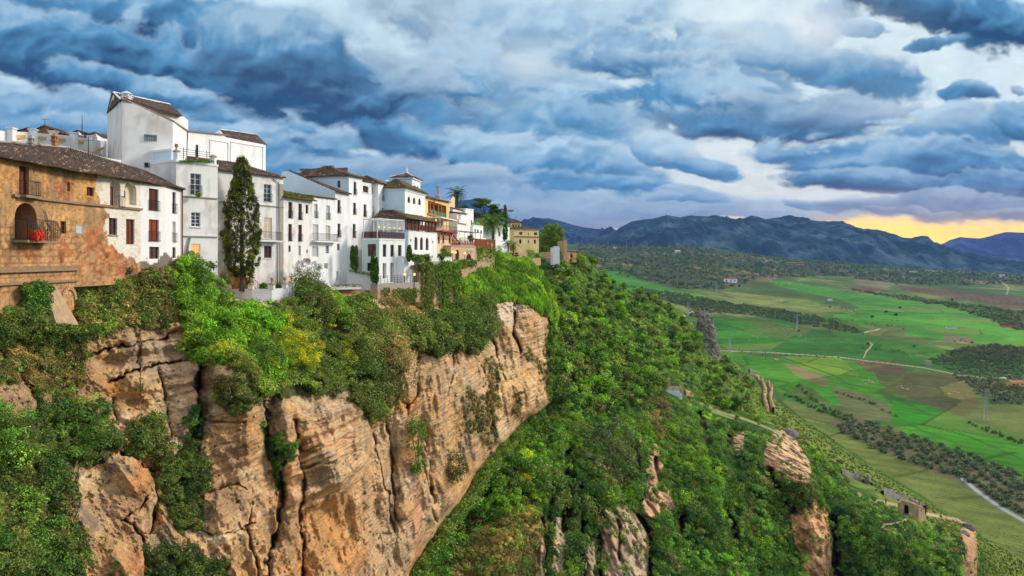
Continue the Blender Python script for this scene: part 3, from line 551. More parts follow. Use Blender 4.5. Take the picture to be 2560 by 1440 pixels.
FIELDS = [  # surveyed field outlines: polygon, colour, amount
 ([(1500, 676), (1560, 678), (1600, 700), (1700, 728), (1800, 745), (1760, 760), (1650, 742), (1560, 722), (1500, 700)], (88, 160, 40), 1),
 ([(1920, 697), (1960, 704), (2050, 716), (2150, 735), (2300, 745), (2420, 760), (2500, 780), (2520, 810), (2560, 815), (2560, 870), (2350, 850), (2200, 830), (2080, 790), (2150, 770), (2100, 748), (2000, 728), (1930, 712)], (92, 168, 40), 1),
 ([(1750, 790), (1850, 800), (1900, 820), (2040, 850), (2180, 860), (2350, 900), (2400, 935), (2260, 905), (2000, 885), (1790, 870)], (74, 148, 34), 1),
 ([(1950, 795), (2080, 790), (2160, 835), (2400, 880), (2560, 900), (2560, 960), (2330, 930), (2100, 900), (1950, 880), (1920, 830)], (66, 132, 34), .9),
 ([(1790, 880), (1900, 890), (2120, 905), (2200, 900), (2260, 950), (2180, 980), (2330, 1075), (2400, 1130), (2560, 1210), (2560, 1290), (2400, 1210), (2230, 1100), (2280, 1060), (2180, 1000), (2080, 980), (1990, 960), (1960, 1000), (2080, 1020), (2100, 1050), (1960, 990), (1850, 910)], (88, 162, 36), 1),
 ([(2230, 1000), (2300, 1010), (2420, 1050), (2560, 1090), (2560, 1200), (2400, 1140), (2280, 1080), (2230, 1060)], (74, 158, 30), 1),
 ([(2130, 975), (2200, 985), (2230, 1010), (2220, 1055), (2080, 1010), (1990, 940), (2000, 915)], (90, 170, 40), 1),
 ([(1960, 892), (2100, 893), (2150, 940), (2080, 942), (2000, 915)], (126, 168, 44), 1),
 ([(1955, 905), (2000, 918), (2060, 940), (2078, 960), (2060, 968), (1985, 935)], (150, 140, 88), 1),
 ([(2080, 965), (2160, 985), (2225, 1010), (2232, 1050), (2150, 1050), (2110, 1030)], (146, 136, 86), 1), ([(1960, 1000), (2060, 1030), (2100, 1050), (2080, 1062), (2000, 1050)], (150, 148, 82), .9),
 ([(1800, 728), (1860, 733), (2000, 748), (1920, 758), (1850, 750)], (150, 158, 78), 1), ([(1990, 745), (2060, 755), (2050, 768), (1960, 760)], (122, 150, 60), 1),
 ([(2170, 900), (2240, 905), (2270, 930), (2400, 935), (2450, 1010), (2420, 1045), (2280, 1000), (2200, 960)], (116, 104, 62), .8), ([(2130, 900), (2260, 905), (2270, 935), (2170, 930)], (126, 98, 72), .8),
 ([(2240, 712), (2560, 745), (2560, 785), (2440, 752), (2260, 728)], (128, 98, 72), .9), ([(2140, 715), (2210, 722), (2180, 735), (2110, 722)], (138, 96, 66), .9), ([(2490, 790), (2560, 785), (2560, 825), (2500, 818)], (118, 72, 56), 1),
 ([(2130, 690), (2230, 695), (2225, 725), (2140, 712)], (160, 140, 106), .6), ([(1860, 678), (1950, 686), (1930, 705), (1860, 700)], (176, 140, 100), .5), ([(1750, 690), (1870, 680), (1900, 700), (1830, 720)], (150, 124, 90), .4),
 ([(2020, 1060), (2090, 1082), (2120, 1095), (2400, 1200), (2560, 1306), (2700, 1400), (2700, 1500), (2560, 1430), (2300, 1250), (2100, 1120)], (124, 142, 66), 1),
 ([(2360, 835), (2440, 845), (2430, 860), (2360, 850)], (160, 136, 104), .9), ([(2000, 800), (2090, 810), (2120, 830), (2000, 820)], (140, 124, 76), .6), ([(2160, 808), (2260, 815), (2270, 840), (2180, 840)], (130, 132, 72), .7)]
DARKS = [[(1440, 612), (1700, 615), (2100, 658), (2560, 690), (2560, 712), (2240, 712), (2100, 690), (1920, 694), (1880, 705), (1800, 725), (1700, 720), (1560, 690), (1480, 670), (1440, 650)],
 [(1560, 715), (1700, 735), (1830, 760), (1960, 775), (2040, 790), (2140, 820), (2160, 838), (1950, 800), (1880, 790), (1750, 780), (1700, 765)], [(2330, 900), (2400, 870), (2500, 860), (2560, 870), (2560, 1010), (2480, 1010), (2420, 960)], [(2100, 720), (2560, 780), (2560, 830), (2480, 800), (2380, 770)],
 [(1750, 750), (1790, 760), (1760, 800), (1720, 790)]]
def valley_colour(px, py, P):
    x, y = P[..., 0], P[..., 1]; n1 = fbm(x/160, y/160, oct=5, seed=501); n2 = fbm(x/30, y/30, oct=4, seed=502)
    c = lin((76, 100, 42))*(1+.45*n1[..., None])+lin((130, 112, 70))*sstep(.05, .5, n1+.5*n2)[..., None]*.4
    wx = px+6*n1+2.5*n2; wy = py+3*n1+1.2*n2
    for poly in DARKS:
        m = polymask(wx, wy, poly); c[m] = lin((66, 76, 44))*(1+.5*n2[m][..., None])+lin((150, 118, 84))*sstep(.15, .5, n1[m])[..., None]*.5
    for poly, col, a in FIELDS:
        m = polymask(wx, wy, poly); g3 = lin(col)*a*.62; g3 = g3*.97+.03*g3.mean(); c[m] = c[m]*(1-a)+g3*(1+.45*n1[m]+.25*n2[m]+.10*np.sin((x[m]*.8+y[m])/3.2+2*n2[m]))[..., None]
    # patchwork of small plots: nearest jittered cell centre, turned with the valley
    a_, b_ = (x*.86+y*.5)/150, (-x*.5+y*.86)/85; best = np.full(x.shape, 9e9); sec = best.copy(); idv = np.zeros(x.shape)
    for di in (-1, 0, 1):
        for dj in (-1, 0, 1):
            ci, cj = np.floor(a_)+di, np.floor(b_)+dj; i8, j8 = ci.astype(np.int64), cj.astype(np.int64); z0 = np.zeros_like(i8); hx_ = _hash(i8, j8, z0, 5); hy_ = _hash(i8, j8, z0, 6); d = np.hypot(a_-ci-hx_, b_-cj-hy_); h3 = _hash(i8, j8, z0, 7)
            nb = d < best; sec = np.where(nb, best, np.minimum(sec, d)); idv = np.where(nb, h3, idv); best = np.where(nb, d, best)
    fade = (sstep(2600, 1500, y)*sstep(330, 420, y))[..., None]; t_ = (idv-.5)[..., None]; c = c*(1+fade*t_*np.array((.75, .42, .55))); hv = _hash((idv*9999).astype(np.int64), (idv*7777).astype(np.int64), np.zeros(idv.shape, dtype=np.int64), 9); yb_ = ((hv > .82)*.35)[..., None]*fade; c = c*(1-yb_)+lin((128, 124, 66))*yb_
    ed = (sstep(.045, .015, sec-best)*.55)[..., None]*fade*(vnoise(x/60, y/60, seed=8) > -.2)[..., None]; c = c*(1-ed)+lin((46, 62, 30))*ed
    m = polymask(px, py, [(2070, 1055), (2130, 1040), (2560, 1200), (2560, 1290), (2440, 1230), (2380, 1200), (2120, 1090)]); c[m] = lin((104, 96, 68))*(1+.3*n2[m][..., None])
    for line, wd, col in [([(1790, 876), (1900, 880), (2000, 886), (2100, 893), (2200, 906), (2300, 918), (2400, 938), (2470, 945)], 1.0, (176, 166, 140)), ([(2405, 1195), (2440, 1225), (2500, 1268), (2560, 1302), (2600, 1325)], 4, (176, 176, 180)), ([(2500, 700), (2522, 720), (2518, 735)], 1.2, (200, 170, 140)), ([(1990, 965), (2060, 1020), (2100, 1052), (2230, 1100)], 2, (60, 84, 30)), ([(2080, 978), (2180, 1010), (2290, 1070), (2420, 1120)], 1.2, (64, 84, 34)), ([(1960, 895), (2090, 940), (2120, 960), (2200, 975), (2330, 1040)], 1.5, (58, 84, 30)), ([(2160, 895), (2165, 880), (2182, 862), (2170, 855)], 1.4, (190, 176, 130)),
                         ([(1690, 795), (1712, 790), (1730, 780), (1760, 785)], 1.6, (200, 186, 150)), ([(2300, 1060), (2420, 1090), (2560, 1150)], 1.2, (50, 74, 28)), ([(2560, 690), (2400, 680), (2300, 676), (2240, 668)], 1., (190, 160, 120)), ([(1800, 1003), (1960, 1030)], 3, (170, 160, 104)), ([(2160, 832), (2200, 822)], 1.2, (196, 180, 130))]:
        d = polydist(px+1.5*n2, py+1*n2, line); a = sstep(wd*1.3, wd*.6, d)[..., None]*.9; c = c*(1-a)+lin(col)*a
    return np.clip(c, 0.005, 1)
vc = valley_colour(vpx, vpy, VP)
ring = []
valley = mesh_np('ground', VP.reshape(-1, 3), gridfaces(520, 640), MAT['field'], vc.reshape(-1, 3), smooth=True); tag(valley, kind='structure')
me_s = mesh_np('terrain', np.array([(-30000, -6000, -420), (30000, -6000, -420), (30000, 30000, -420), (-30000, 30000, -420)]), np.array([[0, 1, 2, 3]]), MAT['soil'], np.tile(lin((70, 90, 50)), (4, 1))); tag(me_s, kind='structure')
# ================================================================== mountains
def mountain(name, ridge, Y0, Y1, z0, seed, col, rough=1.0, n=420):
    xs = np.linspace(ridge[0][0], ridge[-1][0], n*2); t = np.linspace(0, 1.35, n//2)[:, None]
    rd = interp(xs, ridge)[None, :]; px = np.broadcast_to(xs[None, :], (n//2, len(xs))); Yb = Y0+(Y1-Y0)*np.clip(t, 0, 1.35)+px*0
    X = (px-CX)/F*Yb; jag = 3.0*fbm(xs/26, xs*0, oct=5, seed=seed+5)[None, :]*rough
    zr = (HY-rd-jag*.6)/F*Y1; prof = np.where(t <= 1, np.clip(t, 0, 1)**.85, 1-(t-1)*1.6)
    z = z0+(zr-z0)*prof
    k = (Y1-Y0)/2000.0*abs(1)
    g = fbm(X/700+.3*fbm(X/900, Yb/900, oct=3, seed=seed), Yb/1500, oct=6, gain=.55, seed=seed+1, ridged=True); fade = np.sin(np.clip(t, 0, 1)*math.pi)**.7
    z = z+g*170*fade*k*rough+fbm(X/160, Yb/160, oct=4, seed=seed+2)*22*fade*rough
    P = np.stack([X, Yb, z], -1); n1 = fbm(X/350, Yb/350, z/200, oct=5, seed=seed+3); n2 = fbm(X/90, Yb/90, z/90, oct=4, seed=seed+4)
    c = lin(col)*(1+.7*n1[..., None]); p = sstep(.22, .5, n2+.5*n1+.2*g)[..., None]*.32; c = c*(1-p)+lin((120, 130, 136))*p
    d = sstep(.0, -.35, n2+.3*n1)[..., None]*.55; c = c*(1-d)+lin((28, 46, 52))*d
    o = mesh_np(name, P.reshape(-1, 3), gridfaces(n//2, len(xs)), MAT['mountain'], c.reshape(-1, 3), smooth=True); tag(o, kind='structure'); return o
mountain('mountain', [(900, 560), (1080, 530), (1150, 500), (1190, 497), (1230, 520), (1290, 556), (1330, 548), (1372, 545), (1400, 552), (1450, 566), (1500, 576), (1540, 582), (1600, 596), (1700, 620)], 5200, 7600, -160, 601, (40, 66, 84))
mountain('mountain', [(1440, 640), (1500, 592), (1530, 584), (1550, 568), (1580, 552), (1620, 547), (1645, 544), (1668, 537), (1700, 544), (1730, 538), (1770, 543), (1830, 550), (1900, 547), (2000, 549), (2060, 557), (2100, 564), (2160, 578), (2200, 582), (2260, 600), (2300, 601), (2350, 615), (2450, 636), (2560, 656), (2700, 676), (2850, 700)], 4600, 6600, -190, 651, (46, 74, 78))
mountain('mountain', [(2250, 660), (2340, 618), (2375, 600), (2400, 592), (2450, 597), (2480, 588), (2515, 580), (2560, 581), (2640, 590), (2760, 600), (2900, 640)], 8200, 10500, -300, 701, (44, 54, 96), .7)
# ================================================================== building kit
MAT['plaster'] = mat_attr('plaster', 1.6, 0.10, 0.92, 0.35, 0.05, 0.15)
MAT['masonry'] = mat_attr('masonry', 3.5, 0.48, 0.95, 0.9, 0.10, 0.1, (1, 1, 1.6))
MAT['tile'] = mat_attr('tile', 2.5, 0.35, 0.9, 0.5, 0.04, 0.15)
MAT['wood'] = mat_plain('wood', (104, 58, 38), 0.7, 0.25, 5.0)
MAT['wood_red'] = mat_plain('wood_red', (150, 52, 40), 0.7, 0.2, 5.0)
MAT['white_paint'] = mat_plain('white_paint', (232, 232, 230), 0.6, 0.05, 3.0)
MAT['iron'] = mat_plain('iron', (44, 40, 42), 0.6, 0.1, 4.0, 0.4)
MAT['blind'] = mat_plain('blind', (196, 182, 136), 0.8, 0.08, 3.0)
MAT['shutter_pale'] = mat_plain('shutter_pale', (205, 208, 208), 0.8, 0.05, 3.0)
MAT['concrete'] = mat_plain('concrete', (168, 160, 148), 0.95, 0.3, 1.5, 0.1, 0, 0.5, 0.05)
MAT['stone'] = mat_plain('stone', (178, 150, 116), 0.95, 0.6, 1.8, 0.1, 0, 1.0, 0.15)
MAT['old_ledge'] = mat_plain('old_ledge', (150, 124, 96), .95, .5, 3., .1, 0, .8, .05)
MAT['edge_tile'] = mat_plain('edge_tile', (158, 128, 106), .9, .35, 4.)
MAT['terracotta'] = mat_plain('terracotta', (186, 112, 76), 0.85, 0.2, 4.0)
MAT['green_paint'] = mat_plain('green_paint', (36, 132, 74), 0.6, 0.1, 3.0)
MAT['red_cloth'] = mat_plain('red_cloth', (206, 56, 30), 0.8, 0.3, 6.0)
MAT['canvas'] = mat_plain('canvas', (226, 220, 206), 0.8, 0.05, 2.0)
MAT['room_shade'] = mat_plain('room_shade', (34, 26, 24), 0.9, 0.2, 2.0)  # near-black colour standing in for shade inside openings
MAT['metal_grey'] = mat_plain('metal_grey', (150, 154, 158), 0.5, 0.1, 3.0, 0.5, 0.3)
def glassmat(name, c, rough=0.12):
    m = newmat(name); bsdf(C4(S2L(c)), rough, spec=0.6); return m
MAT['pane'] = glassmat('pane', (46, 52, 60)); MAT['pane_brown'] = glassmat('pane_brown', (74, 54, 48)); MAT['glass_rail'] = glassmat('glass_rail', (150, 176, 186), 0.05)
def litmat(name, c, s):
    m = newmat(name); bsdf(C4(S2L((60, 40, 30))), 0.6, **{'Emission Color': C4(S2L(c)), 'Emission Strength': s}); return m
MAT['lit'] = litmat('lit', (255, 180, 90), 1.1); MAT['lit_orange'] = litmat('lit_orange', (190, 60, 16), .45); MAT['bulb'] = litmat('bulb', (255, 205, 110), 2.2); MAT['lit_soft'] = litmat('lit_soft', (255, 225, 190), .55)

class Fac:
    """vertical plane over a ground line seen from left (A) to right (B)"""
    def __init__(s, A, B):
        s.A = P3(A[0], HY, A[1]); s.B = P3(B[0], HY, B[1]); d = s.B-s.A; s.L = d.length; s.d = d.normalized(); s.n = Vector((s.d.y, -s.d.x, 0)); s.pxA = A[0]; s.pxB = B[0]
    def u(s, px): a = (px-CX)/F; return (a*s.A.y-s.A.x)/(s.d.x-a*s.d.y)
    def z(s, px, py): return (HY-py)/F*(s.A.y+s.u(px)*s.d.y)
    def at(s, u, z, out=0.0): p = s.A+s.d*u+s.n*out; return Vector((p.x, p.y, z))
    def P(s, px, py, out=0.0): return s.at(s.u(px), s.z(px, py), out)
def side_of(f, D):  # the wall running back from the near corner
    q = f.A-f.n*D; return Fac((CX+q.x/q.y*F, q.y), (f.pxA, f.A.y))
def plaster(kind):
    def fn(V, px, py):
        x, y, z = V[:, 0], V[:, 1], V[:, 2]; n = fbm(x/1.7, y/1.7, z/1.7, oct=4, seed=801); s = fbm(x*1.6, y*1.6, z/4, oct=3, seed=802); f = fbm(x*1.5, y*1.5, z*1.5, oct=3, seed=803)
        if kind == 'clean': c = np.tile(lin((238, 238, 236)), (len(V), 1))*(1+.05*n[:, None]); k = sstep(.0, .5, s+.3*f)[:, None]*.24; return c*(1-k)+lin((170, 160, 150))*k
        if kind == 'worn':
            c = np.tile(lin((234, 231, 226)), (len(V), 1)); k = sstep(-.05, .45, s+.5*f)[:, None]*.30; c = c*(1-k)+lin((150, 140, 130))*k
            k = sstep(.2, .5, n+.4*f)[:, None]*.34; return c*(1-k)+lin((196, 160, 128))*k
        if kind == 'yellow': return np.tile(lin((232, 196, 128)), (len(V), 1))*(1+.12*n[:, None])
        if kind == 'cream': return np.tile(lin((226, 196, 160)), (len(V), 1))*(1+.12*n[:, None])
        if kind == 'pale_yellow': return np.tile(lin((224, 200, 140)), (len(V), 1))*(1+.18*n[:, None]+.1*s[:, None])
        if kind == 'tan': return np.tile(lin((206, 172, 136)), (len(V), 1))*(1+.15*n[:, None])
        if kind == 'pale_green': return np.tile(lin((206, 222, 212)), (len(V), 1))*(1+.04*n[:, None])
        if kind == 'blue_paint_skylit': return np.tile(lin((204, 224, 234)), (len(V), 1))*(1+.05*n[:, None])  # annex paint; also skylight's blue cast coloured into white camera-facing side walls
        if kind == 'old':
            return np.tile(lin((170, 130, 96)), (len(V), 1))*(1+.5*n[:, None]+.2*f[:, None])
        if kind == 'stone':
            c = np.tile(lin((190, 160, 122)), (len(V), 1))*(1+.5*f[:, None]+.25*n[:, None]); k = sstep(.1, .5, n)[:, None]*.5; return c*(1-k)+lin((104, 96, 72))*k
        if kind == 'grey_stone': return np.tile(lin((140, 132, 124)), (len(V), 1))*(1+.5*f[:, None]+.3*n[:, None])
        return np.tile(lin((230, 230, 228)), (len(V), 1))
    return fn
def wall(name, f, top, zb, ops=(), colfn=None, mat='plaster', parent=None, loc=None, res=.28, t0=0.0, t1=None, label=None):
    """wall in plane f from u=t0..t1, from zb up to the polyline `top` ((px,py),...) or a height; ops = rectangular or arched openings"""
    t1 = f.L if t1 is None else t1
    if isinstance(top, (int, float)): ztop = lambda u: np.full_like(u, float(top))
    else:
        tu = [f.u(p[0]) for p in top]; tz = [f.z(*p) for p in top]; ztop = lambda u: np.interp(u, tu, tz)
    zt = float(np.max(ztop(np.linspace(t0, t1, 60))))
    R = []
    for o in ops:
        xm = .5*(o['x0']+o['x1']); R.append((f.u(o['x0']), f.u(o['x1']), f.z(xm, o['y1']), f.z(xm, o['y0']), o))
    us = sorted(set(list(np.linspace(t0, t1, max(2, int((t1-t0)/res)+1)))+[r[0] for r in R if t0 < r[0] < t1]+[r[1] for r in R if t0 < r[1] < t1]))
    zs = sorted(set(list(np.linspace(zb, zt, max(2, int((zt-zb)/res)+1)))+[min(max(r[2], zb), zt) for r in R]+[min(max(r[3], zb), zt) for r in R]))
    us, zs = np.array(us), np.array(zs); U, Z = np.meshgrid(us, zs); Zc = np.minimum(Z, ztop(us)[None, :])
    V = np.stack([f.A.x+f.d.x*U, f.A.y+f.d.y*U, Zc], -1).reshape(-1, 3); nu = len(us); fs = []
    for i in range(len(zs)-1):
        for j in range(nu-1):
            if Zc[i+1, j]-Zc[i, j] < 1e-4 and Zc[i+1, j+1]-Zc[i, j+1] < 1e-4: continue
            um, zm = .5*(us[j]+us[j+1]), .5*(zs[i]+zs[i+1])
            if any(r[0] < um < r[1] and r[2] < zm < r[3] for r in R): continue
            a = i*nu+j; fs.append((a, a+1, a+nu+1, a+nu))
    ex = []; 
    def addpoly(pts): b = len(V)+len(ex); ex.extend(pts); fs.append(tuple(range(b, b+len(pts))))
    for u0, u1, z0, z1, o in R:
        dp = o.get('rd', .25)
        if o.get('arch'):
            r = (u1-u0)/2; zc = z1-r*o.get('ar', 1.0); N = 10; ang = [math.pi*k/N for k in range(N+1)]; arc = [((u0+u1)/2-r*math.cos(a), zc+(z1-zc)*math.sin(a)) for a in ang]
            for k in range(N):
                (ua, za), (ub, zb_) = arc[k], arc[k+1]
                addpoly([f.at(ua, za), f.at(ub, zb_), f.at(ub, z1), f.at(ua, z1)]) if k != -1 else None
                addpoly([f.at(ua, za), f.at(ua, za, -dp), f.at(ub, zb_, -dp), f.at(ub, zb_)])
        else: zc = z1; addpoly([f.at(u0, z1), f.at(u0, z1, -dp), f.at(u1, z1, -dp), f.at(u1, z1)])
        addpoly([f.at(u0, z0), f.at(u0, z0, -dp), f.at(u0, zc, -dp), f.at(u0, zc)]); addpoly([f.at(u1, z0), f.at(u1, zc), f.at(u1, zc, -dp), f.at(u1, z0, -dp)])
        addpoly([f.at(u0, z0), f.at(u1, z0), f.at(u1, z0, -dp), f.at(u0, z0, -dp)])
    if ex: V = np.concatenate([V, np.array([tuple(e) for e in ex])])
    px, py = to_px(V); c = (colfn or plaster('clean'))(V, px, py)
    o = mesh_np(name, V, fs, MAT[mat], c, parent=parent, loc=loc)
    if label: o['label'] = label
    return o
FRAME = {'dark': ('wood', 'pane', 2), 'wframe': ('white_paint', 'pane', 3), 'brown': ('wood', 'wood', 0), 'blind': ('white_paint', 'blind', 0), 'closed': ('shutter_pale', 'shutter_pale', 0), 'lit': ('white_paint', 'lit_soft', 3), 'litorange': ('wood', 'lit_orange', 1), 'void': (None, 'room_shade', 0), 'bshutter': ('wood', 'wood', 0), 'panebrown': ('wood', 'pane_brown', 2), 'small': ('wood', 'pane', 0), 'litwarm': ('white_paint', 'lit', 2)}
def railing(f, u0, u1, z0, h, out, parent, loc, slab=False, name='railing', mat='iron', step=.13):
    m = MB(); pts = [f.at(u0, 0, 0), f.at(u0, 0, out), f.at(u1, 0, out), f.at(u1, 0, 0)]
    for a, b in zip(pts[:-1], pts[1:]):
        L = (b-a).length
        if L < .05: continue
        for zz in (z0+.06, z0+h): m.tube([(a.x, a.y, zz), (b.x, b.y, zz)], .022, 4)
        k = max(1, int(L/step))
        for i in range(k+1):
            p = a.lerp(b, i/k); m.tube([(p.x, p.y, z0), (p.x, p.y, z0+h)], .012, 4)
    m.build(name, MAT[mat], parent, loc)
    if slab:
        s = MB(); c = (pts[0]+pts[2])/2; s.box((c.x, c.y, z0-.09), f.d*((u1-u0)/2+.08), f.n*(out/2+.08), (0, 0, .09)); s.build('slab', MAT['white_paint'] if slab != 'stone' else MAT['old_ledge'], parent, loc)
def window(f, o, parent, loc):
    xm = .5*(o['x0']+o['x1']); u0, u1, z0, z1 = f.u(o['x0']), f.u(o['x1']), f.z(xm, o['y1']), f.z(xm, o['y0']); fm, pm, nm = FRAME[o['k']]; dp = o.get('rd', .25)
    w, h = u1-u0, z1-z0; g = -dp+.06; arch = o.get('arch'); m = MB(); um = (u0+u1)/2; T = .045 if w < 1 else .06
    def bar(ua, ub, za, zb, th=.03, gg=g): c = f.at((ua+ub)/2, (za+zb)/2, gg); m.box(c, f.d*((ub-ua)/2), f.n*th, (0, 0, (zb-za)/2))
    zc = z1-w/2*o.get('ar', 1.0) if arch else z1
    if fm:
        bar(u0, u0+T, z0, zc); bar(u1-T, u1, z0, zc); bar(u0+T, u1-T, z0, z0+T)
        if not arch: bar(u0+T, u1-T, z1-T, z1)
        else:
            N = 10; ar = [(um-(w/2-T/2)*math.cos(math.pi*k/N), zc+(z1-zc-T/2)*math.sin(math.pi*k/N)) for k in range(N+1)]
            for a, b in zip(ar[:-1], ar[1:]): m.tube([f.at(a[0], a[1], g), f.at(b[0], b[1], g)], T/2, 4)
        if nm or w > .8: bar(um-T/2, um+T/2, z0+T, (z1-T if not arch else z1-T*1.5), .028)
        for k in range(1, nm+1): zz = z0+(zc-z0)*k/(nm+1); bar(u0+T, um-T/2, zz-.018, zz+.018, .02); bar(um+T/2, u1-T, zz-.018, zz+.018, .02)
        if o['k'] in ('bshutter', 'blind', 'closed'):
            k = int(h/.14)
            for i in range(k): zz = z0+T+(h-2*T)*(i+.5)/k; bar(u0+T, u1-T, zz-.03, zz+.02, .008, g+.012)
        fr = m.build('window', MAT[fm], parent, loc)
    else: fr = parent
    p = MB(); gp = g-.035
    pts = [f.at(u0, z0, gp), f.at(u1, z0, gp)]+([f.at(um+(w/2)*math.cos(math.pi*k/10), zc+(z1-zc)*math.sin(math.pi*k/10), gp) for k in range(11)] if arch else [f.at(u1, z1, gp), f.at(u0, z1, gp)])
    p.poly(pts); pane = p.build('pane' if fm else 'opening_shade', MAT[pm], fr, loc)  # frameless openings get a dark sheet in place of interior shade
    r = o.get('rail')
    if r == 'flush': railing(f, u0-.05, u1+.05, z0, min(1.0, h*.45), .14, parent, loc)
    elif r == 'slab': railing(f, u0-.3, u1+.3, z0, 1.0, .55, parent, loc, slab=True)
    if o.get('sill'):
        s = MB(); c = f.at(um, z0-.05, .04); s.box(c, f.d*(w/2+.1), f.n*.09, (0, 0, .04)); s.build('sill', MAT[o['sill']], parent, loc)
    return fr
def O(x0, y0, x1, y1, k='dark', **kw): d = dict(x0=x0, y0=y0, x1=x1, y1=y1, k=k); d.update(kw); return d
def tile_roof(name, P0, P1, P2, P3, parent, loc, pitch=.26, col=(100, 80, 66), moss=0.0, seed=0, thick=.12):
    """pantiles: rounded ribs running from eave P0-P1 up to ridge P3-P2"""
    P0, P1, P2, P3 = [Vector(p) for p in (P0, P1, P2, P3)]; L = max((P1-P0).length, (P2-P3).length); S = max((P3-P0).length, (P2-P1).length)
    nr = max(2, int(L/pitch)); nu = nr*4+1; nv = max(2, int(S/.38))*2+1; uu = np.linspace(0, 1, nu)[None, :]; vv = np.linspace(0, 1, nv)[:, None]
    a = [np.array(tuple(p)) for p in (P0, P1, P2, P3)]; g = (a[0]*(1-uu)[..., None]+a[1]*uu[..., None])*(1-vv)[..., None]+(a[3]*(1-uu)[..., None]+a[2]*uu[..., None])*vv[..., None]
    n = (P1-P0).cross(P3-P0).normalized(); n = n if n.z > 0 else -n
    rib = np.abs(np.sin(np.linspace(0, nr*math.pi, nu)))[None, :]*.10; lip = np.where(np.arange(nv) % 2 == 0, .03, .0)[:, None]
    ti = (np.arange(nu)//4)[None, :]+0*vv; tj = (np.arange(nv)//2)[:, None]+0*uu
    j = _hash(ti.astype(np.int64), tj.astype(np.int64), np.zeros_like(ti, dtype=np.int64), seed)
    g = g+np.array(tuple(n))*((rib+lip+.03*(j-.5)+.05*fbm(g[..., 0]/1.5, g[..., 1]/1.5, oct=2, seed=seed))[..., None])
    c = lin(col)*(.55+.9*j)[..., None]; pl_ = (j > .94)[..., None]; c = np.where(pl_, lin((176, 150, 126)), c); gr = fbm(g[..., 0]/1.2, g[..., 1]/1.2, oct=3, seed=seed+3)
    k = sstep(-.15, .35, gr)[..., None]*.65; c = c*(1-k)+lin((66, 60, 56))*k
    if moss: k = (sstep(.25-moss*.6, .5, gr+.15)*min(1, moss+.2))[..., None]; c = c*(1-k)+lin((96, 100, 44))*k
    V = g.reshape(-1, 3); C = np.clip(c, 0, 1).reshape(-1, 3); Fc = gridfaces(nv, nu)
    lo = g-np.array(tuple(n))*thick; b = len(V); rim = [lo[0], lo[-1]]; V = np.concatenate([V, lo[0], lo[-1]]); C = np.concatenate([C, np.tile(lin((120, 84, 62)), (2*nu, 1))])
    i = np.arange(nu-1); f1 = np.stack([i, i+1, b+i+1, b+i], -1); tp = (nv-1)*nu; f2 = np.stack([tp+i+1, tp+i, b+nu+i, b+nu+i+1], -1); f3 = np.stack([b+i, b+i+1, b+nu+i+1, b+nu+i], -1)
    return mesh_np(name, V, np.concatenate([Fc, f1, f2, f3]), MAT['tile'], C, parent=parent, loc=loc)
def slab_roof(P0, P1, P2, P3, parent, loc, mat='white_paint', th=.15, name='parapet'):
    m = MB(); q = [Vector(p) for p in (P0, P1, P2, P3)]; m.hexa([p-Vector((0, 0, th)) for p in q]+q); return m.build(name, MAT[mat], parent, loc)
def ledge(f, x0, x1, y, hgt, out, parent, loc, name='string_course', mat='concrete'):
    u0, u1 = f.u(x0), f.u(x1); z = f.z(.5*(x0+x1), y); m = MB(); m.box(f.at((u0+u1)/2, z, out/2), f.d*((u1-u0)/2), f.n*(out/2), (0, 0, hgt/2)); return m.build(name, MAT[mat], parent, loc)
def pipe(f, pts, r, parent, loc, name='downpipe', mat='iron', out=.12):
    m = MB(); m.tube([f.P(x, y, out) for x, y in pts], r, 6); return m.build(name, MAT[mat], parent, loc)
def chimney(P, w, h, parent, loc, mat='white_paint', name='chimney'):
    m = MB(); P = Vector(P); m.box(P+Vector((0, 0, h/2)), (w/2, 0, 0), (0, w/2, 0), (0, 0, h/2)); m.box(P+Vector((0, 0, h+.05)), (w/2+.08, 0, 0), (0, w/2+.08, 0), (0, 0, .05))
    for sx in (-1, 1):
        for sy in (-1, 1): m.box(P+Vector((sx*w*.36, sy*w*.36, h+.25)), (.06, 0, 0), (0, .06, 0), (0, 0, .15))
    a = w/2+.1; b = P+Vector((0, 0, h+.4)); t = b+Vector((0, 0, .35))
    c = [b+Vector((sx*a, sy*a, 0)) for sx, sy in ((-1, -1), (1, -1), (1, 1), (-1, 1))]; m.poly(c[::-1])
    for i in range(4): m.poly([c[i], c[(i+1) % 4], t])
    return m.build(name, MAT[mat], parent, loc)
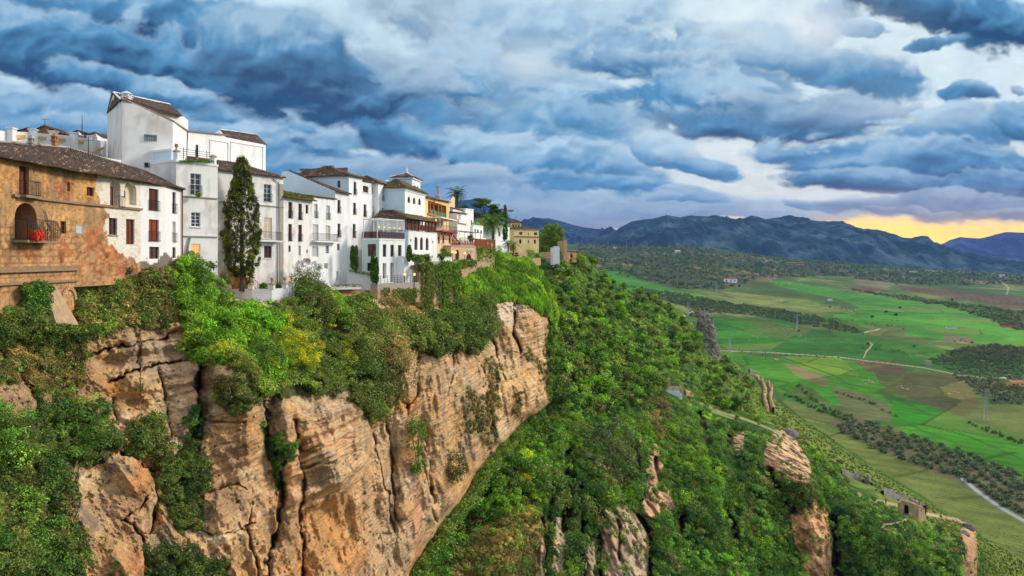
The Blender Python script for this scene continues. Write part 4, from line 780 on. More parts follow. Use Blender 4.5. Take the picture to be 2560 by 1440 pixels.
def house(name, label, A, B, top, base_py, D, ops=(), kind='clean', roof=None, side_ops=(), group=None, cat='house', side_kind=None, zbase=None, mat='plaster', res=.28, colfn=None, side_res=.5, oh=.35, roofkw=None, side_top=None, fill_back=True):
    f = Fac(A, B); loc = f.at(f.L/2, 0) - f.n*(D/2); zb = zbase if zbase is not None else f.z(.5*(A[0]+B[0]), base_py)-1.0; loc.z = zb
    root = empty(name, loc, label, cat, group or 'old houses along the cliff edge')
    wall('wall', f, top, zb, ops, colfn or plaster(kind), mat, root, loc, res)
    zA = top if isinstance(top, (int, float)) else f.z(*top[0]); zB = top if isinstance(top, (int, float)) else f.z(*top[-1])
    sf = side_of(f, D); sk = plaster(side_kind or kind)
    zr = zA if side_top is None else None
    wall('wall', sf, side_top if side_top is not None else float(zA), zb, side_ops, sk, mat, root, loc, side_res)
    q = f.B-f.n*D; ff = Fac((f.pxB, f.B.y), (CX+q.x/q.y*F, q.y)); 
    m = MB(); b0, b1 = f.A-f.n*D, f.B-f.n*D
    m.quad((f.B.x, f.B.y, zb), (b1.x, b1.y, zb), (b1.x, b1.y, zB), (f.B.x, f.B.y, zB)); m.quad((b1.x, b1.y, zb), (b0.x, b0.y, zb), (b0.x, b0.y, zA), (b1.x, b1.y, zB))
    cs = lin((225, 225, 222)) if kind in ('clean', 'worn') else plaster(kind)(np.array([[0., 0., 0.]]), np.zeros(1), np.zeros(1))[0]
    mesh_np('wall', np.array(m.v), m.f, MAT[mat], np.tile(cs, (len(m.v), 1)), parent=root, loc=loc)
    for o in ops:
        if o['k'] != 'niche': window(f, o, root, loc)
    for o in side_ops: window(sf, o, root, loc)
    rk = roofkw or {}
    def rp(u, d, z): p = f.A+f.d*u-f.n*d; return Vector((p.x, p.y, z))
    if roof:
        kind_, rise = roof; z0 = zA-.02; L = f.L; dz = zB-zA
        if kind_ == 'shed': tile_roof('roof', rp(-.15, -oh, zA-rise*oh/D+.05), rp(L+.15, -oh, zB-rise*oh/D+.05), rp(L+.15, D+.2, zB+rise), rp(-.15, D+.2, zA+rise), root, loc, **rk)
        elif kind_ == 'gable':
            h = D/2; tile_roof('roof', rp(-.2, -oh, zA-rise*oh/h+.05), rp(L+.2, -oh, zB-rise*oh/h+.05), rp(L+.2, h, zB+rise), rp(-.2, h, zA+rise), root, loc, **rk)
            tile_roof('roof', rp(L+.2, D+oh, zB-rise*oh/h+.05), rp(-.2, D+oh, zA-rise*oh/h+.05), rp(-.2, h, zA+rise), rp(L+.2, h, zB+rise), root, loc, **rk)
            g = MB(); g.poly([rp(0, 0, zA), rp(0, D, zA), rp(0, h, zA+rise)]); g.poly([rp(L, D, zB), rp(L, 0, zB), rp(L, h, zB+rise)]); mesh_np('gable', np.array(g.v), g.f, MAT[mat], np.tile(cs, (len(g.v), 1)), parent=root, loc=loc)
        elif kind_ == 'hip':
            h = D/2; e = min(h, L/2)*.98; zz = max(zA, zB); ea, eb = zA-rise*oh/h+.05, zB-rise*oh/h+.05
            r0, r1 = rp(e, h, zz+rise), rp(L-e, h, zz+rise); c0, c1, c2, c3 = rp(-oh, -oh, ea), rp(L+oh, -oh, eb), rp(L+oh, D+oh, eb), rp(-oh, D+oh, ea)
            tile_roof('roof', c0, c1, r1, r0, root, loc, **rk); tile_roof('roof', c3, c0, r0, r0, root, loc, **rk); tile_roof('roof', c1, c2, r1, r1, root, loc, **rk); tile_roof('roof', c2, c3, r0, r1, root, loc, **rk)
        elif kind_ == 'flat': slab_roof(rp(-.06, -.08, zA+.12), rp(L+.06, -.08, zB+.12), rp(L+.06, D, zB+.12), rp(-.06, D, zA+.12), root, loc, mat=rk.get('mat', 'white_paint'), th=.24)
    return root, f, loc, sf
# ================================================================== the old town, from near (left) to far (right)
# ---- old ochre house with its bastion
ZE = 6.9
def Ye(py, z=ZE): return z*F/(HY-py)
fA = Fac((-60, Ye(379)), (185, Ye(426.5))); fB = Fac((185, Ye(426.5)), (352, Ye(452.5))); fC = Fac((352, Ye(452.5)), (412, Ye(462))); fD = Fac((412, Ye(462)), (454, Ye(471)))
loc = Vector((-37, 55, -4)); R = empty('ochre_house', loc, 'long ochre and white house with red brick showing through and a big arch', 'house', 'old houses along the cliff edge')
def ochre(V, px, py):
    x, y, z = V[:, 0], V[:, 1], V[:, 2]; n = fbm(x/1.5, y/1.5, z/1.5, oct=5, seed=811); f = fbm(x*1.4, y*1.4, z*1.4, oct=4, seed=812); s = fbm(x*1.2, y*1.2, z/3, oct=4, seed=813)
    N = len(V); c = np.tile(lin((206, 158, 104)), (N, 1))*(1+.6*n[:, None]+.3*f[:, None]); k = (sstep(520, 440, py)*.5*sstep(-.2, .3, n))[:, None]; c = c*(1-k)+lin((214, 146, 70))*k
    k = sstep(-.2, .25, s+.35*f)[:, None]*.62; c = c*(1-k)+lin((124, 108, 90))*k
    wx, wy = px+26*n+16*f, py+24*f+14*s
    k = (sstep(500, 640, py)*.5)[:, None]; c = c*(1-k)+lin((196, 146, 104))*(1+.3*f[:, None])*k
    # coursed stonework low down
    row = np.floor(z/.5); cou = ((np.abs(np.mod(z, .5)-.25) > .215)|(np.abs(np.mod(y+.45*np.mod(row, 2), .9)-.45) > .41))&(py+14*n > 560)&(px < 192); c[cou] = c[cou]*.62; g = fbm(x*4, y*4, z*4, oct=3, seed=815)[:, None]; c = c*(1+.35*g); k = (sstep(-.05, -.35, g[:, 0]+.4*f)*.32)[:, None]; c = c*(1-k)+lin((92, 74, 58))*k
    for poly in [[(140, 470), (155, 440), (180, 455), (186, 500), (150, 505), (138, 500)], [(140, 560), (150, 600), (188, 590), (190, 640), (150, 650), (130, 600)], [(190, 590), (230, 570), (262, 560), (268, 612), (300, 615), (330, 640), (345, 690), (195, 690)], [(215, 488), (238, 490), (236, 512), (214, 505)], [(130, 495), (185, 500), (186, 520), (130, 508)], [(38, 560), (100, 600), (98, 640), (40, 640)]]:
        m = polymask(wx, wy, poly); br = lin((172, 100, 66))*(1+.9*f[m][:, None]); kk = (sstep(-.25, .2, n[m]+.6*vnoise(x[m]*3, y[m]*3, z[m]*6, seed=77))*.85)[:, None]; c[m] = c[m]*(1-kk)+br*kk
    for poly in [[(242, 430), (354, 440), (360, 525), (250, 512)], [(258, 515), (356, 520), (362, 660), (320, 650), (285, 612), (268, 610)]]:
        m = polymask(wx, wy, poly); w = lin((232, 222, 206))*(1+.08*n[m][:, None]); k = sstep(.12, .4, f[m]+.3*n[m])[:, None]*.5; c[m] = w*(1-k)+lin((206, 168, 128))*k
    m = (px > 351); w = np.tile(lin((232, 230, 228)), (N, 1)); k = sstep(.1, .7, s)[:, None]*.35; w = w*(1-k)+lin((150, 140, 134))*k; c[m] = w[m]
    m = (px > 351)&(wy > 655); c[m] = lin((120, 104, 92))*(1+.5*f[m][:, None])
    m = polymask(wx, wy, [(400, 650), (415, 640), (430, 635), (440, 650), (440, 668), (395, 668)]); c[m] = lin((128, 116, 108))
    return np.clip(c, 0, 1)
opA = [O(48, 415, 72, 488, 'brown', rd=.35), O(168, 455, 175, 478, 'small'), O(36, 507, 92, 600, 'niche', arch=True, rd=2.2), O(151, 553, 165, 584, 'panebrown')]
opB = [O(217, 468, 234, 490, 'panebrown'), O(275, 449, 301, 517, 'niche', arch=True, rd=.6), O(310, 455, 341, 512, 'niche', arch=True, rd=.5), O(190, 562, 208, 583, 'closed', rd=.12), O(272, 545, 293, 587, 'panebrown', sill='concrete'), O(315, 548, 336, 611, 'brown')]
opC = [O(372, 472, 396, 527, 'bshutter', rail='flush'), O(372, 549, 397, 604, 'litorange', rail='flush'), O(373, 617, 398, 647, 'panebrown')]
opD = [O(431, 480, 439, 534, 'panebrown', rail='flush'), O(431, 554, 439, 606, 'blind', rail='flush'), O(431, 618, 439, 645, 'panebrown')]
zbA = fA.z(100, 815); zbB = fB.z(280, 712); zbC = fC.z(380, 672)
wall('wall', fA, ZE+.02, zbA, opA, ochre, 'masonry', R, loc, .10); wall('wall', fB, ZE+.02, zbB, opB, ochre, 'masonry', R, loc, .10)
wall('wall', fC, ZE+.02, zbC, opC, ochre, 'plaster', R, loc, .16, label='clean white wall end of the ochre house'); wall('wall', fD, ZE+.02, zbC, opD, ochre, 'plaster', R, loc, .16)
for f, ops in ((fA, opA), (fB, opB), (fC, opC), (fD, opD)):
    for o in ops:
        if o['k'] != 'niche': window(f, o, R, loc)
def panel(f, x0, y0, x1, y1, out, mat, name='niche_back'):
    m = MB(); xm = (x0+x1)/2; u0, u1, z0, z1 = f.u(x0)-.1, f.u(x1)+.1, f.z(xm, y1)-.1, f.z(xm, y0)+.1; m.quad(f.at(u0, z0, out), f.at(u1, z0, out), f.at(u1, z1, out), f.at(u0, z1, out)); return m.build(name, mat, R, loc)
MAT['niche_white'] = mat_plain('niche_white', (226, 208, 178), .9, .2, 2.); MAT['ochre_dark'] = mat_plain('ochre_dark', (150, 92, 48), .9, .4, 1.5)
panel(fB, 275, 449, 301, 517, -.6, MAT['niche_white']); panel(fB, 310, 455, 341, 512, -.5, MAT['niche_white']); panel(fA, 30, 500, 99, 606, -2.2, MAT['room_shade'])  # the big arch's inner shade is coloured into its back panel
window(fB, O(276.5, 466, 293, 517, 'brown', rd=.5), R, loc); railing(fB, fB.u(291), fB.u(306), fB.z(298, 519), 1.0, .25, R, loc); window(fB, O(312, 476, 322, 495, 'brown', rd=.45), R, loc)
m = MB()  # inner arch, columns and hangings in the loggia
for x in (52, 60, 70, 80): m.tube([fA.P(x, 606, -1.5), fA.P(x, 540-(x > 60)*14, -1.5)], .16, 8)
m.build('curtain', MAT['wood'], R, loc)
railing(fA, fA.u(47), fA.u(85), fA.z(64, 489), 1.05, .5, R, loc, slab='stone'); railing(fA, fA.u(33), fA.u(110), fA.z(70, 601), 1.5, 1.0, R, loc, slab='stone', step=.2)
m = MB()
for k in range(26):
    t = k/25; x = 33+77*t; zt = fA.z(x, 562-10*abs(math.sin(t*9))-(26 if abs(t-.55) < .05 else 0)); m.tube([fA.P(x, 598, 1.08), fA.at(fA.u(x), zt*.4+fA.z(x, 598)*.6, 1.35), fA.at(fA.u(x), zt, 1.02)], .02, 4)
m.build('ironwork', MAT['iron'], R, loc)
for a in ((30, 185, 489.5, .16, .22, 'string_course', fA), (185, 352, 512, .16, .2, 'string_course', fB)):
    f = a[6]; m = MB(); z = fA.z(100, 497)  # one level course round both walls
    m.box(f.at((f.u(a[0])+f.u(a[1]))/2, z, .1), f.d*((f.u(a[1])-f.u(a[0]))/2), f.n*.12, (0, 0, .09)); m.build('string_course', MAT['old_ledge'], R, loc)
for yy, hh, oo in ((672, .40, .22), (706, .16, .16)):
    z = fA.z(95, yy); m = MB(); u0, u1 = fA.u(-60), fA.u(192); m.box(fA.at((u0+u1)/2, z, oo/2), fA.d*((u1-u0)/2), fA.n*oo, (0, 0, hh/2)); m.build('string_course', MAT['old_ledge'], R, loc)
m = MB(); m.hexa([fA.P(88, 812, 1.6), fA.P(146, 812, 1.6), fA.P(146, 812, 0), fA.P(88, 812, 0), fA.P(100, 716, .35), fA.P(130, 716, .35), fA.P(130, 716, 0), fA.P(100, 716, 0)]); m.build('buttress', MAT['stone'], R, loc)
m = MB(); 
for k in range(13): a = math.pi*k/12; m.box(fA.P(171-16*math.cos(a), 745-24*math.sin(a), .05), fA.d*.13, fA.n*.06, (0, 0, .11))
m.build('blind_arch', MAT['stone'], R, loc)
pipe(fD, [(452.5, 473), (452.5, 600), (453, 665)], .07, R, loc, mat='wood')
# roof of the ochre house
e0, e1, e2, e3, e4 = [fA.at(fA.u(-60), ZE-.1, .45), fA.at(fA.L, ZE-.1, .45), fB.at(fB.L, ZE-.1, .45), fC.at(fC.L, ZE-.1, .4), fD.at(fD.L, ZE-.1, .4)]
r0, r1, r2 = P3(-90, 352, 50), P3(172, 370, 61.8), P3(352, 424, 70)
tile_roof('roof', e0, e1, r1, r0, R, loc, seed=3); tile_roof('roof', e1, e2, r2, r1, R, loc, seed=5); tile_roof('roof', e2, e4, P3(452, 468, 73), r2, R, loc, seed=7)
m = MB(); m.quad(e0, e4, P3(454, 472, 72), P3(-90, 380, 50)); mesh_np('ceiling_boards', np.array([tuple(Vector(v)-Vector((0, 0, .12))) for v in m.v]), m.f, MAT['tile'], np.tile(lin((110, 84, 66)), (4, 1)), parent=R, loc=loc)
m = MB(); m.tube([r0, P3(40, 356, 55), r1], .14, 6); m.tube([r1, r2], .13, 6); m.build('ridge_tiles', MAT['concrete'], R, loc)
chimney(P3(78, 364, 55), .3, .15, R, loc, 'concrete'); chimney(P3(136, 364, 58), .32, .35, R, loc, 'terracotta')
# red shawl hanging on the loggia balcony
m = MB(); random.seed(5)
for i in range(60):
    p = fA.P(40+random.random()*22, 578+random.random()*20, 1.1+.25*random.random()); m.box(p, (random.uniform(.1, .2), 0, random.uniform(-.08, .08)), (0, .05, 0), (0, 0, random.uniform(.06, .14)))
tag(m.build('shawl', MAT['red_cloth'], None, fA.P(50, 590, 1.1)), 'bright red cloth with fringes hanging on the curved iron balcony of the big arch', 'cloth')
# ---- tall white tower house behind
zt0 = P3(305, 247, 72).z; zb = -3.0
tf = Fac((305, 71), (432, 74)); loc = P3(370, 640, 74); loc.z = zb
R = empty('tower_house', loc, 'tallest white windowed house with a steep slanting roof edge, behind the ochre house', 'house', 'old houses along the cliff edge')
tops = [(305, 247), (312, 249), (380, 280), (432, 305)]
ops = [O(360, 337, 391, 353, 'closed'), O(361, 407, 389, 419, 'panebrown')]
wall('wall', tf, tops, zb, ops, plaster('worn'), 'plaster', R, loc, .3)
for o in ops: window(tf, o, R, loc)
lf = Fac((268, 84), (305, 71)); wall('wall', lf, [(268, 283), (283, 235), (295, 263), (305, 247)], zb, (), plaster('worn'), 'plaster', R, loc, .4)
rf = Fac((432, 74), (466, 82)); wall('wall', rf, [(432, 305), (466, 326)], zb, (), plaster('clean'), 'plaster', R, loc, .5)
upf = Fac((312, 73.5), (455, 83.5)); wall('wall', upf, [(312, 251), (360, 264), (455, 290)], 5.0, (), plaster('clean'), 'plaster', R, loc, .8); wf = Fac((455, 84), (470, 98)); wall('wall', wf, [(455, 289), (470, 300)], zb, (), plaster('clean'), 'plaster', R, loc, .8)
m = MB(); a, b, c, d = P3(268, 640, 84), P3(305, 640, 71), P3(466, 640, 82), P3(440, 640, 96)
for q, w in ((c, d), (d, a)): m.quad((q.x, q.y, zb), (w.x, w.y, zb), (w.x, w.y, 13), (q.x, q.y, 13))
mesh_np('wall', np.array(m.v), m.f, MAT['plaster'], np.tile(lin((225, 225, 222)), (len(m.v), 1)), parent=R, loc=loc)
tile_roof('roof', P3(316, 249, 71), P3(456, 290, 82.5), P3(424, 262, 92), P3(283, 231, 82), R, loc, seed=11, pitch=.3)
tile_roof('roof', P3(303, 250, 70.6), P3(268, 284, 84), P3(280, 231, 84.5), P3(283, 231, 80), R, loc, seed=12, pitch=.3)
m = MB(); m.tube([P3(303, 246, 70.8), P3(380, 279, 73.3), P3(432, 303, 74.2), P3(467, 326, 82)], .13, 6); m.build('tile_edge', MAT['edge_tile'], R, loc)
m = MB(); m.tube([P3(283, 231, 81), P3(424, 261, 92)], .14, 6); m.tube([P3(283, 231, 81), P3(302, 248, 71)], .12, 6); m.build('ridge_tiles', MAT['white_paint'], R, loc)
chimney(P3(317, 252, 74), .75, .35, R, loc)
for x0, x1, y0, y1 in ((360, 391, 337, 353), (361, 389, 407, 419)):
    m = MB()
    for k in range(8): x = x0+(x1-x0)*k/7; m.tube([tf.P(x, y1+1, .1), tf.P(x, y0-1, .1)], .018, 4)
    for yy in (y0+3, y1-3): m.tube([tf.P(x0, yy, .1), tf.P(x1, yy+.4, .1)], .018, 4)
    m.build('window_bars', MAT['iron'], R, loc)
# ---- blue-white annex between tower and the narrow house
house('annex', 'small pale blue white block wedged beside the tower house and below its slanting edge', (428, 71.5), (440, 72), [(428, 374), (440, 372)], 470, 3, (), 'blue_paint_skylit', ('flat', 0), cat='annex')
# ---- narrow worn house with the roof terrace
ops = [O(476, 434, 503, 488, 'wframe', rail='flush'), O(478, 531, 501, 567, 'wframe', rd=.2, sill='white_paint'), O(478, 610, 501, 645, 'litwarm', rd=.2, sill='white_paint')]
R, f, loc, sf = house('narrow_house', 'narrow weathered white house with a railed roof terrace, one window on each floor', (440, 70), (544, 74), [(440, 401), (544, 414)], 735, 7, ops, 'worn', ('flat', 0), res=.2)
for y0, y1 in ((490, 496), (590, 592)): ledge(f, 452, 544, (y0+y1)/2, .1, .16, R, loc)
pipe(f, [(474, 594), (468, 618), (464, 640)], .09, R, loc, mat='metal_grey'); pipe(f, [(468, 618), (465, 650), (463, 664)], .1, R, loc, mat='terracotta')
z0 = f.z(490, 406)+.1
m = MB()
for k in range(5): m.tube([f.at(f.u(450), z0+.25+.22*k, -.1), f.at(f.u(530), z0+.25+.22*k, -.1)], .022, 5)
for x in (460, 490, 518): m.tube([f.at(f.u(x), z0, -.1), f.at(f.u(x), z0+1.3, -.1)], .03, 5)
m.build('railing', MAT['iron'], R, loc)
def pillar(P, w, h, urn, parent=None, lc=None, label=None, grp=None):
    P = Vector(P); r = empty('gate_pier', P, label, 'pier', grp) if parent is None else parent; lc = P if parent is None else lc
    m = MB(); m.box(P+Vector((0, 0, h/2)), (w/2, 0, 0), (0, w/2, 0), (0, 0, h/2)); m.build('pier' if parent is None else 'pier', MAT['white_paint'], r, lc)
    m = MB(); m.lathe(P+Vector((0, 0, h)), [(w*.85, 0), (w*.85, .06), (w*.55, .14), (w*.2, .26), (w*.12, .3)], 8); m.build('capstone', MAT['stone'], r, lc)
    if urn: m = MB(); m.lathe(P+Vector((0, 0, h+.3)), [(.10, 0), (.06, .08), (.16, .2), (.2, .38), (.14, .42), (.2, .5), (.02, .52)], 10); m.build('urn', MAT['stone'], r, lc)
    return r
pillar(f.at(f.u(445), z0, -.3), .45, .8, True, R, loc); pillar(f.at(f.u(537), z0, -.3), .5, .75, False, R, loc)
# ---- big white back block with the long tiled parapet
R, f, loc, sf = house('back_block', 'plain white windowless upper block with a small tiled roof, behind the cypress', (466, 86), (664, 108), [(466, 328), (548, 336), (560, 342), (600, 350), (664, 362)], 470, 9, (), 'clean', None, zbase=0)
m = MB()
for k in range(28): x = 466+(570-466)*k/27; m.box(f.P(x, 327+(x-466)*.11, .05), f.d*.12, f.n*.22, (0, 0, .09))
m.build('tile_edge', MAT['edge_tile'], R, loc)
tile_roof('roof', P3(568, 344, 96.5), P3(668, 363, 108.5), P3(641, 337, 118), P3(549, 324, 107), R, loc, seed=21, pitch=.33)
m = MB(); m.poly([P3(548, 345, 96), P3(570, 345, 97), P3(549, 324, 107), P3(535, 334, 107)]); m.build('gable', MAT['white_paint'], R, loc)
m = MB(); m.tube([P3(549, 324, 107), P3(641, 337, 118)], .15, 6); m.build('ridge_tiles', MAT['white_paint'], R, loc)
for (xa, xb, ya, yb) in ((523, 569, 349, 362), (575, 656, 354, 368)):
    m = MB(); m.tube([f.P(xa, ya+60, .05), f.P(xa, ya, .05), f.P(xb, ya+(xb-xa)*.17, .05), f.P(xb, ya+60+10, .05)], .08, 4); m.build('moulding', MAT['white_paint'], R, loc)
pipe(f, [(491, 392), (491, 362)], .12, R, loc, name='flue'); pipe(f, [(466.5, 330), (464, 395)], .06, R, loc)
# ---- big house behind the cypress
ops = [O(588, 450, 604, 500, 'wframe', rail='flush'), O(620, 456, 636, 503, 'wframe', rail='flush'), O(660, 461, 679, 505, 'wframe', rail='flush'), O(660, 544, 680, 597, 'lit'), O(660, 615, 679, 645, 'panebrown', sill='white_paint'), O(622, 686, 633, 716, 'void'), O(580, 620, 594, 648, 'panebrown')]
R, f, loc, sf = house('cypress_house', 'wide weathered white house with a long balcony, standing behind the tall cypress', (544, 79), (708, 88), [(544, 424), (708, 443)], 745, 8, ops, 'worn', ('shed', 2.3), oh=.4, res=.22, roofkw=dict(seed=31))
railing(f, f.u(632), f.u(692), f.z(662, 601), 1.05, .9, R, loc, slab=True); ledge(f, 546, 708, 511, .12, .15, R, loc); ledge(f, 546, 632, 598, .1, .12, R, loc)
pipe(f, [(681, 448), (694, 457), (693, 600), (692, 722)], .06, R, loc)
m = MB(); m.box(f.at(f.L-.35, (f.z(700, 460)+f.z(700, 735))/2, .03), f.d*.32, f.n*.04, (0, 0, (f.z(700, 460)-f.z(700, 735))/2)); m.build('quoin', MAT['concrete'], R, loc)
m = MB()
for k in range(9): m.tube([f.P(578+k*6, 668+k*6.4, 1.2), f.P(578+k*6, 655+k*6.4, 1.2)], .02, 4)
m.tube([f.P(578, 655, 1.2), f.P(626, 706, 1.2)], .03, 4); m.build('railing', MAT['iron'], R, loc)
m = MB(); m.hexa([f.P(570, 740, 0), f.P(640, 740, 0), f.P(640, 740, 1.3), f.P(570, 740, 1.3), f.P(570, 664, 0), f.P(636, 735, 0), f.P(636, 735, 1.3), f.P(570, 664, 1.3)]); m.build('stairs', MAT['terracotta'], R, loc)
# ---- curved terrace wall at the cypress
tw = [(566, 80.5), (590, 79.5), (630, 79), (680, 80), (720, 82), (737, 84)]
loc = P3(650, 740, 80)
R = empty('terrace_wall', loc, 'low curved white terrace wall under the cypress, carrying stone urns', 'wall', 'terrace walls along the cliff edge')
Zt, Zb2 = P3(650, 722, 80).z, P3(650, 752, 80).z
m = MB()
for (x0, y0), (x1, y1) in zip(tw[:-1], tw[1:]):
    a, b = P3(x0, 640, y0), P3(x1, 640, y1); d = (b-a).normalized(); n = Vector((-d.y, d.x, 0))*.35
    m.hexa([Vector((p.x, p.y, Zb2-1.2)) for p in (a, b, b+n, a+n)]+[Vector((p.x, p.y, Zt)) for p in (a, b, b+n, a+n)])
m.build('wall', MAT['white_paint'], R, loc)
m = MB()  # terrace floor
pts = [P3(x, 640, y) for x, y in tw]; pts += [P3(738, 640, 92), P3(575, 640, 88)]; m.poly([Vector((p.x, p.y, Zt-.7)) for p in pts]); m.build('paving', MAT['stone'], R, loc)
m = MB(); m.hexa([P3(676, 800, 81), P3(736, 800, 83.5), P3(736, 800, 88), P3(676, 800, 88), P3(676, 742, 80.6), P3(736, 742, 83.6), P3(736, 742, 88), P3(676, 742, 88)]); m.build('foundation', MAT['stone'], R, loc)
for i, (x, yy) in enumerate([(575, 80.2), (628, 79.2), (680, 80.1), (712, 81.8), (729, 83.2)]):
    p = P3(x, 640, yy); p.z = Zt; pillar(p, .55, .5+.05*(i == 4), i != 3 or True, None, None, 'white pier with a stone cap and urn on the curved terrace wall', 'urn piers on the curved terrace wall')
# ---- ivy roofed house
ops = [O(721, 505, 731, 546, 'dark', rail='flush'), O(746, 509, 755, 550, 'dark', rail='flush'), O(764, 512, 771, 534, 'small'), O(721, 560, 730, 603, 'dark', rail='flush'), O(746, 562, 755, 604, 'dark', rail='flush'), O(721, 614, 727, 630, 'panebrown'), O(746, 614, 752, 639, 'wframe'), O(766, 624, 770, 633, 'small')]
house('mossy_roof_house', 'white house with grass growing on its tiled roof and pairs of tall dark windows', (708, 88), (780, 95), [(708, 490), (780, 501)], 745, 8, ops, 'worn', ('shed', 1.9), oh=.7, res=.25, roofkw=dict(seed=41, moss=.9))
ops = [O(786, 510, 794, 545, 'closed', rail='flush'), O(816, 514, 825, 549, 'closed', rail='flush'), O(782, 561, 796, 601, 'blind'), O(814, 564, 826, 601, 'blind'), O(780, 616, 796, 642, 'closed'), O(814, 614, 823, 634, 'wframe'), O(810, 658, 820, 672, 'wframe'), O(785, 660, 792, 668, 'closed')]
R, f, loc, sf = house('blind_house', 'plain white house with beige roller blinds on a wide balcony, right of the grassy roof', (780, 95), (838, 101), [(780, 491), (838, 498)], 735, 8, ops, 'clean', ('shed', 1.0), oh=.25, res=.3, roofkw=dict(seed=43, moss=.35))
railing(f, f.u(779), f.u(834), f.z(806, 603), 1.05, .8, R, loc, slab=True)
# ---- step roofed pair
ops = [O(844, 500, 851, 531, 'dark', rail='flush', sill='terracotta'), O(844, 559, 851, 591, 'dark', rail='flush', sill='terracotta'), O(843, 610, 849, 626, 'small'), O(841, 677, 846, 702, 'wframe', arch=True)]
R, f, loc, sf = house('slope_roof_house', 'white house with skylight blue coloured into its side wall under a steep slanting tiled edge', (838, 101), (872, 105), [(838, 478), (872, 484)], 735, 9, ops, 'clean', None, side_top=[(722, 428), (838, 478)], side_kind='blue_paint_skylit')
tile_roof('roof', f.at(-.2, f.z(838, 478)-.1, .5), f.at(f.L+.1, f.z(872, 484)-.1, .5), P3(778, 446, 112), P3(722, 426, 108), R, loc, seed=45)
ops = [O(884, 455, 891, 487, 'dark', rail='flush', sill='white_paint'), O(883, 507, 890, 535, 'dark', rail='flush', sill='terracotta'), O(882, 560, 889, 593, 'dark', rail='flush', sill='terracotta'), O(879, 615, 889, 657, 'panebrown', arch=True)]
R, f, loc, sf = house('hip_roof_house', 'tall white house under a hipped tile roof carrying air conditioner boxes', (872, 105), (907, 110), [(872, 438), (907, 444)], 730, 10, ops, 'clean', ('hip', 1.6), side_ops=[O(843, 452, 851, 469, 'small')], oh=.5, roofkw=dict(seed=47), side_kind='blue_paint_skylit')
rr = P3(760, 425, 118); 
tile_roof('roof', P3(762, 440, 114), P3(868, 437, 106), P3(870, 420, 114), P3(748, 423, 119), R, loc, seed=48)
m = MB(); m.quad(P3(770, 470, 113), P3(868, 480, 106.5), P3(868, 437, 106.5), P3(770, 437, 113)); m.build('wall', MAT['white_paint'], R, loc)
for x in (812, 824, 831):
    p = P3(x, 421, 116); q = MB(); q.box(p, (.45, 0, 0), (0, .4, 0), (0, 0, .42)); r = tag(q.build('air_conditioner', MAT['metal_grey'], None, p), 'grey air conditioner box on the roof of the tall hipped white house', 'air conditioner', 'roof air conditioners')
    g = MB(); g.lathe((0, 0, .43), [(.3, 0), (.3, .03), (.05, .04)], 10); g.build('fan', MAT['iron'], r)
ops = [O(906, 465, 921, 481, 'panebrown', sill='white_paint'), O(929, 470, 943, 487, 'panebrown', sill='white_paint'), O(909, 511, 916, 541, 'panebrown', rail='flush', sill='terracotta'), O(931, 515, 937, 544, 'panebrown', rail='flush', sill='terracotta')]
house('middle_house', 'white house with two wide brown windows close under its eave', (907, 110), (945, 116), [(907, 452), (945, 460)], 730, 8, ops, 'clean', ('shed', 1.4), roofkw=dict(seed=51), oh=.3)
ops = [O(956, 474, 962, 502, 'dark', rail='flush', sill='white_paint'), O(955, 520, 961, 547, 'dark', rail='flush', sill='white_paint')]
R, f, loc, sf = house('turret_house', 'slim white turret with a small hipped tile roof and two tall windows', (945, 114), (971, 119), [(945, 456), (971, 461)], 730, 6, ops, 'clean', ('hip', 1.2), roofkw=dict(seed=53), oh=.4)
chimney(f.at(f.L+.5, f.z(971, 470), -.4), .7, .8, R, loc); 
m = MB(); m.box(f.at(f.L+.5, f.z(971, 560), -.4), (.35, 0, 0), (0, .35, 0), (0, 0, f.z(971, 470)-f.z(971, 560))); m.build('pilaster', MAT['white_paint'], R, loc)
# ---- terrace restaurant in front
side = [O(919, 610, 940, 641, 'panebrown'), O(917, 657, 930, 680, 'void')]
front = [O(957, 611, 966, 642, 'dark'), O(976, 612, 985, 642, 'dark'), O(995, 613, 1004, 642, 'dark'), O(957, 658, 966, 696, 'dark', rd=.6), O(976, 657, 985, 704, 'dark', rd=.6), O(995, 657, 1004, 696, 'dark', rd=.6)]
R, f, loc, sf = house('terrace_restaurant', 'low white restaurant block with a glass railed roof terrace and six tall windows', (948, 104), (1012, 110.5), [(948, 598), (1012, 600)], 716, 3.2, front, 'clean', ('flat', 0), side_ops=side, side_kind='pale_green', cat='restaurant', zbase=P3(950, 735, 104).z)
zt = f.z(980, 599)+.12
m = MB(); px0 = sf.A
def ring(z, out=-.12):
    return [Vector((sf.A.x, sf.A.y, z))+sf.n*out, Vector((f.A.x, f.A.y, z)), Vector((f.B.x, f.B.y, z))+f.n*out]
r = ring(zt+1.05); m.tube(r, .03, 5); r = ring(zt+.1); m.tube(r, .04, 5)
for k in range(9): p = f.at(f.L*k/8, zt, -.12); m.tube([p, p+Vector((0, 0, 1.05))], .05, 4)
for k in range(4): p = Vector(sf.at(sf.L*k/4, zt, -.12)); m.tube([p, p+Vector((0, 0, 1.05))], .05, 4)
m.build('railing', MAT['wood'], R, loc)
m = MB(); m.quad(f.at(0, zt+.15, -.1), f.at(f.L, zt+.15, -.1), f.at(f.L, zt+1., -.1), f.at(0, zt+1., -.1)); m.quad(sf.at(0, zt+.15, -.1), sf.at(sf.L, zt+.15, -.1), sf.at(sf.L, zt+1., -.1), sf.at(0, zt+1., -.1)); m.build('glass_screen', MAT['pane_brown'], R, loc)
m = MB()
hp = zt+3.0
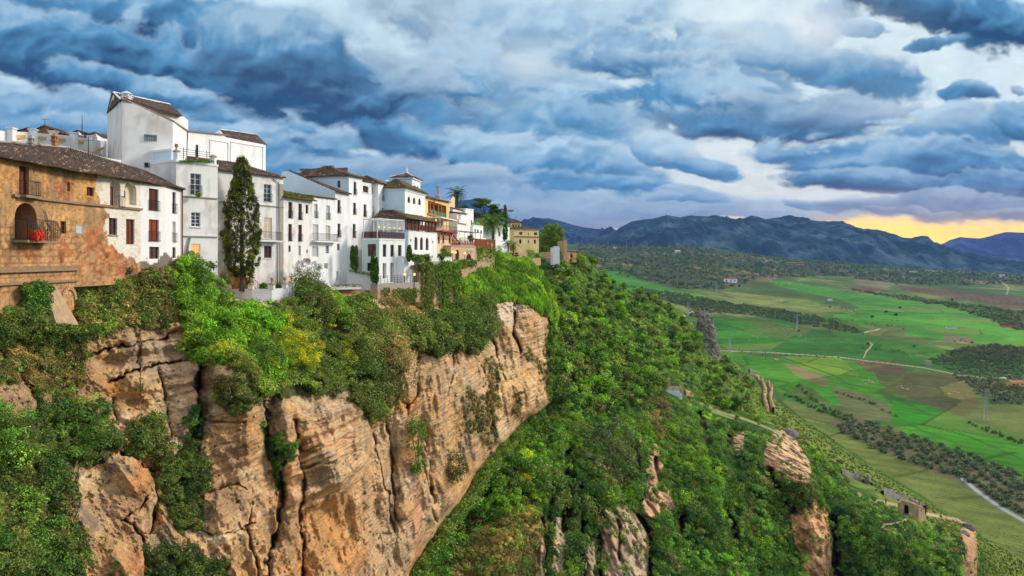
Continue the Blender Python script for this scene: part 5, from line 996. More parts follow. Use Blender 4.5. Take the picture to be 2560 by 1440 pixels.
for k in (0, 3, 6, 8): p = f.at(f.L*k/8, zt, -.3); m.box(p+Vector((0, 0, 1.5)), (.07, 0, 0), (0, .07, 0), (0, 0, 1.5)); q = p-f.n*2.6; m.box(q+Vector((0, 0, 1.5)), (.07, 0, 0), (0, .07, 0), (0, 0, 1.5)); m.tube([p+Vector((0, 0, 3)), q+Vector((0, 0, 3))], .08, 4)
for d in (-.3, -2.9): m.tube([f.at(0, hp, d), f.at(f.L, hp, d)], .09, 4)
m.tube([sf.at(0, hp, -.3), f.at(0, hp, -.3)], .09, 4); m.build('pergola', MAT['white_paint'], R, loc)
for k in range(5): 
    p = f.at(f.L*(k+.3)/5, zt+1.75, -.35); q = MB(); q.lathe(p, [(.03, -.16), (.09, -.12), (.11, .12), (.03, .18)], 6); rr = tag(q.build('lantern', MAT['iron'], None, p), 'small lit lantern on the pergola of the restaurant roof terrace', 'lantern', 'lanterns on the restaurant roof terrace')
    g = MB(); g.lathe((0, 0, 0), [(.10, -.09), (.115, .09)], 6); g.build('light', MAT['bulb'], rr)
# chairs and tables on the terrace
def chair_at(p, s=1.0, label='dark terrace chair behind the glass railing of the restaurant roof', grp='chairs on the restaurant roof terrace'):
    r = empty('terrace_chair', p, label, 'chair', grp)
    m = MB(); m.box((0, 0, .45), (.22, 0, 0), (0, .22, 0), (0, 0, .03)); m.build('seat', MAT['iron'], r); m = MB(); m.box((0, .2, .75), (.22, 0, 0), (0, .02, 0), (0, 0, .25)); m.build('backrest', MAT['iron'], r)
    for a in (-.2, .2):
        for b in (-.2, .2): m = MB(); m.tube([(a, b, 0), (a, b, .45)], .02, 4); m.build('leg', MAT['iron'], r)
    return r
c0 = chair_at(f.at(1, zt, -1.0))
for k in range(1, 7): c = copy_tree(c0); c.location = f.at(1+k*1.1, zt, -1.0-.4*(k % 2))
# ---- garden walls and lower terraces in front
def low_wall(name, label, A, B, ytop, ybot, th, mat, cat='wall', grp='terrace walls along the cliff edge', col=None):
    f = Fac(A, B); xm = (A[0]+B[0])/2; z1, z0 = f.z(xm, ytop), f.z(xm, ybot); m = MB(); m.box(f.at(f.L/2, (z0+z1)/2, -th/2), f.d*(f.L/2), f.n*(th/2), (0, 0, (z1-z0)/2)); o = m.build(name, MAT[mat], None, f.at(f.L/2, z0)); tag(o, label, cat, grp); return o, f
low_wall('garden_wall', 'low white garden wall with plants behind the lilac', (822, 96), (902, 99), 716, 724, 3.0, 'white_paint')
low_wall('garden_wall', 'pale blue white terrace wall below the twin slim cypresses', (868, 102), (945, 101.5), 678, 726, 1.0, 'shutter_pale')
lw, lf2 = low_wall('terrace_deck', 'long grey concrete terrace edge with iron railing below the restaurant', (944, 101), (1050, 110.5), 708, 722, 2.4, 'concrete')
z = lf2.z(1000, 708); m = MB()
for k in range(14): p = lf2.at(lf2.L*k/13, z, -.1); m.tube([p, p+Vector((0, 0, 1.2))], .04, 4)
for h in (.3, .6, .9, 1.2): m.tube([lf2.at(0, z+h, -.1), lf2.at(lf2.L, z+h, -.1)], .02, 4)
tag(m.build('iron_railing', MAT['iron'], None, lf2.at(0, z)), 'iron railing along the concrete terrace edge below the restaurant', 'railing')
house('garden_block', 'tall plain white garden wall curving down between restaurant and palace', (1010, 108), (1050, 112), [(1010, 640), (1022, 668), (1034, 676), (1050, 664)], 706, 2.0, (), 'clean', None, cat='wall', zbase=P3(1030, 715, 110).z)
low_wall('stone_wall', 'rough stone retaining wall below the concrete terrace edge', (944, 100.6), (1048, 110.2), 722, 760, 1.6, 'stone')
# ---- white palace with square tower
ops = [O(1019, 491, 1025.5, 507, 'panebrown', arch=True), O(1032, 493.5, 1038.5, 510, 'panebrown', arch=True), O(1045.5, 496, 1052, 512.5, 'panebrown', arch=True)]
R, f, loc, sf = house('white_palace', 'white palace with a square tile roofed tower, arched windows and a brown wooden loggia', (1012, 116), (1063, 127), [(1012, 466), (1063, 481)], 560, 5, ops, 'clean', ('hip', 1.5), roofkw=dict(seed=61, moss=.5), zbase=P3(1012, 660, 116).z, oh=.5, cat='palace', side_kind='blue_paint_skylit')
for q, sgn in ((f, 1), (sf, 1)):
    L = q.L; z = f.z(1012, 466)-.25; m = MB(); m.box(q.at(L/2, z, .12), q.d*(L/2+.1), q.n*.16, (0, 0, .14)); m.box(q.at(L/2, z-.3, .05), q.d*(L/2+.1), q.n*.08, (0, 0, .10)); m.build('cornice', MAT['white_paint'], R, loc)
# tower
tfc = Fac((1030, 124), (1051, 129.5)); tz0, tz1 = P3(1030, 490, 124).z, P3(1030, 443, 124).z
tops_ = [O(1035, 463, 1038.5, 473, 'wframe', arch=True), O(1042.5, 464, 1046, 474, 'wframe', arch=True)]
wall('tower', tfc, tz1, tz0, tops_, plaster('clean'), 'plaster', R, loc); tsf = side_of(tfc, 3.6); wall('tower', tsf, tz1, tz0, (), plaster('blue_paint_skylit'), 'plaster', R, loc)
for o in tops_: window(tfc, o, R, loc)
c = [tfc.at(-.4, tz1, .4), tfc.at(tfc.L+.4, tz1, .4), tfc.at(tfc.L+.4, tz1, -4.0), tfc.at(-.4, tz1, -4.0)]; ap = tfc.at(tfc.L/2, tz1+1.1, -1.8)
m = MB(); m.quad(tfc.at(tfc.L, tz0, 0), tfc.at(tfc.L, tz0, -3.6), tfc.at(tfc.L, tz1, -3.6), tfc.at(tfc.L, tz1, 0)); m.box(tfc.at(tfc.L/2, tz1-.15, -1.8), tfc.d*(tfc.L/2+.25), tfc.n*2.05, (0, 0, .12)); m.build('cornice', MAT['white_paint'], R, loc)
for i in range(4): tile_roof('tower_roof', c[i], c[(i+1) % 4], ap, ap, R, loc, seed=62+i)
m = MB(); m.lathe(ap, [(.4, -.1), (.25, .15), (.3, .3), (.14, .5), (.18, .7), (.05, .95), (.02, 1.6)], 8)
for i in range(4): m.tube([c[i]+Vector((0, 0, .1)), ap+Vector((0, 0, .05))], .09, 5)
m.build('finial', MAT['white_paint'], R, loc)
# lower body
ops = [O(1036, 592, 1044, 625, 'panebrown', arch=True), O(1050, 593, 1057.5, 625, 'panebrown', arch=True), O(1064, 594, 1071.5, 625.5, 'panebrown', arch=True), O(1050, 638, 1055, 645, 'small'), O(1079, 639, 1083, 646, 'small'), O(1025.5, 598, 1029, 605, 'closed'), O(1080, 602, 1083.5, 609, 'closed')]
lfc = Fac((1021, 112), (1092, 125)); zz = lfc.z(1050, 578); zlo = P3(1050, 668, 114).z
wall('wall', lfc, float(zz), zlo, ops, plaster('clean'), 'plaster', R, loc)
for o in ops: window(lfc, o, R, loc)
lsf = side_of(lfc, 5.5); wall('wall', lsf, float(zz), zlo, (), plaster('blue_paint_skylit'), 'plaster', R, loc)
slab_roof(lfc.at(0, zz, 0), lfc.at(lfc.L, zz, 0), lfc.at(lfc.L, zz, -6), lfc.at(0, zz, -6), R, loc, name='floor_slab')
m = MB(); q = lfc.at(lfc.L, 0, 0); m.quad(lfc.at(lfc.L, zlo, 0), lfc.at(lfc.L, zlo, -6), lfc.at(lfc.L, zz, -6), lfc.at(lfc.L, zz, 0)); m.build('wall', MAT['white_paint'], R, loc)
# wooden loggia
zl = zz+.02; hl = lfc.z(1021, 546)-zz; m = MB()
for k in range(9): p = lfc.at(.1+(lfc.L-.6)*k/8, zl, -.15); m.box(p+Vector((0, 0, hl/2)), lfc.d*.09, lfc.n*.09, (0, 0, hl/2)); m.tube([p+Vector((0, 0, hl-.5)), p+Vector((0, 0, hl))+lfc.d*.4], .05, 4)
for h in (.15, .5, .85, 1.05): m.tube([lfc.at(.1, zl+h, -.15), lfc.at(lfc.L-.5, zl+h, -.15)], .04, 4)
m.box(lfc.at(lfc.L/2, zl+hl-.1, -.15), lfc.d*(lfc.L/2), lfc.n*.12, (0, 0, .14)); m.build('loggia', MAT['wood'], R, loc)
m = MB(); m.quad(lfc.at(0, zl+.1, -.2), lfc.at(lfc.L-.5, zl+.1, -.2), lfc.at(lfc.L-.5, zl+1., -.2), lfc.at(0, zl+1., -.2)); m.build('balustrade', MAT['wood'], R, loc)
m = MB(); m.quad(lfc.at(0, zl, -2.8), lfc.at(lfc.L*.75, zl, -2.8), lfc.at(lfc.L*.75, zl+hl, -2.8), lfc.at(0, zl+hl, -2.8)); m.build('wall', MAT['niche_white'], R, loc)
m = MB()
for k in (1.2, 3.4): m.quad(lfc.at(k, zl+.3, -2.7), lfc.at(k+.9, zl+.3, -2.7), lfc.at(k+.9, zl+2.2, -2.7), lfc.at(k, zl+2.2, -2.7))
m.build('lit_doorway', MAT['lit'], R, loc)
e = lfc; ze = zl+hl+.12
tile_roof('loggia_roof', e.at(-.7, ze-.25, .8), e.at(e.L+.4, ze-.25, .8), e.at(e.L-1.0, ze+1.1, -3.2), e.at(.6, ze+1.3, -3.2), R, loc, seed=71, moss=.75)
tile_roof('loggia_roof', e.at(-.7, ze-.25, -6), e.at(-.7, ze-.25, .8), e.at(.6, ze+1.3, -3.2), e.at(1.5, ze+1.3, -6), R, loc, seed=72, moss=.9)
m = MB(); m.quad(lfc.at(-.3, zz, -.5), lfc.at(-.3, zz, -5.5), lfc.at(-.3, ze, -5.5), lfc.at(-.3, ze, -.5)); m.build('wall', MAT['white_paint'], R, loc)
# balustrade of white points in front of the palace
lw, bf = low_wall('retaining_wall', 'pale concrete retaining wall with hanging plants in front of the palace', (1048, 110), (1146, 122), 653, 662, 1.0, 'concrete')
low_wall('stone_wall', 'tall rough stone wall hung with climbing plants below the palace garden', (1048, 110.3), (1150, 123), 662, 760, 1.6, 'stone')
m = MB(); z = bf.z(1090, 653)
for k in range(34): u0 = bf.L*.85*k/34; w = bf.L*.85/34; m.poly([bf.at(u0, z, -.2), bf.at(u0+w, z, -.2), bf.at(u0+w/2, z+.85, -.2)]); m.poly([bf.at(u0+w, z, -.3), bf.at(u0, z, -.3), bf.at(u0+w/2, z+.85, -.3)])
tag(m.build('balustrade', MAT['white_paint'], None, bf.at(0, z)), 'white zigzag balustrade along the palace garden', 'balustrade')
# ---- yellow house with red timber loggia
ops = [O(1070, 508, 1116, 540, 'niche', rd=2.0)]
R, f, loc, sf = house('yellow_house', 'yellow house with a red columned upper loggia and green parapets', (1062, 134), (1122, 156), [(1062, 493), (1122, 505)], 600, 7, ops, 'yellow', ('shed', 2.0), roofkw=dict(seed=81), oh=.5, zbase=P3(1090, 660, 130).z)
m = MB(); u0, u1, z0, z1 = f.u(1068), f.u(1118), f.z(1093, 541), f.z(1093, 507); m.quad(f.at(u0, z0, -2), f.at(u1, z0, -2), f.at(u1, z1, -2), f.at(u0, z1, -2)); m.build('loggia_back', MAT['ochre_dark'], R, loc)
m = MB()
for x in (1076, 1085, 1096, 1104, 1115): m.box(f.at(f.u(x), (z0+z1)/2, -.12), f.d*.18, f.n*.15, (0, 0, (z1-z0)/2))
m.box(f.at((u0+u1)/2, z0, .05), f.d*((u1-u0)/2), f.n*.25, (0, 0, .15)); m.build('loggia_post', MAT['terracotta'], R, loc)
m = MB()
for a, b in ((1077, 1084), (1087, 1095), (1098, 1114)): m.quad(f.at(f.u(a), z0+.15, -.1), f.at(f.u(b), z0+.15, -.1), f.at(f.u(b), z0+1.1, -.1), f.at(f.u(a), z0+1.1, -.1))
m.build('parapet', MAT['green_paint'], R, loc)
gf = Fac((1122, 156), (1137, 172)); wall('gable', gf, [(1122, 506), (1132, 490), (1137, 494)], f.z(1090, 620), [O(1125, 518, 1128, 531, 'panebrown')], plaster('cream'), 'plaster', R, loc)
window(gf, O(1125, 518, 1128, 531, 'panebrown'), R, loc)
p = P3(1095, 493, 142); m = MB(); m.lathe(p, [(.7, -.5), (.6, .3), (.3, .7), (.3, 2.2), (.4, 2.3), (.1, 2.6)], 10); m.build('chimney', MAT['concrete'], R, loc)
# terrace restaurant with red beams
ops = [O(1095, 586, 1099.5, 609, 'dark', arch=True), O(1106, 586, 1110.5, 609, 'dark', arch=True), O(1122, 587, 1126, 609, 'dark', arch=True)]
R, f, loc, sf = house('cream_house', 'cream house with pointed windows under a white canopied terrace on red beams', (1092, 128), (1132, 140), [(1092, 578), (1132, 581)], 650, 5, ops, 'cream', ('flat', 0), roofkw=dict(mat='wood_red'), zbase=P3(1110, 662, 130).z)
zt = f.z(1110, 580)+.15; m = MB()
for k in range(6): p = f.at(f.L*k/5, zt, .6); m.box(p+Vector((0, 0, 1.15)), (.06, 0, 0), (0, .06, 0), (0, 0, 1.15))
m.box(f.at(f.L/2, zt+2.4, -1.0), f.d*(f.L/2+.2), f.n*1.9, (0, 0, .12)); m.build('canopy', MAT['canvas'], R, loc)
m = MB()
for k in range(12): p = f.at(f.L*k/11, zt-.2, .35); m.tube([p+f.n*.6, p-f.n*.3-Vector((0, 0, 1.5))], .06, 4)
m.box(f.at(f.L/2, zt-.12, .55), f.d*(f.L/2), f.n*.5, (0, 0, .1)); m.build('red_beams', MAT['wood_red'], R, loc); railing(f, 0, f.L, zt, 1.0, .95, R, loc, step=.3)
m = MB()
m.quad(f.at(.5, zt, -2.), f.at(f.L, zt, -2.), f.at(f.L, zt+2.4, -2.), f.at(.5, zt+2.4, -2.)); m.build('back_wall', MAT['niche_white'], R, loc)
# ---- stepped white houses further on
house('far_white_house', 'small white house with a lean tiled roof beside the yellow house gable', (1132, 160), (1162, 176), [(1132, 520), (1162, 528)], 600, 8, [O(1138, 545, 1141, 556, 'small')], 'clean', ('shed', 1.5), roofkw=dict(seed=91), zbase=P3(1150, 620, 165).z)
R, f, loc, sf = house('bay_window_house', 'white house with a projecting glazed bay under its own little tiled roof', (1143, 157), (1166, 166), [(1143, 533), (1166, 535)], 590, 4, [O(1146, 537, 1152, 553, 'closed')], 'clean', ('shed', .8), roofkw=dict(seed=92), zbase=P3(1150, 610, 160).z)
ledge(f, 1143, 1166, 554, .9, .5, R, loc, name='bay_floor', mat='white_paint')
house('far_white_house', 'tall plain white house block right of the glazed bay', (1164, 172), (1184, 182), [(1164, 522), (1184, 524)], 600, 6, (), 'clean', ('flat', 0), zbase=P3(1170, 620, 175).z, side_kind='blue_paint_skylit')
R, f, loc, sf = house('green_awning_house', 'low white house with two green awnings on its roof terrace', (1183, 178), (1208, 192), [(1183, 563), (1208, 566)], 600, 6, [O(1186, 573, 1190, 580, 'small'), O(1193, 574, 1197, 582, 'small'), O(1201, 576, 1205, 584, 'small')], 'clean', ('flat', 0), zbase=P3(1195, 620, 180).z)
m = MB()
for a, b in ((1185, 1192), (1196, 1204)): m.quad(f.at(f.u(a), f.z(a, 562), -.4), f.at(f.u(b), f.z(b, 562), -.4), f.at(f.u(b), f.z(b, 554), -.8), f.at(f.u(a), f.z(a, 554), -.8))
m.build('awning', MAT['green_paint'], R, loc)
for x in (1184, 1194, 1206): m = MB(); m.box(f.at(f.u(x), f.z(x, 558), -.5), (.15, 0, 0), (0, .15, 0), (0, 0, .8)); m.build('post', MAT['terracotta'], R, loc)
# ---- cafe terrace in red and tan
ops = [O(1139, 624, 1148, 650, 'void', arch=True), O(1164, 634, 1180, 650, 'dark', arch=True)]
R, f, loc, sf = house('terrace_cafe', 'tan stone cafe with two arched doors under a red railed terrace', (1127, 132), (1187, 146), [(1127, 615), (1187, 617)], 652, 6, ops, 'tan', ('flat', 0), roofkw=dict(mat='concrete'), cat='cafe', zbase=P3(1150, 662, 135).z)
zt = f.z(1157, 615)+.15; railing(f, 0, f.L, zt, 1.0, .1, R, loc, name='red_railing', mat='wood_red', step=.18)
m = MB(); 
for k in range(14): p = f.at(f.L*k/13, zt, -.1); m.box(p+Vector((0, 0, .5)), f.d*.1, f.n*.03, (0, 0, .45))
m.build('red_panel', MAT['wood_red'], R, loc)
m = MB()
for x in (1168, 1177): m.lathe(f.P(x, 628, .1), [(.01, -.4), (.4, -.3), (.4, .3), (.01, .4)], 12, 1, .3)
m.build('wall_plate', MAT['white_paint'], R, loc)
m = MB(); m.hexa([P3(1128, 585, 141), P3(1150, 612, 139), P3(1150, 612, 141), P3(1128, 585, 143), P3(1128, 580, 141), P3(1150, 607, 139), P3(1150, 607, 141), P3(1128, 580, 143)]); m.build('stairs', MAT['wood_red'], R, loc)
R, f, loc, sf = house('red_terrace', 'upper cafe terrace with dark frame and red rail behind the tan arches', (1150, 152), (1203, 166), [(1150, 608), (1203, 610)], 640, 6, (), 'tan', ('flat', 0), roofkw=dict(mat='concrete'), cat='terrace', zbase=P3(1170, 650, 150).z)
zt = f.z(1175, 609)+.15; railing(f, 0, f.L, zt, 1.1, .1, R, loc, name='red_railing', mat='wood_red', step=.2)
m = MB()
for k in range(5): p = f.at(f.L*k/4, zt, -.2); m.tube([p, p+Vector((0, 0, 2.6))], .06, 4); m.tube([p+Vector((0, 0, 2.6)), p-f.n*3+Vector((0, 0, 2.6))], .05, 4)
m.tube([f.at(0, zt+2.6, -.2), f.at(f.L, zt+2.6, -.2)], .06, 4); m.build('frame', MAT['wood'], R, loc)
low_wall('stone_wall', 'rough ochre stone wall below the red fence posts', (1187, 146), (1236, 168), 617, 668, 3, 'stone')
low_wall('stone_wall', 'bare stone bastion wall above the ivy slope', (1127, 131), (1190, 145), 650, 712, 3, 'stone')
lw, pf = low_wall('garden_wall', 'long white garden wall behind the big palm', (1202, 190), (1247, 205), 596, 614, .5, 'white_paint')
for i, x in enumerate((1191, 1199, 1207, 1215, 1225, 1235)):
    p = P3(x, 616, 148+i*3); m = MB(); m.box(p+Vector((0, 0, .5)), (.35, 0, 0), (0, .35, 0), (0, 0, 1.0)); m.box(p+Vector((0, 0, 1.55)), (.42, 0, 0), (0, .42, 0), (0, 0, .07)); tag(m.build('brick_pier', MAT['terracotta'], None, p), 'orange brick pier in the fence above the stone wall', 'pier', 'orange brick fence piers')
low_wall('stone_wall', 'square pale stone bastion with a white cornice above the ivy slope', (1285, 200), (1318, 208), 632, 680, 6, 'stone')
low_wall('stone_wall', 'low grey stone wall right of the pale bastion', (1318, 212), (1352, 222), 645, 664, 2, 'stone')
house('garden_house', 'white house behind the slim cypress and palm', (1238, 225), (1274, 240), [(1238, 560), (1274, 566)], 620, 8, [O(1246, 580, 1250, 590, 'panebrown')], 'clean', ('shed', 1.5), roofkw=dict(seed=95), zbase=P3(1250, 640, 225).z)
# ---- pale yellow mansion
ops = [O(1298, 580, 1306, 587, 'dark'), O(1335, 581, 1343, 588, 'dark'), O(1320, 581, 1322.5, 588, 'void', arch=True), O(1298, 598, 1303.5, 609, 'void'), O(1335, 599, 1340, 609, 'void'), O(1320, 600, 1322.5, 608, 'void', arch=True)]
R, f, loc, sf = house('yellow_mansion', 'pale yellow two storey mansion with a small roof tower, before the far mountains', (1286, 262), (1347, 270), [(1286, 572), (1347, 573)], 620, 12, ops, 'pale_yellow', ('hip', 1.5), roofkw=dict(seed=97, pitch=.5), cat='mansion', side_kind='pale_yellow', group='old houses along the cliff edge', side_ops=(), zbase=P3(1300, 632, 262).z)
ledge(f, 1286, 1347, 592, .3, .2, R, loc, mat='wood'); ledge(f, 1286, 1347, 573.5, .3, .3, R, loc, mat='stone')
tt_ = Fac((1277, 266), (1303, 268)); za, zb_ = tt_.z(1290, 556), tt_.z(1290, 576)
wall('tower', tt_, float(za), float(zb_), [O(1281, 561, 1285, 570, 'void'), O(1288, 561, 1292, 570, 'void'), O(1295, 561, 1299, 570, 'void')], plaster('pale_yellow'), 'plaster', R, loc)
for x in (1281, 1288, 1295): window(tt_, O(x, 561, x+4, 570, 'void'), R, loc)
m = MB(); m.box(tt_.at(tt_.L/2, (za+zb_)/2, -2.2), tt_.d*(tt_.L/2-.05), tt_.n*1.9, (0, 0, (za-zb_)/2-.05)); m.build('tower', MAT['blind'], R, loc)
c = [tt_.at(-.5, za, .5), tt_.at(tt_.L+.5, za, .5), tt_.at(tt_.L+.5, za, -4.5), tt_.at(-.5, za, -4.5)]; ap = tt_.at(tt_.L/2, za+1.4, -2.0)
for i in range(4): tile_roof('tower_roof', c[i], c[(i+1) % 4], ap, ap, R, loc, seed=102+i, pitch=.5)
pipe(tt_, [(1290, 549), (1290, 536)], .05, R, loc, name='weather_vane')
# ---- crenellated towers near the round tree
def crenel(x0, x1, y0, y1, Y, label, mat, D=3.0):
    f = Fac((x0, Y), (x1, Y+1)); z1, z0 = f.z((x0+x1)/2, y0), f.z((x0+x1)/2, y1); r = empty('crenellated_tower', f.at(f.L/2, z0, -D/2), label, 'tower'); lc = f.at(f.L/2, z0, -D/2)
    m = MB(); m.box(f.at(f.L/2, (z0+z1)/2, -D/2), f.d*(f.L/2), f.n*(D/2), (0, 0, (z1-z0)/2)); m.build('shaft', MAT[mat], r, lc)
    for k in range(4):
        m = MB(); m.box(f.at(f.L*(k+.5)/4, z1+.25, -.2), f.d*(f.L/12), f.n*.2, (0, 0, .25)); m.build('battlement', MAT[mat], r, lc)
crenel(1383, 1399, 619, 662, 262, 'slim white square tower with little battlements in front of the round tree', 'white_paint', 2.5)
crenel(1409, 1418, 602, 656, 272, 'tall narrow tan stone tower at the right edge of the round tree', 'stone', 4)
house('stone_gate', 'low brown stone gatehouse with a dark doorway, right of the stone tower', (1418, 278), (1442, 285), [(1418, 628), (1442, 630)], 650, 5, [O(1426, 634, 1431, 650, 'void')], 'old', ('shed', 1), roofkw=dict(seed=99, pitch=.5), cat='gatehouse', group=None)
low_wall('stone_wall', 'low stone wall with a dark doorway under the round tree', (1352, 262), (1384, 266), 630, 646, .6, 'stone')
# ---- far left: parapet wall and old houses behind the ochre roof
loc = P3(130, 380, 80); R = empty('parapet_wall', loc, 'white stepped parapet wall with yellow panels above the ochre roof', 'wall', 'terrace walls along the cliff edge')
def seg(x0, y0, x1, y1, Y0, Y1, hp, name, mat, th=.4, parent=None):
    a, b = P3(x0, y0, Y0), P3(x1, y1, Y1); m = MB(); n = Vector((0, th, 0)); d = Vector((0, 0, hp)); m.hexa([a-d, b-d, b-d+n, a-d+n, a, b, b+n, a+n]); return m.build(name, MAT[mat], parent or R, loc)
pts = [(-60, 323, 62), (26, 328, 66), (80, 331, 69), (131, 336, 72), (181, 340, 76), (225, 348, 80), (262, 352, 86)]
for (x0, y0, Y0), (x1, y1, Y1) in zip(pts[:-1], pts[1:]): seg(x0, y0, x1, y1, Y0, Y1, 3.6, 'wall', 'white_paint')
for x, y, Y in pts[1:-1]:
    p = P3(x+3, y-7, Y-.2); m = MB(); m.box(p-Vector((0, 0, .9)), (.28, 0, 0), (0, .28, 0), (0, 0, .95)); m.box(p, (.36, 0, 0), (0, .36, 0), (0, 0, .06)); m.build('post', MAT['white_paint'], R, loc)
MAT['panel_yellow'] = mat_plain('panel_yellow', (206, 172, 96), .8, .1, 2.)
for (x0, y0, Y0), (x1, y1, Y1) in zip(pts[:-2], pts[1:-1]):
    w = x1-x0; seg(x0+w*.25, y0+7+2, x1-w*.12, y1+7, Y0-.04, Y1-.04, .36, 'panel', 'panel_yellow', .03)
seg(182, 370, 232, 380, 72, 74, .32, 'panel', 'panel_yellow', .05); seg(232, 380, 260, 366, 74, 84, .32, 'panel', 'panel_yellow', .05); seg(150, 360, 260, 385, 71, 85, 4, 'wall', 'white_paint')
tf_pts = P3(236, 394, 66)
low_wall('garden_wall', 'little white wall with a tiled top between ochre roof and tower house', (234, 66.5), (303, 69.5), 395, 440, .6, 'white_paint')
def oldhouse(x0, x1, ye, yr, Y, lab, kind='old', rs=0):
    a = P3(x0, ye, Y); b = P3(x1, ye, Y+2); lc = Vector(((a.x+b.x)/2, Y+3, a.z-3)); R = empty('old_house', lc, lab, 'house', 'roofs behind the parapet wall'); xm = (x0+x1)/2; ap = P3(xm, yr, Y); back = Vector((0, 7, 0))
    m = MB(); m.poly([a-Vector((0, 0, 3)), b-Vector((0, 0, 3)), b, ap, a]); m.quad(b-Vector((0, 0, 3)), b+back-Vector((0, 0, 3)), b+back, b)
    V = np.array(m.v); c = plaster(kind)(V, V[:, 0], V[:, 1]); mesh_np('wall', V, m.f, MAT['masonry'], c, parent=R, loc=lc)
    e = Vector((.3, -.3, -.05)); tile_roof('roof', b+e, b+back+e, ap+back, ap-Vector((0, .3, 0)), R, lc, seed=rs); e = Vector((-.3, -.3, -.05)); tile_roof('roof', a+back+e, a+e, ap-Vector((0, .3, 0)), ap+back, R, lc, seed=rs+1); return R, lc
oldhouse(34, 110, 331, 321, 90, 'wide brown gabled old house left of the aerial, behind the parapet', rs=201); R, lc = oldhouse(78, 148, 333, 315, 84, 'tan gabled old house with a stained wall and roof aerial behind the parapet', rs=203)
m = MB(); p = P3(112, 315, 84); m.tube([p, p+Vector((0, 0, .9))], .03, 4); m.tube([p+Vector((-.5, 0, .8)), p+Vector((.5, 0, .8))], .02, 4); m.build('aerial', MAT['iron'], R, lc)
oldhouse(178, 212, 337, 326, 96, 'small grey roofed house beside the tall mast', 'clean', rs=205); oldhouse(213, 262, 343, 331, 94, 'low house with a terracotta tile roof next to the tower house', 'clean', rs=207)
p = P3(205, 338, 95); m = MB(); m.tube([p, p+Vector((0, 0, 2.9))], [.07, .03], 5); tag(m.build('mast', MAT['iron'], None, p), 'thin tall dark mast rising behind the parapet wall', 'mast')
p = P3(221, 392, 60); m = MB(); m.tube([p, p+Vector((0, 0, 1.8))], [.04, .025], 5); m.tube([p+Vector((-.5, 0, 1.45)), p+Vector((.5, 0, 1.45))], .02, 4); tag(m.build('roof_aerial', MAT['iron'], None, p), 'thin rusty television aerial standing on the ochre house roof', 'aerial')
# town ground behind the fronts so nothing floats
m = MB(); zg = -3.2
pts = [P3(-60, 640, 52), P3(185, 640, 60), P3(450, 640, 74), P3(545, 640, 84), P3(708, 640, 94), P3(838, 640, 106), P3(945, 640, 120), P3(1060, 640, 132), P3(1120, 640, 150), P3(1200, 640, 200), P3(1240, 640, 260)]
L = [Vector((p.x, p.y, zg)) for p in pts]; Rr = [Vector((-120, 52, zg)), Vector((-120, 300, zg)), Vector((-10, 300, zg))]
m.poly(L+Rr[::-1]); o = m.build('plateau', MAT['stone'], None); tag(o, kind='structure')
# ================================================================== vegetation kit
def unit(v): return v/np.maximum(np.linalg.norm(v, axis=-1, keepdims=True), 1e-9)
def leaf_cloud(cen, rad, per, size, cols, rng=None, squash=(1, 1, 1), shell=.5, el=1.5, hang=0.0, up=.35, var=.24, colvar=.06, nrm=None):
    """clumps of small pointed leaves: returns vertices, faces and colours"""
    rng = rng or RNG; cen = np.asarray(cen, dtype=np.float64); N = len(cen); rad = np.broadcast_to(np.asarray(rad, dtype=np.float64), (N,)); n = N*per
    c = np.repeat(cen, per, 0); r = np.repeat(rad, per); d = unit(rng.normal(size=(n, 3)))
    if nrm is not None: nn = np.repeat(nrm, per, 0); dt = (d*nn).sum(-1, keepdims=True); d = np.where(dt < -.2, d-2*dt*nn, d)
    rr = r*(shell+(1-shell)*rng.random(n))*(.55+.45*rng.random(n)**.5); p = c+d*rr[:, None]*np.array(squash)
    m = unit(d*.8+rng.normal(size=(n, 3))*.55+np.array((0, 0, up))); t = unit(np.cross(m, rng.normal(size=(n, 3))))
    if hang: t = unit(t*(1-hang)+np.array((0, 0, -1.0))*hang); 
    b = unit(np.cross(m, t)); s = size*(.6+.8*rng.random(n))[:, None]
    V = np.stack([p-t*s*el, p+b*s*.62, p+t*s*el, p-b*s*.62], 1).reshape(-1, 3)
    cc = np.repeat(np.asarray(cols, dtype=np.float64), per, 0); k = np.exp(rng.normal(size=n)*var)[:, None]; cc = cc*k*(1+colvar*rng.normal(size=(n, 3)))
    return V, np.arange(n*4).reshape(-1, 4), np.repeat(np.clip(cc, .002, .9), 4, 0)
def join(parts):
    Vs, Fs, Cs, b = [], [], [], 0
    for V, Fq, C in parts: Vs.append(V); Fs.append(Fq+b); Cs.append(C); b += len(V)
    return np.concatenate(Vs), np.concatenate(Fs), np.concatenate(Cs)
def leaf_obj(name, parts, parent=None, loc=None, kind=None):
    V, Fq, C = join(parts); o = mesh_np(name, V, Fq, MAT['leaf'], C, parent=parent, loc=loc)
    if kind: o['kind'] = kind
    return o
def pick(pal, n, rng=None):
    rng = rng or RNG; P = np.array([lin(c) for c in pal])*np.array((1.22, 1.12, .72)); i = rng.integers(0, len(P), n); j = rng.integers(0, len(P), n); k = rng.random((n, 1)); return P[i]*k+P[j]*(1-k)
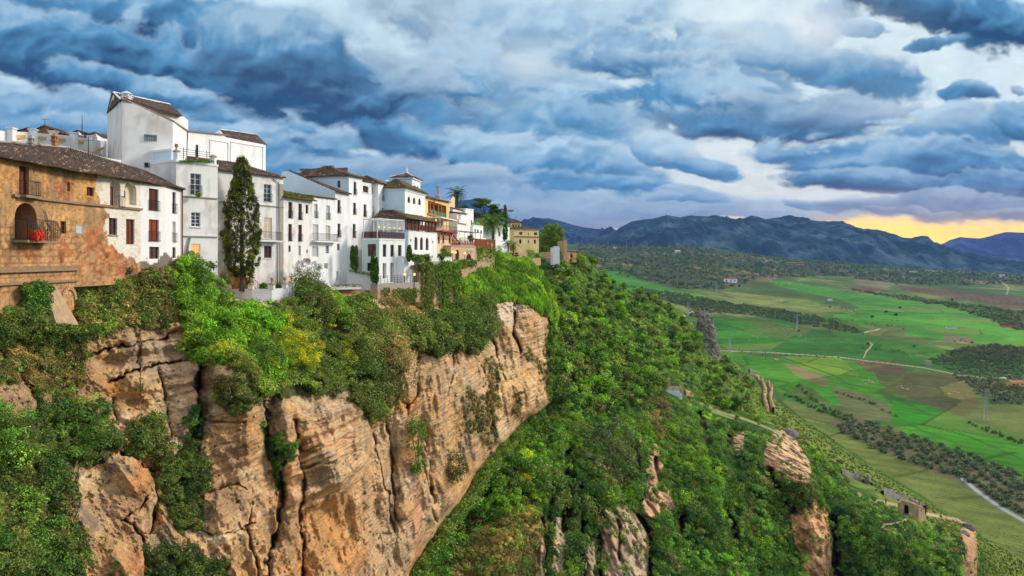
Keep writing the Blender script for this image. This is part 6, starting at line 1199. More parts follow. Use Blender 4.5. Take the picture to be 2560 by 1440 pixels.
PAL = {'green': [(104, 146, 44), (80, 126, 36), (130, 166, 56), (60, 100, 32)], 'bright': [(126, 176, 44), (102, 154, 36), (156, 190, 62), (84, 132, 32)], 'olive': [(110, 124, 60), (92, 110, 52), (132, 140, 76), (98, 98, 58)],
 'brown': [(132, 118, 78), (108, 106, 62), (150, 134, 94), (84, 96, 48)], 'dark': [(66, 92, 40), (84, 112, 46), (52, 78, 36), (104, 116, 56)], 'yellow': [(232, 212, 20), (214, 200, 24), (150, 168, 30), (110, 146, 32)],
 'mix': [(90, 126, 50), (108, 136, 56), (130, 146, 70), (70, 104, 42), (112, 116, 68)], 'sage': [(128, 124, 80), (110, 112, 62), (142, 126, 80)], 'forest': [(104, 142, 54), (124, 158, 66), (82, 118, 46), (140, 166, 76)],
 'deep': [(66, 108, 44), (84, 130, 50), (50, 86, 38), (108, 146, 58)], 'cypress': [(66, 82, 34), (50, 68, 30), (84, 94, 44), (98, 100, 50)], 'olivetree': [(104, 122, 96), (84, 104, 80), (126, 140, 112), (70, 88, 66)], 'greyleaf': [(84, 100, 76), (100, 114, 88)]}
def cliff_pts(poly, n, warp=12, rng=None, fn=cliff_depth, maxtry=40):
    rng = rng or RNG; xs = [p[0] for p in poly]; ys = [p[1] for p in poly]; out = []; tot = 0
    for _ in range(maxtry):
        x = rng.uniform(min(xs)-warp, max(xs)+warp, n*2); y = rng.uniform(min(ys)-warp, max(ys)+warp, n*2)
        m = polymask(x+warp*vnoise(x/28, y/28, seed=3)+.4*warp*vnoise(x/8, y/8, seed=6), y+warp*vnoise(x/28, y/28, seed=4), poly); out.append(np.stack([x[m], y[m]], -1)); tot += m.sum()
        if tot >= n: break
    q = np.concatenate(out)[:n]; q = q[np.argsort(q[:, 1])]; Y = fn(q[:, 0], q[:, 1]); P = P3a(q[:, 0], q[:, 1], Y)
    e = 2.0; Px = P3a(q[:, 0]+e, q[:, 1], fn(q[:, 0]+e, q[:, 1])); Py = P3a(q[:, 0], q[:, 1]+e, fn(q[:, 0], q[:, 1]+e)); nn = unit(np.cross(Py-P, Px-P)); nn = np.where(nn[:, 1:2] > 0, -nn, nn)
    return q, P, nn
def bushes(P, nn, rad, pal, Rb, Hb, rng):
    """group clumps into separate domed bushes, each with its own height and leaf colour"""
    rng = rng or RNG; K = max(4, int(len(P)/9)); ci = rng.choice(len(P), min(K, len(P)), replace=False); C = P[ci]; Rk = Rb*np.exp(rng.normal(size=len(ci))*.35); best = np.full(len(P), 9e9); who = np.zeros(len(P), dtype=int)
    for k in range(len(ci)):
        d = np.linalg.norm(P-C[k], axis=1)/Rk[k]; m = d < best; best[m] = d[m]; who[m] = k
    dome = np.sqrt(np.clip(1-best**2, 0, 1))*Hb*(Rk[who]/Rb)*rng.uniform(.5, 1.3, len(ci))[who]
    col = pick(PAL[pal], len(ci), rng)*np.exp(rng.normal(size=len(ci))*.30)[:, None]; col = col[who]*.75+pick(PAL[pal], len(P), rng)*.25
    return P+nn*(dome-.15*Hb)[:, None], col
def scrub(poly, n, r, per, size, pal, lift=.35, fn=cliff_depth, squash=(1, 1, .85), warp=12, rng=None, Rb=None, Hb=None, **kw):
    q, P, nn = cliff_pts(poly, n, warp, rng, fn); nn = unit(nn*.6+np.array((0, 0, .55))); rad = r*np.exp((rng or RNG).normal(size=len(P))*.35)
    big = fbm(P[:, 0]/3.5, P[:, 1]/3.5, P[:, 2]/3.5, oct=3, seed=77); P2, col = bushes(P, nn, rad, pal, Rb or r*2.2, Hb if Hb is not None else r*1.25, rng); col = col*np.exp(.6*big)[:, None]
    return leaf_cloud(P2+nn*(rad*lift*.6)[:, None], rad*.8, per, size, col, rng, squash=squash, nrm=nn, **kw)
# ------------------------------------------------------------------ cover on the cliff
G = lambda k: VEG[k]
parts = [scrub(G('ivy_green'), 1700, .7, 90, .085, 'bright', Hb=.45, Rb=1.8), scrub(G('ivy_green'), 500, .8, 90, .085, 'green', Hb=.8), scrub([(500, 850), (600, 880), (640, 930), (600, 960), (540, 900)], 80, .7, 90, .08, 'olive')]
tag(leaf_obj('shrubbery', parts), kind='stuff')
parts = [scrub(G('broom'), 700, .8, 80, .085, 'mix'), scrub([(690, 800), (745, 830), (790, 880), (770, 930), (700, 930), (700, 870)], 260, .75, 110, .05, 'yellow', lift=.6), scrub([(835, 870), (870, 880), (885, 930), (850, 935)], 60, .75, 110, .05, 'yellow', lift=.6), scrub([(660, 900), (760, 930), (750, 970), (660, 960)], 50, .6, 80, .05, 'yellow', lift=.6), scrub([(735, 795), (820, 800), (830, 840), (800, 830)], 40, .7, 80, .06, 'yellow', lift=.6), scrub([(520, 870), (600, 880), (590, 915), (520, 900)], 26, .6, 80, .05, 'yellow', lift=.6),
         scrub([(630, 930), (700, 930), (700, 985), (640, 985)], 90, .8, 90, .085, 'bright')]
tag(leaf_obj('shrubbery', parts), kind='stuff')
parts = [scrub(G('bush_mid'), 1100, .9, 100, .10, 'mix', Hb=1.0), scrub(G('bush_mid'), 150, 1.3, 120, .10, 'olive', Hb=1.), scrub([(740, 720), (830, 745), (860, 850), (790, 800)], 200, .9, 90, .10, 'green'), scrub([(945, 760), (1000, 790), (985, 900), (965, 1040), (925, 1040), (950, 900)], 180, 1.3, 120, .09, 'brown')]
tag(leaf_obj('shrubbery', parts), kind='stuff')
parts = [scrub(G('bush_right'), 900, 1.2, 90, .13, 'mix'), scrub(G('bush_right'), 180, 1.4, 90, .13, 'green'), scrub([(1060, 830), (1120, 850), (1200, 860), (1180, 890), (1070, 885)], 120, 1.1, 80, .12, 'olive'), scrub([(1150, 740), (1200, 775), (1180, 810), (1140, 790)], 60, 1.0, 90, .10, 'bright', lift=.5)]
tag(leaf_obj('shrubbery', parts), kind='stuff')
parts = [scrub(G('herb'), 1100, .42, 60, .07, 'brown', el=2.2, Hb=.2), scrub(G('herb'), 620, .45, 60, .07, 'mix', Hb=.35), scrub(G('herb'), 90, .7, 90, .075, 'dark', Hb=.5), scrub(G('herb_low'), 800, .4, 60, .06, 'brown', el=2.2, Hb=.2), scrub(G('herb_low'), 600, .42, 60, .06, 'mix', Hb=.3), scrub(G('tuft'), 200, .5, 80, .06, 'olive', el=2.4),
         scrub([(-40, 790), (40, 780), (90, 830), (40, 850), (-40, 840)], 120, .5, 80, .06, 'dark')]
tag(leaf_obj('undergrowth', parts), kind='stuff')
parts = [scrub(G('dark'), 1500, .5, 110, .055, 'dark', Hb=.5), scrub(G('dark'), 500, .7, 120, .055, 'deep'), scrub(G('dark'), 160, .6, 120, .05, 'forest', lift=.8), scrub(G('dark_mid'), 700, .5, 100, .06, 'dark'), scrub(G('dark_mid'), 200, .55, 100, .06, 'olive', lift=.6), scrub(G('dark_low'), 260, .5, 90, .06, 'dark'), scrub(G('crackgreen'), 160, .4, 90, .06, 'deep'), scrub(G('crack2'), 150, .4, 80, .06, 'deep'),
         scrub([(40, 1130), (150, 1200), (190, 1330), (60, 1380), (-40, 1300)], 200, .6, 90, .06, 'brown')]
tag(leaf_obj('undergrowth', parts), kind='stuff')
parts = [scrub(G('ivy_wall'), 2200, .6, 60, .15, 'bright', Hb=.12, Rb=3., lift=.2, el=2.6, hang=.65, squash=(1, 1, 1.2), warp=6), scrub(G('ivy_wall'), 400, .7, 60, .16, 'green', Hb=.1, lift=.1, el=2.6, hang=.65, squash=(1, 1, 1.3), warp=6), scrub(G('edgegreen'), 160, 1., 60, .17, 'green', el=2., hang=.4, warp=5)]
tag(leaf_obj('ivy', parts), kind='stuff')
parts = []
for k, n in (('sage1', 90), ('sage2', 40), ('sage3', 70), ('sage4', 130), ('sage5', 150)): parts.append(scrub(G(k), n, .55, 60, .10, 'sage', el=2., warp=9))
rs = np.random.default_rng(3)  # small tufts on ledges all over the rock
xs = rs.uniform(0, 1340, 3000); ys = rs.uniform(820, 1440, 3000); mk = (ys > interp(xs, CL_TOP)+40)&(xs < interp(ys, CL_EDGE)-12)&(vnoise(xs/60, ys/40, seed=90) > .1); xs, ys = xs[mk][:420], ys[mk][:420]
P = cliff_surface(xs, ys); parts.append(leaf_cloud(P+np.array((0, -.05, .05)), .10+.14*rs.random(len(P))*P[:, 1]/60, 26, .05, pick(PAL['mix'], len(P), rs), rs, el=2))
tag(leaf_obj('grass_tufts', parts), kind='stuff')
ye = RNG.uniform(1070, 1480, 230); xe = interp(ye, CL_EDGE)+RNG.uniform(-2, 26, 230); Pe = P3a(xe, ye, cliff_depth(interp(ye, CL_EDGE)-16, ye)+2.0+3*RNG.random(230)); tag(leaf_obj('shrubbery', [leaf_cloud(Pe, 1.0*np.exp(.3*RNG.normal(size=230)), 80, .13, pick(PAL['forest'], 230))]), kind='stuff')
# creeper on the bastion wall and shrubs at its foot
xs = RNG.uniform(38, 104, 260); ys = RNG.uniform(706, 826, 260); mk = polymask(xs+8*vnoise(xs/12, ys/12, seed=1), ys, [(44, 716), (80, 706), (106, 722), (92, 790), (70, 830), (30, 830), (46, 780)]); P = np.array([tuple(fA.P(a, b, .35+.5*RNG.random())) for a, b in zip(xs[mk], ys[mk])])
tag(leaf_obj('creeper', [leaf_cloud(P, .42, 90, .06, pick(PAL['deep'], len(P)), hang=.3)]), kind='stuff')
xs = RNG.uniform(-60, 200, 190); P = np.array([tuple(fA.P(a, 818+10*RNG.random()+(14 if a < 45 else 0)-(60*RNG.random() if a < 40 else 0), .5+1.8*RNG.random())) for a in xs])
tag(leaf_obj('undergrowth', [leaf_cloud(P, .45, 80, .06, pick(PAL['mix'], len(P)), el=1.8), leaf_cloud(P[::3]+np.array((0, -.8, -.6)), .5, 90, .06, pick(PAL['dark'], len(P[::3])))]), kind='stuff')
# hanging creepers below the garden walls
def curtain(f, px0, px1, y0, y1, n, pal, out=.2, size=.09, rng=None):
    rng = rng or RNG; x = rng.uniform(px0, px1, n); P = []
    for xi in x:
        yt = y0+rng.uniform(-3, 6); yb = yt+(y1-yt)*rng.random()**.7; k = max(2, int((yb-yt)/5))
        for i in range(k): p = f.P(xi+rng.normal()*1.2, yt+(yb-yt)*i/k, out+.15*rng.random()); P.append(tuple(p))
    P = np.array(P); return leaf_cloud(P, .28, 16, size, pick(PAL[pal], len(P), rng), rng, hang=.5, el=2)
fW = Fac((1048, 110.3), (1150, 123)); fW2 = Fac((944, 100.6), (1048, 110.2)); fW3 = Fac((1127, 131), (1190, 145))
tag(leaf_obj('creeper', [curtain(fW, 1050, 1148, 660, 790, 46, 'mix', .25), curtain(fW, 1060, 1075, 660, 800, 36, 'olive', .3), curtain(fW, 1100, 1145, 655, 800, 20, 'green', .35), curtain(fW2, 946, 1046, 724, 770, 26, 'mix', .2), curtain(fW3, 1128, 1190, 652, 676, 60, 'mix', .2), curtain(Fac((1187, 146), (1236, 168)), 1190, 1236, 620, 660, 30, 'green', .2)]), kind='stuff')
# grass on the old roofs
fr = Fac((708, 88), (780, 95)); P = np.array([tuple(fr.at(fr.L*RNG.random(), fr.z(708, 490)+.15+.9*t, .5-3.0*t)) for t in RNG.random(150)]); tag(leaf_obj('grass', [leaf_cloud(P, .22, 34, .05, pick(PAL['olive'], len(P)), el=2.5, hang=-.3)]), kind='stuff')
# ------------------------------------------------------------------ cover on the hillside
def hscrub(*a, **k): return scrub(*a, fn=hill_depth, **k)
def avoid(polys, q):
    m = np.zeros(len(q), dtype=bool)
    for p in polys: m |= polymask(q[:, 0], q[:, 1], p)
    return m
RK = [p for p, c in HROCK]
BROWNS = [(1190, 1325), (1270, 1280), (1352, 1280), (1362, 1480), (1100, 1480)]
def hcover(poly, n, r, per, size, pal, lift=.3, warp=10, Rb=None, Hb=None, free=False, **kw):
    q, P, nn = cliff_pts(poly, n, warp, RNG, hill_depth); m = ~avoid(RK if free else RK+[BROWNS], q) & (q[:, 1] > interp(q[:, 0], H_TOP)+1)
    for line, wd, c in HPATH: m &= polydist(q[:, 0], q[:, 1], line) > wd*1.3
    m &= ~((np.abs(q[:, 0]-1694) < 36)&(np.abs(q[:, 1]-986) < 17)) & ~((np.abs(q[:, 0]-2282) < 34)&(np.abs(q[:, 1]-1292) < 16)&(q[:, 1] > 1282))
    for line, wd, c in HCR: m &= polydist(q[:, 0], q[:, 1], line) > wd*(.9+.5*RNG.random(len(q)))
    q, P, nn = q[m], P[m], nn[m]; nn = unit(nn*.5+np.array((0, 0, .6))); rad = r*np.exp(RNG.normal(size=len(P))*.38)
    big = fbm(P[:, 0]/7, P[:, 1]/7, P[:, 2]/7, oct=3, seed=78); P2, col = bushes(P, nn, rad, pal, Rb or r*2.3, Hb if Hb is not None else r*1.6, RNG); col = col*np.exp(.8*big)[:, None]
    return leaf_cloud(P2+nn*(rad*lift*.6)[:, None], rad*.8, per, size, col, nrm=nn, **kw)
FOREST = [(1374, 655), (1440, 636), (1478, 642), (1505, 692), (1560, 726), (1640, 746), (1700, 782), (1740, 840), (1790, 900), (1850, 935), (1895, 975), (1915, 1030), (1930, 1065), (1850, 1040), (1750, 1005), (1700, 1000), (1600, 1010), (1500, 1040), (1400, 1040), (1384, 1000), (1388, 800)]
RAVINE = [(1384, 980), (1500, 1030), (1600, 1000), (1700, 990), (1760, 1015), (1900, 1075), (1955, 1090), (2060, 1140), (2140, 1240), (2230, 1270), (2330, 1310), (2400, 1320), (2450, 1380), (2480, 1450), (2470, 1475), (1050, 1475), (1120, 1370), (1230, 1190), (1300, 1090)]
parts = [hcover(FOREST, 1700, 1.2, 60, .26, 'forest', el=1.2), hcover(FOREST, 500, 1.0, 60, .26, 'olive', el=1.2)]
tag(leaf_obj('undergrowth', parts), kind='stuff')
parts = [hcover(BROWNS, 260, .5, 60, .12, 'mix', free=True, Hb=.8), hcover(RAVINE, 600, .8, 60, .16, 'sage', el=2., Rb=2., Hb=1.6), hcover(RAVINE, 400, .9, 60, .16, 'brown', Rb=2.2, Hb=1.6), hcover(RAVINE, 4200, 1.0, 80, .16, 'deep', el=1.3, Rb=2.8, Hb=2.2), hcover(RAVINE, 2000, 1.05, 80, .16, 'green', el=1.3, Rb=2.4, Hb=2.0), hcover(RAVINE, 500, 1.5, 90, .17, 'mix', el=1.3),
  hcover([(1310, 1040), (1400, 1010), (1560, 1050), (1660, 1090), (1600, 1130), (1450, 1130), (1380, 1110)], 700, .9, 70, .17, 'bright', hang=.35, el=2, Hb=.35, Rb=4.), hcover([(1240, 1200), (1340, 1130), (1400, 1130), (1380, 1260), (1300, 1290), (1220, 1300)], 260, 1., 90, .14, 'bright'), hcover([(1260, 1210), (1330, 1180), (1330, 1290), (1270, 1290)], 60, .9, 100, .10, 'yellow'),
  hcover([(1440, 1080), (1540, 1060), (1610, 1110), (1600, 1180), (1500, 1200), (1440, 1150)], 200, 1.3, 90, .15, 'greyleaf'), hcover([(1480, 1170), (1580, 1170), (1590, 1300), (1500, 1290)], 200, .9, 80, .15, 'olive', hang=.4, el=2), hcover([(1660, 1090), (1800, 1180), (1900, 1300), (1800, 1300), (1680, 1180)], 260, 1.2, 80, .16, 'bright', hang=.3),
  hcover([(1600, 1010), (1660, 1000), (1690, 1080), (1640, 1110)], 80, 1.4, 90, .16, 'brown'), hcover([(1190, 1330), (1270, 1290), (1350, 1290), (1360, 1470), (1120, 1470)], 420, .42, 50, .10, 'brown', el=2., free=True, Hb=.3), hcover(BROWNS, 400, .42, 50, .10, 'sage', el=2., free=True, Hb=.3), hcover([(1955, 1210), (2060, 1220), (2040, 1260), (1960, 1300)], 60, 1.2, 90, .16, 'olive')]
q = []
for poly, c in HROCK:
    a = np.array(poly, dtype=float); k = max(6, int((np.ptp(a[:, 0])*np.ptp(a[:, 1]))/120)); q.append(np.stack([RNG.uniform(a[:, 0].min()-8, a[:, 0].max()+8, k), RNG.uniform(a[:, 1].min()-6, a[:, 1].max(), k)], -1))
q = np.concatenate(q); q = q[(vnoise(q[:, 0]/18, q[:, 1]/22, seed=33) > -.15)&(q[:, 1] > interp(q[:, 0], H_TOP)+4)]; P = P3a(q[:, 0], q[:, 1], hill_depth(q[:, 0], q[:, 1])); parts.append(leaf_cloud(P, .45+.5*RNG.random(len(P)), 50, .15, pick(PAL['mix'], len(P)), el=1.5))
tag(leaf_obj('shrubbery', parts), kind='stuff')
FL = [(1740, 840), (1800, 890), (1900, 965), (2000, 1045), (2200, 1182), (2400, 1308), (2560, 1402), (2600, 1440), (2560, 1480), (2470, 1440), (2400, 1350), (2240, 1250), (2100, 1180), (1950, 1080), (1900, 1010)]
parts = [hcover(FL, 1800, .32, 26, .22, 'olive', el=2.2, warp=4, Hb=.2), hcover(FL, 500, .5, 30, .22, 'forest', warp=4), hcover([(1930, 1040), (2060, 1130), (2120, 1200), (2050, 1180), (1950, 1100)], 160, 1., 60, .2, 'forest')]
tag(leaf_obj('grass', parts), kind='stuff')
# ------------------------------------------------------------------ single trees and shrubs
def limb(m, p, d, L, r, depth, rng, tips):
    q = Vector(p)+Vector(d)*L; m.tube([p, Vector(p).lerp(q, .5)+Vector(rng.normal(size=3)*L*.05), q], [r, r*.8, r*.55], 5, cap=False)
    if depth <= 0: tips.append(q); return
    for k in range(3):
        a = rng.uniform(0, 6.28); t = rng.uniform(.5, .9); nd = (Vector(d)*(.9)+Vector((math.cos(a)*t, math.sin(a)*t, rng.uniform(.0, .35)))).normalized(); limb(m, q, nd, L*rng.uniform(.55, .8), r*.55, depth-1, rng, tips)
def make_tree(name, label, cat, group, H, R, pal, seed, per=46, size=.30, trunk=.35, lean=.1, squash=(1, 1, .85), blobs=16, loc=(0, 0, 0), el=1.2, col_mul=1.0, trunk_r=.16):
    rng = np.random.default_rng(seed); root = empty(name, loc, label, cat, group); m = MB(); tips = []
    d = Vector((rng.normal()*lean, rng.normal()*lean, 1)).normalized(); m.tube([(0, 0, -.8), (0, 0, 0)], [trunk_r*1.25, trunk_r], 6, cap=False); limb(m, (0, 0, 0), d, H*trunk, trunk_r, 2, rng, tips); m.build('trunk', MAT['bark'], root, None)
    cz = H-R*.95; c = []; top = Vector((d.x, d.y, 0))*H*trunk
    for k in range(blobs): v = unit(rng.normal(size=3)); rr = R*.62*rng.random()**.4; c.append((top.x+v[0]*rr, top.y+v[1]*rr, cz+v[2]*rr*.75))
    c = np.array(c+[tuple(t) for t in tips[:6]]); rad = R*(.34+.22*rng.random(len(c))); col = pick(PAL[pal], len(c), rng)*col_mul; col = col*np.exp(.30*rng.normal(size=len(c)))[:, None]
    leaf_obj('crown', [leaf_cloud(c, rad, per, size, col, rng, squash=squash, shell=.55, el=el)], root); return root
def make_bush(name, label, cat, group, R, pal, seed, per=90, size=.07, loc=(0, 0, 0), squash=(1, 1, .9), blobs=14, H=None, flowers=None, el=1.4):
    rng = np.random.default_rng(seed); root = empty(name, loc, label, cat, group); H = H or R; m = MB()
    for k in range(7): a = rng.uniform(0, 6.28); m.tube([(0, 0, -.3), (math.cos(a)*R*.3, math.sin(a)*R*.3, H*.5), (math.cos(a)*R*.5, math.sin(a)*R*.5, H*.9)], [.05, .035, .015], 4, cap=False)
    m.build('stem', MAT['bark'], root); v = unit(rng.normal(size=(blobs, 3)))*np.array((R*.55, R*.55, H*.55)); v[:, 2] += H*.5; ps = [leaf_cloud(v, R*(.38+.25*rng.random(blobs)), per, size, pick(PAL[pal], blobs, rng), rng, squash=squash, el=el)]
    leaf_obj('foliage', ps, root)
    if flowers:
        w = unit(rng.normal(size=(60, 3))+np.array((0, -.3, .5)))*np.array((R*1.0, R*1.0, H*.8)); w[:, 2] += H*.55; leaf_obj('blossom', [leaf_cloud(w, R*.17, 44, .055, np.array([lin(flowers[i % len(flowers)]) for i in range(60)]), rng)], root)
    return root
def PX(px, py, fn): return P3a(np.array(float(px)), np.array(float(py)), fn(np.array([float(px)]), np.array([float(py)]))[0])
protos = [make_tree('hillside_tree', 'rounded green tree in the dense wood on the slope beyond the gorge', 'tree', 'trees on the wooded slope', 5.4+.5*(i % 3), 2.5+.25*(i % 4), ('forest', 'green', 'mix', 'olive', 'forest', 'bright', 'deep')[i], 900+i, per=42, size=.26, col_mul=(1, 1.1, 1.15, .95, .8, 1.1, .85)[i], blobs=(16, 14, 12, 10, 18, 15, 16)[i]) for i in range(7)]
rng = np.random.default_rng(11); spots = []
tries = 0
while len(spots) < 262 and tries < 30000:
    tries += 1; x, y = rng.uniform(1380, 1920), rng.uniform(648, 1060)
    if not polymask(np.array([x]), np.array([y]), FOREST)[0]: continue
    Y = hl_f(np.array([x]), np.array([y]))[0]; rpx = 2.0*F/Y
    if any((x-a)**2+((y-b)*1.5)**2 < (rpx*.86)**2 for a, b in spots): continue
    if 1640 < x < 1750 and 925 < y < 1050: continue
    if 1880 < x < 1960 and 930 < y < 1060: continue
    spots.append((x, y))
for i, (x, y) in enumerate(spots):
    o = protos[i] if i < 7 else copy_tree(protos[rng.integers(0, 7)]); p = PX(x, y, hill_depth); o.location = (p[0], p[1], p[2]-.7); o.rotation_euler = (0, 0, rng.uniform(0, 6.28)); s = rng.uniform(.62, 1.15); o.scale = (s, s, s*rng.uniform(.85, 1.1))
sp = [make_bush('shrub', 'leafy green shrub in the overgrown ravine', 'shrub', 'shrubs in the overgrown ravine', 2.0+.3*i, ('deep', 'green', 'mix', 'bright')[i], 950+i, per=70, size=.16, blobs=12, el=1.3) for i in range(4)]
n = 0
while n < 90:
    x, y = rng.uniform(1200, 2420), rng.uniform(1040, 1440)
    if not polymask(np.array([x]), np.array([y]), RAVINE)[0] or avoid(RK, np.array([[x, y+10.]]))[0] or polymask(np.array([x]), np.array([y]), [(1190, 1330), (1270, 1280), (1362, 1280), (1362, 1470), (1120, 1470)])[0]: continue
    if any(polydist(np.array([x]), np.array([y]), l)[0] < 22 for l, w, c in HPATH) or any(polydist(np.array([x]), np.array([y]), l)[0] < w*2.2 for l, w, c in HCR): continue
    if (2180 < x < 2330 and 1190 < y < 1335) or (1640 < x < 1750 and y < 1045): continue
    o = sp[n] if n < 4 else copy_tree(sp[n % 4]); p = PX(x, y, hill_depth); o.location = (p[0], p[1]-.5, p[2]-1.0); o.rotation_euler = (0, 0, rng.uniform(0, 6.28)); s = rng.uniform(.55, 1.15); o.scale = (s, s, s); n += 1
# ---- named trees
rng = np.random.default_rng(21); p = P3(604, 722, 79.2); root = empty('cypress', p, 'tall dark green column shaped cypress in front of the wide white house', 'tree'); H = 15.6; zb0 = 1.75
m = MB(); m.tube([(0, 0, -.3), (.05, 0, 1.2), (0, 0, 3.0), (0, 0, 9), (0, 0, 14)], [.34, .27, .24, .15, .03], 8); m.build('trunk', MAT['bark'], root)
n = 640; hz = rng.random(n); prof = np.interp(hz, [0, .06, .15, .35, .6, .8, .93, 1], [.9, 1.6, 2.0, 2.12, 1.75, 1.15, .75, .3]); a = rng.uniform(0, 6.28, n); rr = prof*(.55+.45*rng.random(n)**.35); lob = 1+.35*fbm(np.cos(a)*1.7, np.sin(a)*1.7, hz*9, oct=3, seed=5); cen = np.stack([np.cos(a)*rr*lob, np.sin(a)*rr*lob, zb0+hz*(H-zb0-.5)], -1)
leaf_obj('crown', [leaf_cloud(cen, .37*np.exp(.25*rng.normal(size=n)), 54, .072, pick(PAL['cypress'], n, rng)*1.15*np.exp(.45*rng.normal(size=n))[:, None], rng, squash=(.8, .8, 1.35), shell=.4, el=1.8, hang=-.35)], root)
def cyp(px, py, Y, H, R, label, pal='dark', grp=None, n=90, size=.09):
    rng = np.random.default_rng(int(px)); root = empty('slim_cypress', P3(px, py, Y), label, 'tree', grp); m = MB(); m.tube([(0, 0, -.2), (0, 0, H*.9)], [.1, .02], 5); m.build('trunk', MAT['bark'], root)
    hz = rng.random(n); pr = R*np.interp(hz, [0, .1, .4, .8, 1], [.5, .9, 1, .6, .15]); a = rng.uniform(0, 6.28, n); c = np.stack([np.cos(a)*pr*.7, np.sin(a)*pr*.7, H*(.04+.94*hz)], -1)
    leaf_obj('crown', [leaf_cloud(c, R*.45, 36, size, pick(PAL[pal], n, rng), rng, squash=(.8, .8, 1.6), el=1.8)], root); return root
cyp(1263, 602, 222, 11.5, 1.0, 'slim dark pencil cypress right of the big palm', 'deep', size=.16); cyp(881, 672, 101, 3.4, .38, 'left one of two slim cypresses by the blue white terrace wall', 'deep', 'slim cypresses at the restaurant'); cyp(890, 680, 101, 4.0, .36, 'right one of two slim cypresses by the blue white terrace wall', 'deep', 'slim cypresses at the restaurant')
cyp(932, 706, 100.5, 4.4, .4, 'left slim cypress in front of the restaurant doorway', 'deep', 'slim cypresses at the restaurant'); cyp(941, 708, 100.5, 3.7, .38, 'right slim cypress in front of the restaurant doorway', 'deep', 'slim cypresses at the restaurant'); cyp(1023, 652, 108.5, 2.4, .5, 'small cypress beside the round window of the white palace', 'olive', 'slim cypresses at the restaurant')
b = make_bush('lilac_tree', 'big flowering lilac bush with mauve blossom below the plain white houses', 'bush', None, 2.3, 'green', 31, per=150, size=.075, blobs=26, H=3.4, flowers=[(150, 116, 160), (176, 150, 184), (96, 120, 60), (124, 96, 134)]); b.location = P3(770, 738, 88)
def bush(px, py, Y, R, pal, label, seed, grp=None, name='bush', **kw): b = make_bush(name, label, 'bush', grp, R, pal, seed, **kw); b.location = P3(px, py, Y); return b
bush(563, 712, 74.5, 1.1, 'olive', 'reddish olive bush at the foot of the stairs left of the cypress', 41, size=.06); bush(617, 716, 80.5, 1.0, 'deep', 'small dark bush right of the cypress trunk', 42, size=.06, H=2.4); bush(659, 728, 81, .8, 'deep', 'little bush between the stone urns on the terrace', 43, size=.06); bush(693, 724, 83, .7, 'mix', 'shrub against the white house near the last urns', 44, size=.06)
def on_cliff(px, py, dz=0): return PX(px, py, cliff_depth)
for (px_, py_, R, pal, lab, sd, sq, H) in [(1044, 1165, 1.9, 'deep', 'long oval dark bush hanging on the bare orange cliff', 45, (1, 1, 1.3), 6.8), (1132, 1190, 2.5, 'dark', 'round dark bush growing on the lower right of the cliff', 46, (1, 1, .9), 3.2), (355, 1130, 1.0, 'dark', 'dark bush in the cleft of the left cliff above the creepers', 47, (1, 1, 1), 2.4), (735, 1440, 1.0, 'dark', 'dark bush at the bottom of the picture between orange rocks', 48, (1, 1, 1), 1.0), (536, 1440, 1.1, 'dark', 'dark bush at the foot of the broad brown buttress', 49, (1, 1, 1), 1.4)]:
    if lab.startswith('dark bush at the bottom'): continue
    q = on_cliff(px_, py_); b = make_bush('bush', lab, 'bush', None, R, pal, sd, per=120, size=.085, squash=sq, H=H, blobs=26); b.location = (q[0]+.2, q[1]-1.1, q[2])
def frond_palm(name, label, loc, trunk_h, L, n, seed, trunk_r=.35, pal='olive'):
    rng = np.random.default_rng(seed); root = empty(name, loc, label, 'palm'); m = MB(); m.tube([(0, 0, -.5), (.1, 0, trunk_h*.5), (0, 0, trunk_h)], [trunk_r*1.2, trunk_r, trunk_r*1.25], 8); m.build('trunk', MAT['bark'], root)
    for i in range(n):
        a = i*2.399+rng.uniform(-.2, .2); e = 1.25-2.0*(i/n); pts = []; p = np.array((0, 0, trunk_h)); LL = L*rng.uniform(.85, 1.1)
        for k in range(11): pts.append(p.copy()); ek = e-1.5*(k/10)**1.3; p = p+np.array((math.cos(a)*math.cos(ek), math.sin(a)*math.cos(ek), math.sin(ek)))*LL/10
        V = []; Fq = []; s = np.array((-math.sin(a), math.cos(a), 0)); C = []
        for k in range(1, 11):
            w = L*.20*math.sin(math.pi*(k/11)**.8)+.1
            for sg in (-1, 1):
                for h in (0, .5):
                    q = pts[k-1]*(1-h)+pts[k]*h; d = (pts[k]-pts[k-1])/np.linalg.norm(pts[k]-pts[k-1]); tip = q+s*sg*w+d*w*.6+np.array((0, 0, -w*.35)); b0 = len(V); V += [q, q+d*L*.03, tip, tip-d*.05]; Fq.append((b0, b0+1, b0+2, b0+3)); C += [lin(PAL[pal][k % 3])*rng.uniform(.6, 1.2)]*4
        leaf_b = mesh_np('frond', np.array(V), np.array(Fq), MAT['leaf'], np.array(C), parent=root)
    return root
frond_palm('palm_tree', 'tall palm with a full crown in front of the white garden wall', P3(1232, 604, 198), 5.6, 5.2, 44, 61, pal='forest'); frond_palm('palm_tree', 'palm crown rising behind the gable of the yellow house', P3(1142, 520, 200), 4.2, 4.0, 28, 62, pal='dark'); frond_palm('palm_tree', 'small straggly palm beside the orange brick piers', P3(1270, 640, 196), 3.6, 2.4, 18, 63, .2, 'olive'); frond_palm('palm_tree', 'small palm low on the terrace left of the yellow mansion', P3(1283, 636, 200), 2.6, 2.4, 18, 64, .2, 'olive')
rng = np.random.default_rng(71); root = empty('cedar_tree', P3(1212, 600, 228), 'spreading dark cedar with flat layered branches behind the palms', 'tree'); m = MB(); m.tube([(0, 0, -1), (.3, 0, 5), (-.4, 0, 11)], [.5, .4, .2], 7); c = []
